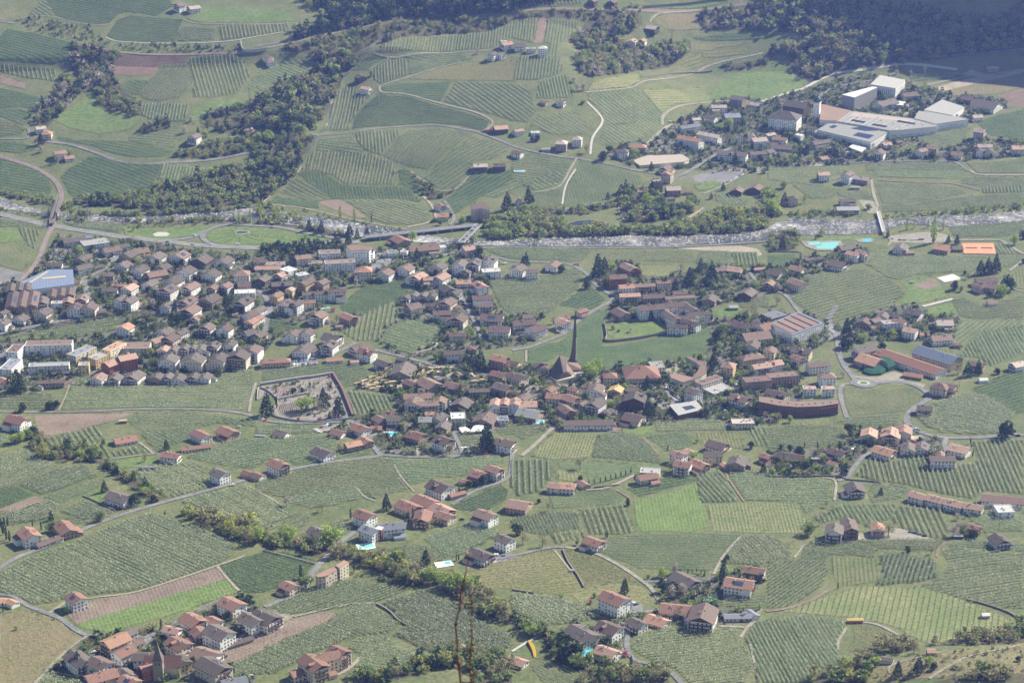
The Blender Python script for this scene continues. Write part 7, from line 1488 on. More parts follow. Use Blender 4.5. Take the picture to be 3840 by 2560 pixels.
# tall dead tree at the river bend
dx, dy = G(11, 1062, 478); dt = empty('dead_tree', (dx, dy, float(hz(dx, dy)))); thing(dt, '', 'tree', label='tall bare dead tree with forked limbs on the river bank')
b = MB(); b.tube([(0, 0, -1), (0.1, 0, 5), (-0.3, 0, 10)], [1.1, 0.8, 0.5], 7); link('trunk', b.mesh('trunk', ['bark']), dt)
for a, l in ((0.4, 9), (2.2, 8), (3.4, 10), (5.0, 9), (1.3, 11)):
    b = MB(); b.tube([(0, 0, 6+a*0.6), (1.8*math.cos(a), 1.8*math.sin(a), 11+a*0.3), (3.4*math.cos(a), 3.0*math.sin(a), 8+l)], [0.4, 0.25, 0.06], 5); link('limb', b.mesh('limb', ['bark']), dt)

# ------------------------------------------------------------------ woods that read as one mass
def low_crown(kind, n, size):
    C = clump_pts(n, kind); return leaf_tris(C, size).reshape(-1, 3, 3)
LOW = {k: [low_crown('c' if k == 'c' else 'd', n, s) for _ in range(5)] for k, n, s in (('c', 80, 0.16), ('d', 70, 0.17), ('b', 70, 0.13), ('m', 70, 0.18), ('p', 60, 0.15), ('w', 60, 0.17))}
LOWM = {'c': 'leaf_dark', 'd': 'leaf_spring', 'b': 'leaf_bare', 'm': 'leaf_mid', 'p': 'leaf_blossom', 'w': 'leaf_yellow'}
WOODS = [  # tile, label, mix of kinds, area per tree, height, outline
 (3,'dark mixed forest in shade covering the mountain foot above the brewery','ccmmbbbbd',62,18,[(0,-40),(2420,-40),(2420,440),(1900,500),(1300,575),(900,612),(600,670),(370,770),(330,700),(230,640),(200,560),(140,500),(20,530),(0,460),(200,440),(350,405),(300,310),(0,290)]),
 (2,'dense wood on the slope right of the tan meadow','ccmbbdp',60,11,[(1730,130),(1800,75),(2100,65),(2352,30),(2352,290),(2000,275),(1745,270)]),
 (1,'shaded forest above the upper railway line','ccccmb',62,18,[(430,-30),(2352,-40),(3050,-40),(2352,110),(1300,170),(1080,215),(700,295),(330,370),(520,250),(800,90),(560,90)]),
 (1,'brown scrub wood between railway and upper orchards','bbbmmcd',50,9,[(300,415),(700,335),(1080,245),(1400,205),(1900,175),(2300,175),(2330,205),(2150,290),(1700,318),(1300,350),(1130,455),(1190,320),(1050,420),(930,475),(560,495),(250,475)]),
 (1,'steep wood of dark spruces and mixed trees beside the white stream','ccmmbbdb',52,16,[(560,500),(900,495),(930,555),(780,695),(745,825),(680,930),(655,1060),(560,1130),(470,1210),(260,1235),(0,1195),(0,900),(90,890),(170,820),(260,770),(420,720),(560,650),(570,590),(480,525)]),
 (1,'mixed riverside wood below the lane bridge','mmbbdcd',42,11,[(0,1265),(515,1258),(525,1290),(440,1420),(370,1568),(0,1568)]),
 (0,'scrub covered railway embankment in shade below the upper fields','bbmmc',34,4.5,[(130,190),(280,158),(500,170),(640,218),(830,245),(940,325),(960,385),(1080,402),(1600,405),(2200,425),(2195,470),(1300,490),(1000,445),(750,388),(300,295)]),
 (0,'dark gully wood with scattered white blossom','mmbbcp',42,11,[(660,395),(750,405),(1000,480),(1140,515),(1030,600),(1050,700),(1100,800),(900,890),(700,750),(650,600)]),
 (0,'wooded gully edge with tall blossoming trees above the red-roofed farm','mmbpc',45,11,[(470,900),(560,700),(640,710),(760,830),(600,1000),(420,1190),(300,1110),(350,1000)]),
 (0,'brownish thicket beside the level meadow','bbbmd',45,11,[(900,900),(1100,825),(1200,885),(1310,945),(1290,1065),(1100,1055),(920,975)]),
 (0,'hillside thicket with white blossom above the balconied house','bbmpmc',45,10,[(1890,1050),(2100,985),(2352,965),(2352,1250),(2000,1215),(1880,1100)]),
 (0,'green roadside thicket below the balconied house','mmdwb',40,9,[(1590,1440),(1700,1380),(2000,1295),(2352,1275),(2352,1395),(1900,1455)]),
 (0,'small dark thicket below the striped orchard','mbc',40,9,[(1300,1150),(1560,1110),(1560,1180),(1300,1240)]),
 (10,'dark wooded bluff above the river bend','cmmbbbdd',42,12,[(1390,175),(1430,120),(1700,105),(2000,5),(2352,-50),(2352,300),(2100,330),(1500,365),(1340,365),(1100,335),(760,320),(730,275),(1160,245),(1340,205)]),
 (10,'pale green poplar belt along the far river bank','dwdm',38,9,[(0,175),(300,240),(500,262),(490,330),(420,330),(200,270),(0,230)]),
 (10,'low bushes at the railway bridge head','mdb',30,6,[(570,295),(700,285),(760,385),(580,400)]),
 (10,'bushes on the river side of the motorway park','dmb',70,6,[(1150,490),(1900,445),(1950,495),(1700,500),(1180,570)]),
 (11,'dark wood above the river track','ccmmb',42,12,[(0,-50),(400,-10),(360,50),(180,185),(60,295),(0,305)]),
 (11,'young light green poplars on the river bank','dwd',60,10,[(0,315),(200,345),(390,425),(450,480),(300,480),(0,465)]),
 (11,'tall dark hedge behind the apartment blocks','ccm',14,7,[(50,705),(800,655),(800,740),(400,765),(60,765)]),
 (11,'shaded thicket in the gully between orchards','mbm',40,8,[(1420,10),(1530,100),(1690,190),(1850,170),(1720,255),(1600,275),(1500,200)]),
 (11,'light green trees at the bridge head','dmd',40,12,[(2090,500),(2352,430),(2352,640),(2080,630)]),
 (12,'light green riverside wood along the far bank','ddwmmb',42,12,[(0,435),(400,445),(520,530),(900,540),(1400,515),(1500,445),(1680,475),(1850,385),(2130,385),(2200,420),(2352,210),(2352,540),(1900,585),(1400,595),(300,612),(0,605)]),
 (12,'wooded castle knoll with dark and pale trees','mmcdbe'.replace('e', 'm'),45,12,[(980,195),(1120,155),(1350,210),(1330,300),(1500,345),(1700,275),(1680,380),(1560,440),(1400,460),(1250,480),(1060,480),(1000,400),(960,280)]),
 (12,'mixed bushes along the lane above the river','mbdm',38,8,[(0,345),(540,355),(900,305),(960,330),(700,400),(200,430),(0,425)]),
 (13,'big pale green trees at the river bend','ddw',55,14,[(-60,210),(80,225),(100,390),(40,430),(0,500),(-60,520)]),
 (13,'willow hedge along the far river bank','dmmw',30,6,[(1060,400),(1600,375),(1900,355),(2352,310),(2352,365),(1900,395),(1500,412),(1090,440)]),
 (13,'shrubs on the bank below the river farm','mbm',30,6,[(500,370),(620,385),(900,385),(900,425),(300,435),(80,430),(0,420)]),
 (13,'garden grove beside the swimming pool','bmdb',45,9,[(0,600),(250,570),(290,640),(250,730),(120,735),(0,735)]),
 (2,'mixed hillside wood round the twin-gabled house','mmbbcddp',48,11,[(530,350),(700,175),(900,105),(1180,130),(1200,230),(1020,340),(1030,430),(1260,430),(1380,390),(1640,370),(1630,480),(1590,510),(1180,650),(960,690),(700,715),(600,640),(575,540),(650,480)]),
 (2,'thin hedge of trees across the upper meadow','mbm',40,8,[(1890,615),(2352,525),(2352,595),(2000,655)]),
 (2,'brown scrub below the railway','bbmd',42,7,[(0,92),(200,125),(600,95),(1190,108),(1000,145),(700,195),(250,162),(0,190)]),
 (30,'dark hedge edging the great orchard','mbc',14,4,[(1450,-20),(1600,55),(1640,60),(2100,190),(2260,280),(2240,330),(2140,290),(1900,170),(1560,50)]),
 (30,'yellow-green willow thicket above the hedge','wwdb',42,9,[(1680,0),(2000,45),(2352,110),(2352,290),(2270,260),(2000,150),(1750,60)]),
 (31,'mixed thicket along the lane wall','mbdb',34,7,[(0,180),(100,185),(350,285),(600,305),(720,325),(580,425),(300,335),(60,325)]),
 (31,'strip of brown and pale green trees running downhill past the flats','bbdmbw',34,9,[(740,335),(950,392),(1250,425),(1530,555),(1700,560),(2000,640),(2150,800),(2352,920),(2352,1000),(2050,950),(1900,850),(1700,715),(1500,685),(1300,620),(1000,500),(720,420)]),
 (31,'row of trained trees above the sloping orchard','mmb',10,4,[(870,560),(1100,590),(1430,650),(1450,690),(1100,620),(880,590)]),
 (31,'bushes on the bank below the blossoming orchard','bmwcm',36,8,[(860,1568),(1100,1445),(1550,1345),(1830,1285),(1860,1400),(1700,1440),(1500,1480),(1200,1568)]),
 (31,'brown thicket behind the foreground twigs','bbmm',36,9,[(1950,1305),(2300,1295),(2352,1400),(2352,1568),(2000,1568)]),
 (32,'dark shaded grove beside the swimming pools','mcmb',34,9,[(0,960),(150,1040),(280,1085),(440,1200),(540,1250),(640,1350),(500,1400),(330,1300),(280,1180),(100,1100),(0,1060)]),
 (32,'bushy slope at the lower edge','bmmdb',40,8,[(500,1360),(760,1355),(1050,1425),(1380,1440),(1450,1568),(600,1568)]),
 (33,'brown and yellow-green thicket at the lower edge','bbmwm',36,9,[(420,1500),(640,1425),(900,1345),(990,1400),(900,1568),(300,1568)]),
 (33,'leafless trees on the lane bend','bbb',36,8,[(950,1210),(1300,1195),(1400,1260),(1000,1305)]),
 (33,'brown hedge wood on the hill edge','bbbm',34,8,[(1450,1210),(1650,1190),(1900,1140),(2300,1045),(2352,1060),(2352,1200),(2000,1215),(1600,1228)]),
 (33,'leafless scrub on the hillock at the lower corner','bbbm',40,8,[(1550,1568),(1700,1510),(2352,1480),(2352,1568)]),
 (20,'dark thicket winding along the stream bed past the yellow tree','mmbbdc',36,8,[(270,810),(370,885),(480,965),(700,965),(860,965),(960,1085),(1060,1185),(1300,1275),(1510,1440),(1400,1480),(1050,1240),(900,1120),(700,1105),(420,1085),(280,1035)]),
 (20,'trees at the corner of the farmyard','mcm',34,10,[(90,360),(240,310),(250,460),(80,465)]),
 (23,'garden trees on the slope below the brown-roofed houses','mbdmw',60,6,[(0,1120),(300,1100),(520,1140),(660,1180),(640,1230),(300,1240),(0,1235)]),
 (21,'shrubs and small trees planted along the cemetery paths','mmcmdp',80,4.0,[(60,460),(60,420),(430,360),(690,325),(760,440),(870,680),(600,715),(480,690),(420,540),(220,560),(130,480)]),
 (33,'brown scrub over the hill slope at the lower corner','bbbbm',60,3.6,[(950,1568),(1050,1400),(1300,1335),(1650,1285),(2000,1245),(2352,1200),(2352,1568)]),
 (11,'low willows along the far river edge below the orchards','mbd',28,4,[(60,322),(420,362),(800,448),(1060,495),(1400,548),(1390,565),(1050,515),(790,470),(400,395),(60,350)]),
 (10,'bushes between motorway and river','mdb',30,4.5,[(-20,352),(300,398),(480,442),(470,462),(300,418),(-20,378)]),
 (10,'low trees on the near river bank below the bluff','dmwb',24,7,[(600,440),(1000,462),(1400,470),(1900,452),(2300,455),(2300,480),(1900,472),(1400,482),(1000,478),(600,456)]),
 (10,'trees along the far river edge below the bluff','dmmb',20,8,[(700,385),(1000,400),(1240,405),(1500,385),(2100,352),(2330,330),(2330,350),(2100,375),(1500,408),(1240,425),(1000,420),(700,408)]),
 (11,'bushes on the near bank between motorway and river','dmb',26,7,[(0,462),(400,500),(600,550),(850,595),(840,612),(590,575),(390,525),(0,490)]),
 (12,'garden trees and bushes in the shaded park','mmcb',60,9,[(760,980),(860,960),(960,1060),(940,1090),(820,1060)]),
]
def wood(P, kinds, per, hgt):
    A = abs(area2(P))/2; n = max(int(A/per), 4)
    X = rng.uniform(P[:, 0].min(), P[:, 0].max(), n*8); Y = rng.uniform(P[:, 1].min(), P[:, 1].max(), n*8)
    k = pip(P, X, Y); X = X[k][:n]; Y = Y[k][:n]; n = len(X)
    Vs = []; Ms = []; names = sorted(set(kinds))
    pick = np.array([kinds[i] for i in rng.integers(0, len(kinds), n)])
    Z = hz(X, Y)
    for mi, kd in enumerate(names):
        idx = np.where(pick == kd)[0]
        for v in range(5):
            q = idx[v::5]
            if not len(q): continue
            T = LOW[kd][v]; s = hgt*rng.uniform(0.5, 1.5, len(q))*(1.15 if kd == 'c' else 1); a = rng.uniform(0, 6.28, len(q)); wv = rng.uniform(0.85, 1.25, len(q))*(1.05 if kd != 'c' else 1.0)
            c, sn = np.cos(a)[:, None, None], np.sin(a)[:, None, None]
            xx = (T[None, :, :, 0]*c-T[None, :, :, 1]*sn)*(s*wv)[:, None, None]+X[q][:, None, None]
            yy = (T[None, :, :, 0]*sn+T[None, :, :, 1]*c)*(s*wv)[:, None, None]+Y[q][:, None, None]
            zz = T[None, :, :, 2]*s[:, None, None]*(1.0 if kd == 'c' else 0.95)-0.08*s[:, None, None]+Z[q][:, None, None]
            V = np.stack([xx, yy, zz], 3).reshape(-1, 3); Vs.append(V); Ms.append(np.full(len(V)//3, mi, np.int32))
    V = np.vstack(Vs); return V, np.concatenate(Ms), [LOWM[k_] for k_ in names]
TOT = 0
for j, (tile, lb, kinds, per, hgt, pts) in enumerate(WOODS):
    P = GP(tile, pts); hgt *= 1.3 if tile >= 30 and hgt > 5 else 1.0; V, M, mm = wood(P, kinds, per*1.15, hgt); TOT += len(M)
    if hgt > 6: drape('forest_floor', P, 0.11+0.0006*j, 'forest_floor', kind='structure')
    o = link('woodland' if hgt > 5 else 'scrub', mesh_np('woodland', V, np.arange(len(V)).reshape(-1, 3), mm, M), kind='stuff')
    o['label'] = lb; o['category'] = 'woodland' if hgt > 5 else 'scrub'
print('wood triangles', TOT)
# garden shrubs between the houses
def shrubs():
    Xs, Ys = [], []
    for tile, m, nm, pts in FLOORS:
        if m != 'village_floor': continue
        P = GP(tile, pts); A = abs(area2(P))/2; n = int(A/27)
        X = rng.uniform(P[:, 0].min(), P[:, 0].max(), n*6); Y = rng.uniform(P[:, 1].min(), P[:, 1].max(), n*6)
        k = pip(P, X, Y); Xs.append(X[k][:n]); Ys.append(Y[k][:n])
    X = np.concatenate(Xs); Y = np.concatenate(Ys); keep = np.ones(len(X), bool)
    for f in FOOT:
        c = f.mean(0); g = c+(f-c)*1.08; near = (np.abs(X-c[0]) < 60) & (np.abs(Y-c[1]) < 60)
        keep[near] &= ~pip(g, X[near], Y[near])
    for P in FIELD_POLYS:
        near = (X > P[:, 0].min()) & (X < P[:, 0].max()) & (Y > P[:, 1].min()) & (Y < P[:, 1].max())
        keep[near] &= ~pip(P, X[near], Y[near])
    for P, w_ in ROAD_LINES:
        q, _ = strip(P, w_)
        for i in range(len(q)-1):
            m_ = (q[i]+q[i+1])/2; L = np.linalg.norm(q[i+1]-q[i])/2+w_/2
            near = (np.abs(X-m_[0]) < L+2) & (np.abs(Y-m_[1]) < L+2)
            if not near.any(): continue
            d = q[i+1]-q[i]; d = d/max(np.linalg.norm(d), 1e-6)
            off = np.abs((X[near]-q[i][0])*-d[1]+(Y[near]-q[i][1])*d[0]); kk = keep[near]; kk &= off > w_/2+1; keep[near] = kk
    X = X[keep]; Y = Y[keep]; n = len(X); Z = hz(X, Y)
    kinds = np.array(list('mmdcbpmmcc'))[rng.integers(0, 10, n)]; names = sorted(set(kinds.tolist())); Vs = []; Ms = []
    for mi, kd in enumerate(names):
        q = np.where(kinds == kd)[0]; T = LOW[kd][0][:44]
        s = (3.2+7.5*rng.uniform(0, 1, len(q))**2.0)*(1.25 if kd == 'c' else 1); c, sn = np.cos(s*9)[:, None, None], np.sin(s*9)[:, None, None]
        xx = (T[None, :, :, 0]*c-T[None, :, :, 1]*sn)*s[:, None, None]*1.2+X[q][:, None, None]; yy = (T[None, :, :, 0]*sn+T[None, :, :, 1]*c)*s[:, None, None]*1.2+Y[q][:, None, None]
        zz = T[None, :, :, 2]*s[:, None, None]-0.15*s[:, None, None]+Z[q][:, None, None]
        V = np.stack([xx, yy, zz], 3).reshape(-1, 3); Vs.append(V); Ms.append(np.full(len(V)//3, mi, np.int32))
    V = np.vstack(Vs)
    o = link('shrubbery', mesh_np('shrubbery', V, np.arange(len(V)).reshape(-1, 3), [LOWM[k_] for k_ in names], np.concatenate(Ms)), kind='stuff')
    o['label'] = 'garden shrubs and hedges filling the plots between village houses'; o['category'] = 'shrubs'
    print('shrubs', n)
shrubs()
# rough bushes along the margins of the fields
def margins():
    Xs, Ys = [], []
    for P in FIELD_POLYS:
        for i in range(len(P)):
            if rng.random() < 0.62: continue
            a, e = P[i], P[(i+1) % len(P)]; L = np.linalg.norm(e-a); n = int(L/rng.uniform(2.2, 6))
            if n < 1: continue
            t = rng.uniform(0, 1, n)[:, None]; q = a+(e-a)*t+rng.normal(0, 0.8, (n, 2)); Xs.append(q[:, 0]); Ys.append(q[:, 1])
    X = np.concatenate(Xs); Y = np.concatenate(Ys); keep = np.ones(len(X), bool)
    for P, w_ in ROAD_LINES:
        q, _ = strip(P, w_)
        for m_ in q:
            keep &= (np.abs(X-m_[0]) > w_/2+1.2) | (np.abs(Y-m_[1]) > w_/2+1.2)
    X = X[keep]; Y = Y[keep]; n = len(X); Z = hz(X, Y); kinds = np.array(list('mmmbbd'))[rng.integers(0, 6, n)]; names = sorted(set(kinds.tolist())); Vs = []; Ms = []
    for mi, kd in enumerate(names):
        q = np.where(kinds == kd)[0]; T = LOW[kd][1][:22]; s = 1.2+2.6*rng.uniform(0, 1, len(q))**2.5; c, sn = np.cos(s*9)[:, None, None], np.sin(s*9)[:, None, None]
        xx = (T[None, :, :, 0]*c-T[None, :, :, 1]*sn)*s[:, None, None]*1.5+X[q][:, None, None]; yy = (T[None, :, :, 0]*sn+T[None, :, :, 1]*c)*s[:, None, None]*1.5+Y[q][:, None, None]
        zz = T[None, :, :, 2]*s[:, None, None]-0.2*s[:, None, None]+Z[q][:, None, None]; V = np.stack([xx, yy, zz], 3).reshape(-1, 3); Vs.append(V); Ms.append(np.full(len(V)//3, mi, np.int32))
    V = np.vstack(Vs); o = link('margin_scrub', mesh_np('margin_scrub', V, np.arange(len(V)).reshape(-1, 3), [LOWM[k_] for k_ in names], np.concatenate(Ms)), kind='stuff')
    o['label'] = 'rough bushes and weeds along the margins of the fields'; o['category'] = 'scrub'; print('margin bushes', n)
margins()
# ------------------------------------------------------------------ cars
def car_mesh(col, van=False):
    b = MB(); l, w_ = (2.5, 0.95) if van else (2.15, 0.88)
    hb = 0.85; prof = [(-l, 0.35), (-l, 0.75), (-l*0.95, hb), (-l*0.62, hb+0.02), (-l*0.40, 1.42), (l*0.42, 1.45), (l*0.78, hb+0.05), (l, hb-0.08), (l, 0.35)]
    if van: prof = [(-l, 0.35), (-l, 0.9), (-l*0.8, 1.1), (-l*0.6, 1.95), (l*0.97, 2.0), (l, 1.9), (l, 0.35)]
    n = len(prof); k = 0.86
    L = [(x, -w_*(k if z > 1 else 1), z) for x, z in prof]; R = [(x, w_*(k if z > 1 else 1), z) for x, z in prof]
    fs = [(i, (i+1) % n, n+(i+1) % n, n+i) for i in range(n)]+[tuple(range(n))[::-1], tuple(n+i for i in range(n))]
    b.faces(L+R, fs, 0)
    ws = (3, 5) if not van else (2,)
    for i in ws:
        p = [L[i], L[i+1], R[i+1], R[i]]; c = Vector((sum(q[0] for q in p)/4, 0, sum(q[2] for q in p)/4)); nrm = (Vector(p[1])-Vector(p[0])).cross(Vector(p[3])-Vector(p[0])).normalized()
        if nrm.z < 0: nrm = -nrm
        b.poly([tuple(c+(Vector(q)-c)*0.86+nrm*0.02) for q in p], 1)
    for s in (-1, 1):
        y = s*(w_*0.93+0.02); z0, z1 = (0.95, 1.36) if not van else (1.2, 1.75)
        b.poly([(-l*0.5, y, z0), (l*0.62, y, z0), (l*0.38, s*(w_*0.87), z1), (-l*0.36, s*(w_*0.87), z1)][::s], 1)
        for x in (-l*0.62, l*0.62):
            q = [(x+0.33*math.cos(6.283*i/8), s*(w_+0.01), 0.33+0.33*math.sin(6.283*i/8)) for i in range(8)]
            q2 = [(a_, y_-s*0.22, z_) for a_, y_, z_ in q]
            b.faces(q+q2, [tuple(range(8)), tuple(range(8, 16))]+[(i, (i+1) % 8, 8+(i+1) % 8, 8+i) for i in range(8)], 2)
    return b.mesh('car', [col, 'glass', 'frame'])
CARC = {'white': (0.75, 0.75, 0.75), 'silver': (0.45, 0.46, 0.48), 'black': (0.025, 0.025, 0.03), 'dark blue': (0.04, 0.07, 0.17), 'red': (0.42, 0.03, 0.03), 'grey': (0.14, 0.145, 0.15), 'light blue': (0.20, 0.33, 0.52)}
for n, c in CARC.items(): mat('car_'+n, c, 0.3, spec=0.6)
CARM = {n: car_mesh('car_'+n) for n in CARC}; VANM = car_mesh('car_white', True)
CARROWS = [  # tile, from, to, number, bearing
 (21,(345,188),(550,165),9,70),(21,(350,222),(560,208),9,80),(22,(1310,490),(1345,520),4,10),(22,(1395,460),(1420,470),2,0),(22,(1375,430),(1500,440),7,80),(22,(1410,480),(1520,560),9,20),(22,(1440,450),(1560,560),9,20),(22,(1510,440),(1590,530),8,20),(22,(1330,500),(1400,590),5,40),
 (13,(500,1420),(600,1490),8,30),(13,(400,1520),(590,1450),10,60),(21,(545,815),(575,838),3,0),(21,(600,790),(690,770),6,80),(21,(640,830),(690,820),3,20),(21,(40,700),(90,730),3,40),
 (12,(1980,110),(2110,50),9,40),(12,(2100,45),(2200,10),6,40),(12,(1850,20),(1920,5),4,0),(2,(2540,1480),(2560,1500),2,20),(3,(640,1400),(760,1400),9,60),(3,(600,1370),(720,1380),8,60),(3,(640,1430),(740,1430),7,60),
 (32,(1080,820),(1140,850),4,30),(32,(1340,650),(1375,665),3,30),(22,(2020,370),(2060,400),3,60),(22,(2160,230),(2200,240),3,70),(22,(-10,430),(130,400),7,60),(22,(1900,580),(1960,640),3,10),(11,(1860,950),(1860,990),5,0),(11,(2200,860),(2290,860),5,20),
 (21,(1640,30),(1700,20),4,70),(21,(1770,500),(1790,590),4,90),(21,(1310,640),(1330,640),1,0),(21,(1890,985),(1970,980),5,80),(21,(1000,190),(1060,170),4,40),(13,(1210,640),(1260,640),3,10),(13,(1320,640),(1420,635),5,20),(13,(1140,630),(1140,630),1,0),(2,(1290,1280),(1400,1230),5,30),(2,(1450,1125),(1520,1130),3,10),
 (10,(880,815),(940,835),3,20),(10,(1050,795),(1060,800),1,40),(3,(1150,790),(1160,790),1,10),(33,(1310,185),(1390,205),3,-10),(33,(1440,220),(1440,220),1,-10),(31,(2200,400),(2270,400),2,0),(31,(330,760),(330,760),1,40),(30,(870,1290),(900,1280),2,20),(20,(2200,850),(2220,850),1,80),(20,(2190,790),(2190,790),1,0),
 (23,(1360,810),(1380,815),2,-30),(23,(1320,785),(1320,785),1,-60),(23,(230,450),(230,450),1,0),(11,(1200,800),(1250,850),3,40),(20,(2160,255),(2240,240),4,10),(12,(1110,1200),(1150,1190),2,10),(22,(2240,590),(2270,560),2,30),(23,(2250,860),(2300,870),3,0),(31,(1890,70),(1890,70),1,20),(30,(2230,1500),(2300,1510),3,30),
]
ONROAD = [(10,1770,684,4),(10,1937,688,4),(10,2187,686,2),(10,1785,600,-30),(10,8,425,-15),(11,150,525,-10),(11,425,562,-15),(11,625,608,-10),(11,2015,545,55),(11,1985,580,55),(11,1945,625,55),(11,1910,660,55),(10,470,1420,18),(21,1580,0,10),(20,2140,1325,18),(3,1730,748,10),(21,2110,1040,3),(11,1150,790,-20),(11,1160,858,20),(12,1500,700,0)]
def put_car(X, Y, ang, lift):
    n = random.choice(['white', 'silver', 'silver', 'black', 'grey', 'dark blue', 'white', 'red', 'light blue'])
    van = random.random() < 0.06
    o = link('van' if van else 'car', VANM if van else CARM[n], None, (X, Y, float(hz(X, Y))+lift), math.radians(ang+random.choice((0, 180))+random.uniform(-4, 4)))
    thing(o, 'white van' if van else n+' car', 'van' if van else 'car', 'cars parked or driving in the valley')
NC = 0
for tile, a, b_, n, ang in CARROWS:
    for k in range(n):
        t = k/max(n-1, 1); X, Y = G(tile, a[0]+(b_[0]-a[0])*t, a[1]+(b_[1]-a[1])*t)
        put_car(X+random.uniform(-0.3, 0.3), Y, ang, 0.14 if tile not in (23, 20, 30) else 0.5); NC += 1
for tile, x, y, ang in ONROAD:
    X, Y = G(tile, x, y); put_car(X, Y, ang, 0.72 if not (tile == 11 and x > 1900) else 4.1); NC += 1
print('cars', NC)

# ------------------------------------------------------------------ timber stacks of the sawmill
TS = 0
def stack_mesh(l, w_, h, n):
    b = MB()
    for k in range(n): b.box(-l/2, -w_/2, k*h/n+0.06, l/2, w_/2, (k+1)*h/n)
    return b.mesh('timber_stack', ['wood_pale'])
SM = [stack_mesh(6, 2.2, 2.2, 3), stack_mesh(8, 1.8, 1.6, 2), stack_mesh(4.5, 2.4, 2.8, 4)]
for (a, b_, n, ang) in (((930,400),(1220,265),13,38),((960,420),(1225,310),12,38),((1010,430),(1180,380),8,10),((1190,390),(1330,380),7,20),((1440,350),(1500,230),7,80),((1600,260),(1780,255),9,10),((1620,290),(1700,300),5,40),((1500,300),(1560,270),4,60),((2000,380),(2100,370),5,10),((1960,310),(2010,330),3,-60),((1100,440),(1240,420),6,12)):
    for k in range(n):
        t = k/max(n-1, 1); X, Y = G(21, a[0]+(b_[0]-a[0])*t+random.uniform(-6, 6), a[1]+(b_[1]-a[1])*t+random.uniform(-5, 5))
        o = link('timber_stack', SM[TS % 3], None, (X, Y, float(hz(X, Y))+0.1), math.radians(ang+random.uniform(-6, 6))); TS += 1
        thing(o, 'pale sawn timber stack', 'timber stack', 'timber stacks of the sawmill')

# ------------------------------------------------------------------ pools, courts, tents, signs of use
def flat_thing(name, tile, rim, inner, mrim, minn, part, label, cat, off=0.8, lift=0.12):
    P = GP(tile, rim); c = P.mean(0); z0 = float(hz(P[:, 0], P[:, 1]).max())+off-0.5
    root = empty(name, (c[0], c[1], z0)); thing(root, '', cat, label=label)
    b = MB(); b.prism([tuple(p-c) for p in P], -1.5, lift); link('surround', b.mesh('surround', [mrim]), root)
    for q in inner:
        Q = GP(tile, q)-c; b = MB(); b.prism([tuple(p) for p in Q], lift-0.2, lift+0.03); link(part, b.mesh(part, [minn]), root)
    return root
flat_thing('swimming_pool', 31, [(915,305),(1085,283),(1100,330),(1000,350),(940,345)], [[(935,315),(1075,293),(1088,320),(1000,338),(995,328),(950,335)]], 'paint_white', 'turquoise_water', 'water', 'turquoise pool with white rim below the slate roofed villa', 'pool')
flat_thing('swimming_pool', 32, [(565,1290),(640,1262),(750,1235),(770,1250),(760,1300),(640,1345)], [[(590,1292),(660,1268),(745,1245),(756,1258),(745,1292),(640,1332)]], 'sandy', 'pool_water', 'water', 'bright blue kidney pool beside the pink roofed bungalow', 'pool')
flat_thing('swimming_pool', 32, [(1690,800),(1700,765),(1880,745),(1900,780),(1880,820),(1730,822)], [[(1705,800),(1715,775),(1830,768),(1875,765),(1888,795),(1870,812),(1735,814)]], 'plaza', 'turquoise_water', 'water', 'turquoise garden pool between the two grey and red roofed houses', 'pool')
flat_thing('swimming_pool', 21, [(1170,835),(1330,832),(1340,870),(1185,876)], [[(1180,840),(1322,838),(1330,866),(1192,870)]], 'paint_white', 'pool_water', 'water', 'long blue pool in the shrubby garden below the cemetery', 'pool')
flat_thing('swimming_pool', 22, [(140,730),(296,728),(298,758),(142,760)], [[(148,733),(290,731),(291,753),(149,755)]], 'paint_white', 'pool_water', 'water', 'narrow blue hotel pool beside the orchard in the village', 'pool')
flat_thing('swimming_pool', 23, [(760,990),(790,945),(866,965),(840,1010)], [[(788,990),(812,960),(855,970),(832,1002)]], 'paint_white', 'pool_water', 'water', 'blue pool with white terrace below the pink roofed hotel', 'pool')
flat_thing('swimming_pool', 23, [(525,1040),(560,1028),(585,1065),(540,1075)], [[(532,1044),(556,1034),(575,1062),(544,1070)]], 'paint_white', 'pool_water', 'water', 'small pale blue pool beside the brown roofed garden house', 'pool')
flat_thing('swimming_pool', 13, [(305,650),(670,642),(690,690),(600,738),(440,735),(340,700)], [[(370,658),(480,655),(480,682),(380,690)], [(490,662),(660,655),(640,690),(600,725),(450,722),(440,700),(490,690)]], 'plaza', 'turquoise_water', 'water', 'large outdoor bathing pool with pale basin by the river', 'pool')
flat_thing('swimming_pool', 13, [(800,640),(850,625),(940,622),(975,640),(950,660),(850,662)], [[(860,640),(890,629),(940,630),(958,643),(935,656),(875,656)]], 'plaza', 'pool_water', 'water', 'round blue paddling pool beside the big bathing pool', 'pool')
flat_thing('swimming_pool', 13, [(1545,985),(1700,950),(1770,985),(1760,1005),(1620,1030)], [[(1570,988),(1700,958),(1755,988),(1625,1022)]], 'concrete', 'paint_white', 'cover', 'white covered pool in the hedged garden', 'pool')
flat_thing('swimming_pool', 11, [(580,1262),(680,1252),(685,1270),(590,1280)], [[(588,1264),(676,1256),(679,1267),(594,1275)]], 'plaza', 'turquoise_water', 'water', 'pale turquoise pool in the garden above the striped orchard', 'pool')
flat_thing('swimming_pool', 31, [(1635,470),(1790,450),(1820,490),(1660,515)], [[(1730,462),(1785,457),(1790,478),(1740,485)]], 'paint_white', 'pool_water', 'water', 'small terrace pool beside the grey farmhouse', 'pool')
flat_thing('swimming_pool', 1, [(2245,375),(2300,375),(2300,392),(2245,392)], [[(2250,378),(2295,378),(2295,389),(2250,389)]], 'paint_white', 'pool_water', 'water', 'tiny blue pool on the upper slope', 'pool')
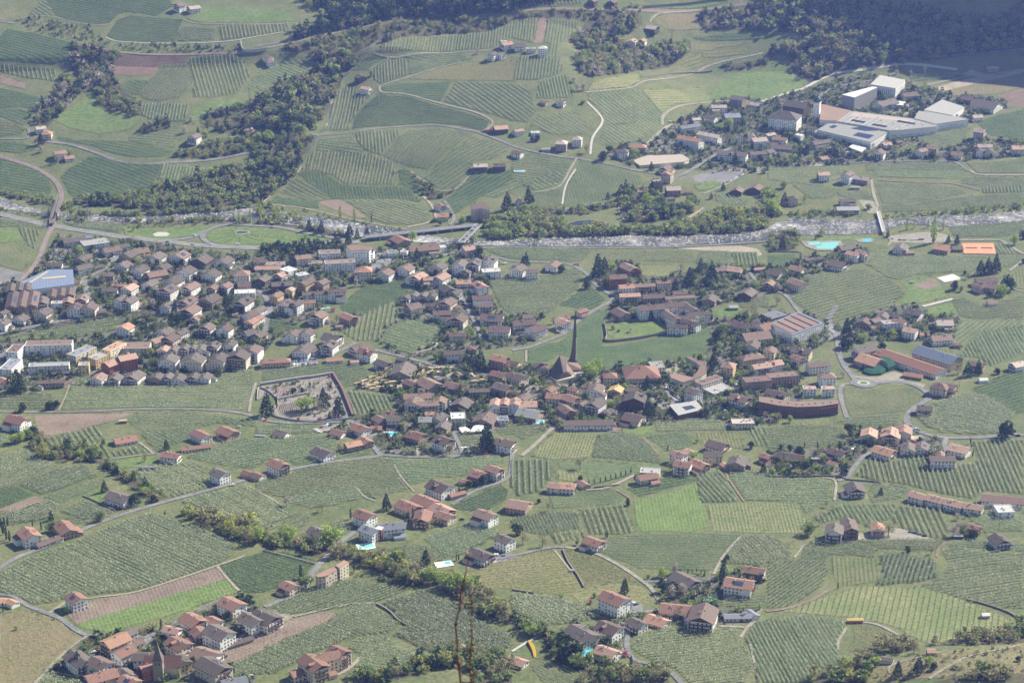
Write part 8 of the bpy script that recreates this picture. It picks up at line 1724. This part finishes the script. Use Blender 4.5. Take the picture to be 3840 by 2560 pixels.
flat_thing('swimming_pool', 12, [(15,0),(118,0),(118,22),(20,24)], [[(22,2),(110,3),(110,18),(26,20)]], 'paint_white', 'pool_water', 'water', 'bright pool in the orchards above the river', 'pool')
flat_thing('garden_pond', 12, [(505,492),(600,458),(740,445),(890,470),(870,500),(700,515),(540,515)], [[(515,492),(610,464),(730,455),(850,475),(840,495),(700,508),(550,508)]], 'dry_grass', 'glass', 'water', 'dark garden pond among the riverside trees', 'pond')
ct = flat_thing('tennis_courts', 13, [(1780,668),(2070,668),(2095,770),(1798,765)], [], 'clay', 'clay', 'x', 'orange clay tennis courts with white lines by the orchard', 'tennis court')
P = GP(13, [(1780,668),(2070,668),(2095,770),(1798,765)]); c = np.array(ct.location[:2]); P = P-c
for k in range(2):
    A = P[0]+(P[1]-P[0])*(0.08+0.48*k); B = P[0]+(P[1]-P[0])*(0.46+0.48*k); D = P[3]+(P[2]-P[3])*(0.08+0.48*k); C = P[3]+(P[2]-P[3])*(0.46+0.48*k)
    A, D = A+(D-A)*0.12, D+(A-D)*0.12; B, C = B+(C-B)*0.12, C+(B-C)*0.12; b = MB()
    for p, q in ((A, B), (B, C), (C, D), (D, A), ((A+D)/2, (B+C)/2)): b.beam((*p, 0.13), (*q, 0.13), 0.1)
    link('court_lines', b.mesh('court_lines', ['paint_white']), ct)
    b = MB(); m0 = (A+D)/2; m1 = (B+C)/2; b.poly([(*m0, 0.15), (*m1, 0.15), (*m1, 1.1), (*m0, 1.1)]); link('net', b.mesh('net', ['frame']), ct)
def sail(name, tile, pts, hs, label):
    c = np.array(G(tile, *pts[0])); z0 = float(hz(*c)); root = empty(name, (c[0], c[1], z0)); thing(root, '', 'awning', label=label)
    P = [(*(plane_pts(tile, [p], z0+h)[0]-c), h) for p, h in zip(pts, hs)]
    b = MB(); ctr = tuple(sum(q[i] for q in P)/len(P) for i in range(3)); ctr = (ctr[0], ctr[1], ctr[2]+0.8)
    for i in range(len(P)): b.poly([P[i], P[(i+1) % len(P)], ctr])
    link('canvas', b.mesh('canvas', ['paint_white']), root)
    for q in P:
        b = MB(); b.beam((q[0], q[1], -0.5), q, 0.08); link('pole', b.mesh('pole', ['metal']), root)
sail('sail_awning', 21, [(1860,790),(1920,780),(1990,820),(1890,835)], (3, 5, 3, 4), 'white sail awning on the hotel terrace, the smaller one')
sail('sail_awning', 21, [(1960,830),(2000,775),(2060,760),(2110,780),(2105,820)], (3, 5, 4, 5, 3), 'large white pointed sail awning on the hotel terrace')
# bright yellow cover beside the lower house, green nets of the farm
def mound(name, tile, pts, h, m, label, cat, dome=0.7):
    P = GP(tile, pts); c = P.mean(0); z0 = float(hz(*c)); root = empty(name, (c[0], c[1], z0)); thing(root, '', cat, label=label)
    b = MB(); Q = P-c; R0 = [(*q, -0.5) for q in Q]; R1 = [(*q, h*0.7) for q in Q*0.97]; R2 = [(*q, h) for q in Q*dome]; n = len(Q)
    b.faces(R0+R1+R2, [(k*n+i, k*n+(i+1) % n, (k+1)*n+(i+1) % n, (k+1)*n+i) for k in range(2) for i in range(n)]+[tuple(2*n+i for i in range(n))])
    link('cover', b.mesh('cover', [m]), root)
mound('hedge_cover', 32, [(140,1195),(165,1190),(205,1230),(222,1290),(222,1340),(200,1338),(185,1280),(160,1230)], 1.6, 'yellow_cover', 'bright yellow curved strip beside the pink roofed corner house', 'hedge', 0.85)
mat('net_green', (0.012, 0.06, 0.035), 0.9, col2=(0.02, 0.085, 0.05), nscale=0.4)
mound('green_tent', 23, [(985,190),(1060,160),(1160,200),(1175,255),(1100,280),(1010,240)], 7, 'net_green', 'dark green netted roof next to the red barn', 'awning', 0.6)
mound('green_tent', 23, [(870,290),(900,240),(980,215),(1060,240),(1095,275),(1040,310),(940,315)], 4, 'net_green', 'lower dark green netted roof in the farmyard', 'awning', 0.6)
# trams of round bales and containers: construction containers at the works
# ------------------------------------------------------------------ pylons and poles
def pylon(tile, x, y, h, label):
    X, Y = G(tile, x, y); root = empty('pylon', (X, Y, float(hz(X, Y)))); thing(root, '', 'pylon', label=label)
    b = MB(); w0 = h*0.06; w1 = 0.35
    def at(k, s, t): f = k; r_ = w0+(w1-w0)*f; return (s*r_, t*r_, f*h)
    for s in (-1, 1):
        for t in (-1, 1): b.beam(at(0, s, t), at(1, s, t), 0.13)
    n = 7
    for k in range(n):
        for s, t, s2, t2 in ((-1, -1, 1, -1), (1, -1, 1, 1), (1, 1, -1, 1), (-1, 1, -1, -1)): b.beam(at(k/n, s, t), at((k+1)/n, s2, t2), 0.08)
    link('mast', b.mesh('mast', ['metal']), root)
    for z, l in ((h*0.72, 4.2), (h*0.84, 3.6), (h*0.95, 3.0)):
        b = MB(); b.beam((-l, 0, z), (l, 0, z), 0.14); b.beam((-l, 0, z), (0, 0, z+0.9), 0.08); b.beam((l, 0, z), (0, 0, z+0.9), 0.08); ar = link('cross_arm', b.mesh('cross_arm', ['metal']), root)
        for s in (-1, 1):
            b = MB(); b.beam((s*l, 0, z), (s*l, 0, z-1.2), 0.12); link('insulator', b.mesh('insulator', ['glass']), ar)
pylon(2, 1122, 1130, 27, 'grey lattice pylon standing in the steep square orchard')
pylon(0, 2295, 945, 22, 'lattice pylon beside the orchard on the upper slope')
pylon(1, 1132, 950, 17, 'thin lattice pylon above the terraced orchard')
pylon(1, 1362, 1560, 15, 'small pylon at the orchard corner on the near slope')
pylon(10, 815, 470, 20, 'lattice pylon on the near river bank')
pylon(10, 1375, 515, 14, 'thin mast on the motorway park lawn')
pylon(2, 1470, 370, 18, 'pylon beside the tall pale trees on the wooded slope')
pylon(3, 1437, 700, 17, 'pylon by the road behind the white office block')
for k, (t, x, y, h, lb) in enumerate(((23,605,765,12,'lamp mast at the edge of the orchard below the curved building'),(23,1752,480,14,'lamp mast on the forecourt of the hipped inn'),(22,290,820,9,'wooden pole beside the cobbled track'),(20,2180,1020,9,'thin wooden pole in the pale orchard'),(22,1287,790,9,'wooden pole at the corner of the fine-rowed orchard'))):
    X, Y = G(t, x, y); root = empty('pole', (X, Y, float(hz(X, Y)))); thing(root, '', 'pole', label=lb)
    b = MB(); b.tube([(0, 0, -1), (0, 0, h)], [0.16, 0.1], 6); link('mast', b.mesh('mast', ['bark']), root)
    b = MB(); b.box(-0.9, -0.08, h, 0.9, 0.08, h+0.14); link('arm', b.mesh('arm', ['metal']), root)
# flags on the square
for x, y, c1, c2, lb in ((262,385,'car_red','yellow_cover','red flag by the church door'),(285,390,'yellow_cover','yellow_cover','yellow flag by the church door'),(818,395,'car_red','paint_white','red flag nearest the church on the village hall forecourt'),(832,398,'car_red','paint_white','middle red flag on the village hall forecourt'),(848,402,'car_red','paint_white','red flag farthest from the church on the forecourt')):
    X, Y = G(22, x, y); root = empty('flag', (X, Y, float(hz(X, Y)))); thing(root, '', 'flag', label=lb)
    b = MB(); b.tube([(0, 0, -0.5), (0, 0, 7.5)], [0.09, 0.05], 6); link('pole', b.mesh('pole', ['metal']), root)
    b = MB(); b.faces([(0.1, 0, 7.3), (0.9, 0.15, 7.2), (1.6, -0.05, 7.0), (0.1, 0, 3.6), (0.9, -0.1, 3.5), (1.5, 0.1, 3.5)], [(0, 1, 4, 3), (1, 2, 5, 4)])
    o = link('cloth', b.mesh('cloth', [c1]), root); s = o.modifiers.new('t', 'SOLIDIFY'); s.thickness = 0.03
# graves of the cemetery
gm = MB(); gm.box(-0.5, -1.1, 0, 0.5, 1.1, 0.35); gm.box(-0.45, 0.85, 0.353, 0.45, 1.05, 1.3); GRM = gm.mesh('grave', ['sandy'])
GP_ = GP(21, [(195,640),(220,590),(380,550),(400,640),(460,690),(260,690)])
GU_ = GP(21, [(70,470),(80,425),(430,368),(690,330),(730,430),(480,470),(220,520)])
for yy in np.arange(GU_[:, 1].min(), GU_[:, 1].max(), 4.4):
    for xx in np.arange(GU_[:, 0].min(), GU_[:, 0].max(), 2.6):
        if pip(GU_, np.array([xx]), np.array([yy]))[0] and random.random() < 0.55:
            o = link('grave', GRM, None, (xx, yy, float(hz(xx, yy))+0.1), random.uniform(-0.05, 0.05))
            o['label'] = 'pale grave among shrubs in the upper part of the cemetery'; o['category'] = 'grave'; o['group'] = 'graves in the upper cemetery'
n = 0
for yy in np.arange(GP_[:, 1].min(), GP_[:, 1].max(), 3.4):
    for xx in np.arange(GP_[:, 0].min(), GP_[:, 0].max(), 1.9):
        if pip(GP_, np.array([xx]), np.array([yy]))[0] and random.random() < 0.85 and n < 240:
            o = link('grave', GRM, None, (xx, yy, float(hz(xx, yy))+0.06), random.uniform(-0.05, 0.05)); n += 1
            o['label'] = 'small pale grave in the close rows at the lower end of the cemetery'; o['category'] = 'grave'; o['group'] = 'graves in the cemetery rows'
# clipped shrubs on the roundabout lawn, in lines like spokes
bm_ = leaf_tris(clump_pts(50, 'd'), 0.3); BUSH = mesh_np('bush', bm_, np.arange(len(bm_)).reshape(-1, 3), ['leaf_dark'])
hub = (2352-150, 590)
for ex, ey, n in ((1945,635,10),(2060,668,8),(2205,665,6),(2345,635,8),(2430,660,9),(1945,580,9),(2045,540,7),(2120,545,5),(2600,625,14),(2760,600,16),(2900,640,9)):
    for k in range(2, n+1):
        t = k/n; X, Y = G(10, hub[0]+(ex-hub[0])*t, hub[1]+(ey-hub[1])*t)
        o = link('clipped_bush', BUSH, None, (X, Y, float(hz(X, Y))+0.1-0.35), k*1.3); o.scale = (1.5, 1.5, 1.3)
        thing(o, 'small clipped bush on the roundabout lawn', 'bush', 'clipped bushes in lines on the roundabout lawn')
flat_thing('fountain_pond', 10, [(2150,565),(2200,550),(2280,555),(2300,572),(2240,585),(2170,582)], [[(2165,566),(2205,555),(2270,559),(2285,571),(2235,580),(2178,578)]], 'sandy', 'glass', 'water', 'small pond with stone rim at the hub of the roundabout lawn', 'pond', 0.65)
flat_thing('play_area', 10, [(1400,585),(1450,565),(1530,568),(1560,585),(1530,605),(1430,605)], [], 'concrete', 'concrete', 'x', 'pale oval play area on the motorway park lawn', 'play area', 0.65)
# tent-like white tarpaulins and containers at the works
for k, (t, x, y, l, w_, h, m, lb) in enumerate(((10,600,905,8,3,2.6,'car_red','orange-red container beside the warehouse'),(10,640,800,18,3,1.5,'roof_blue','long pile of bluish steel bars in the works yard'),(10,580,820,16,3,1.2,'roof_blue','lower pile of bluish steel bars in the works yard'),(13,1320,1035,4,2.4,2.2,'metal','tractor-like machine parked on the meadow'),(32,550,545,3.5,2,1.8,'paint_white','small white machine beside the vineyard wall'),(33,1740,235,9,5,2.6,'copper_green','low pale green shed roof among the trees by the farm track'),(21,40,872,10,3,1.2,'metal','shiny sheet roof at the orchard edge below the cemetery'),(12,1320,455,7,3,2.4,'paint_white','white bus-like caravan below the castle knoll'))):
    X, Y = G(t, x, y); root = empty('container', (X, Y, float(hz(X, Y))), random.uniform(-0.2, 0.2)); thing(root, '', 'container', label=lb)
    b = MB(); b.box(-l/2, -w_/2, 0, l/2, w_/2, h); link('body', b.mesh('body', [m]), root)
    b = MB(); b.box(-l/2-0.1, -w_/2-0.1, h+0.003, l/2+0.1, w_/2+0.1, h+0.14); link('top', b.mesh('top', ['metal']), root)

# ------------------------------------------------------------------ twigs of a shrub close to the viewpoint
mat('twig_bark', (0.10, 0.03, 0.02), 0.6, col2=(0.15, 0.05, 0.03), nscale=40)
mat('catkin', (0.62, 0.50, 0.46), 0.8, col2=(0.45, 0.25, 0.18), nscale=200)
def twigs():
    D = 5.2                                  # metres from the lens
    def at(x, y, d=D):                        # photo position -> point at that distance
        u, v = src(31, x, y); a, b_, c_ = ray(u, v); s = d/b_; return Vector((a*s, b_*s, CAM_H+c_*s))
    shoots = [([(1955,400),(1940,500),(1905,650),(1880,760),(1870,880),(1832,1030),(1850,1200),(1845,1300),(1868,1420),(1880,1560),(1890,1760)], 3.2),
              ([(1968,720),(1978,830),(1990,900),(1975,1000),(1985,1130),(1970,1280),(1962,1450),(1980,1560),(1985,1760)], 3.4)]
    foot = at(1930, 1760); foot = Vector((foot.x, foot.y-0.1, 836.2-0.86*(foot.y-2.1)))
    root = empty('shrub_twigs', foot); thing(root, '', 'shrub', label='two thin reddish budding twigs rising close to the viewpoint')
    for pts, r in shoots:
        P = [at(x, y) - foot for x, y in pts]; P.append(Vector((P[-1].x*0.4, P[-1].y*0.4, P[-1].z*0.5))); P.append(Vector((0, 0, -0.05)))
        n = len(P); b = MB(); b.tube(P, [0.00082*(r*(0.45+0.75*min(i/8, 1))) for i in range(n)], 7)
        sh = link('twig', b.mesh('twig', ['twig_bark']), root)
        for i in range(0, 9):
            if i >= len(pts): break
            for q in range(2 if i in (0, 6, 7, 8) else 1):
                p = P[i]+Vector((random.uniform(-0.004, 0.004), 0, random.uniform(-0.012, 0.012)))
                b = MB(); d = Vector((random.choice((-1, 1))*random.uniform(0.25, 0.7), random.uniform(-0.2, 0.2), 1)).normalized()
                b.tube([p, p+d*0.004, p+d*0.010, p+d*0.015], [0.0012, 0.0035, 0.0032, 0.0008], 7)
                link('bud', b.mesh('bud', ['catkin' if random.random() < 0.7 else 'twig_bark']), sh)
    for (x0, y0, x1, y1) in ((1968,1290,1910,1235),(1975,1500,2030,1470),(1880,1480,1845,1430),(1868,1420,1888,1370)):
        b = MB(); a = at(x0, y0)-foot; e = at(x1, y1)-foot; b.tube([a, (a+e)/2+Vector((0, 0, 0.002)), e], [0.002, 0.0018, 0.001], 6); s = link('side_twig', b.mesh('side_twig', ['twig_bark']), root)
        b = MB(); d = (e-a).normalized(); b.tube([e-d*0.004, e, e+d*0.009, e+d*0.013], [0.001, 0.0042, 0.0036, 0.0008], 7); link('bud', b.mesh('bud', ['catkin']), s)
twigs()
# ------------------------------------------------------------------ haze
def haze():
    b = MB(); b.box(-1560, -75, -30, 1560, 4110, 900)
    m = bpy.data.materials.new('haze'); m.use_nodes = True; t = m.node_tree; t.nodes.remove(t.nodes['Principled BSDF'])
    v = t.nodes.new('ShaderNodeVolumePrincipled'); v.inputs['Color'].default_value = (0.27, 0.39, 1.0, 1); v.inputs['Absorption Color'].default_value = (1, 1, 1, 1)
    v.inputs['Density'].default_value = HAZE; v.inputs['Anisotropy'].default_value = 0.25
    t.links.new(v.outputs[0], t.nodes['Material Output'].inputs['Volume']); MATS['haze'] = m
    me = b.mesh('haze', ['haze']); o = link('haze', me, kind='stuff')
    o['label'] = 'thin bluish haze filling the valley air'; o['category'] = 'haze'
HAZE = 0.00006
haze()

# ------------------------------------------------------------------ labels that single out each thing
MARKS = [('the needle church spire',22,570,200),('the walled cemetery',21,450,560),('the sawmill timber yard',21,1350,260),('the convent garden',12,1130,1440),('the onion-domed clock tower',3,445,1090),('the railway bridge',10,515,390),('the blue-roofed warehouse',10,450,1000),
 ('the roundabout lawn',10,2250,610),('the clay tennis courts',13,1940,720),('the large bathing pool',13,520,690),('the footbridge',13,1035,490),('the long viaduct',11,1500,590),('the dark stone steeple',30,1455,1450),('the big red-roofed villa',31,560,1420),('the turquoise villa pool',31,1010,318),
 ('the curved timber-clad building',23,300,600),('the blue-roofed farm hall',23,1560,140),('the small roundabout',23,878,385),('the striped school roof',13,260,1430),('the layered round flats',11,1020,800),('the amphitheatre',22,1560,250),('the ruined castle keep',12,1330,190),('the white stream',1,690,1000),
 ('the ploughed brown triangle',20,700,760),('the yellow streamside tree',20,395,1060),('the kidney-shaped pool',32,670,1290),('the twin garden cypresses',32,1925,640),('the bright yellow strip',32,190,1270),('the orange-roofed field hut',33,800,995),('the white farm on the upper meadow',0,1650,60),('the tunnel mouth',0,2290,450),
 ('the big dark tree at the bend',23,2180,880),('the pylon in the square orchard',2,1122,1130),('the silver box hall',3,850,940),('the dead riverside tree',11,1062,478),('the tall poplar',13,1520,660),('the long blue garden pool',21,1250,855),('the hipped farmhouse on the far slope',0,430,1230),('the pinkish upper farmhouse',1,2240,1170),
 ('the white cube house on the slope',2,280,470),('the twin-gabled wood house',2,1150,400),('the straw-coloured field',3,2000,800),('the three valley barns',33,750,190),('the hillside flats',31,700,600)]
MP = [(n, np.array(G(t, x, y))) for n, t, x, y in MARKS]
ORD = ['', 'first', 'second', 'third', 'fourth', 'fifth', 'sixth', 'seventh', 'eighth', 'ninth', 'tenth', 'eleventh', 'twelfth', 'thirteenth', 'fourteenth', 'fifteenth', 'sixteenth', 'seventeenth', 'eighteenth', 'nineteenth', 'twentieth']
from collections import defaultdict
by = defaultdict(list)
for o, d, p in THINGS: by[d].append((o, np.array(p, float)))
used = set()
for d, L_ in by.items():
    P = np.array([p for _, p in L_]); D = np.stack([np.hypot(P[:, 0]-m[0], P[:, 1]-m[1]) for _, m in MP], 1)
    R = D.argsort(0).argsort(0)
    for i, (o, p) in enumerate(L_):
        if len(L_) == 1:
            j = int(D[i].argmin()); o['label'] = d+' near '+MP[j][0]; continue
        score = R[i]+D[i]/150.0; j = int(score.argmin()); k = int(R[i, j])
        if k == 0: o['label'] = d+', the one closest to '+MP[j][0]
        else: o['label'] = d+', '+(ORD[k+1] if k+1 < len(ORD) else str(k+1)+'th')+' from '+MP[j][0]
        if len(o['label'].split()) > 16: o['label'] = ' '.join(o['label'].replace(' with', ',').split()[:16])
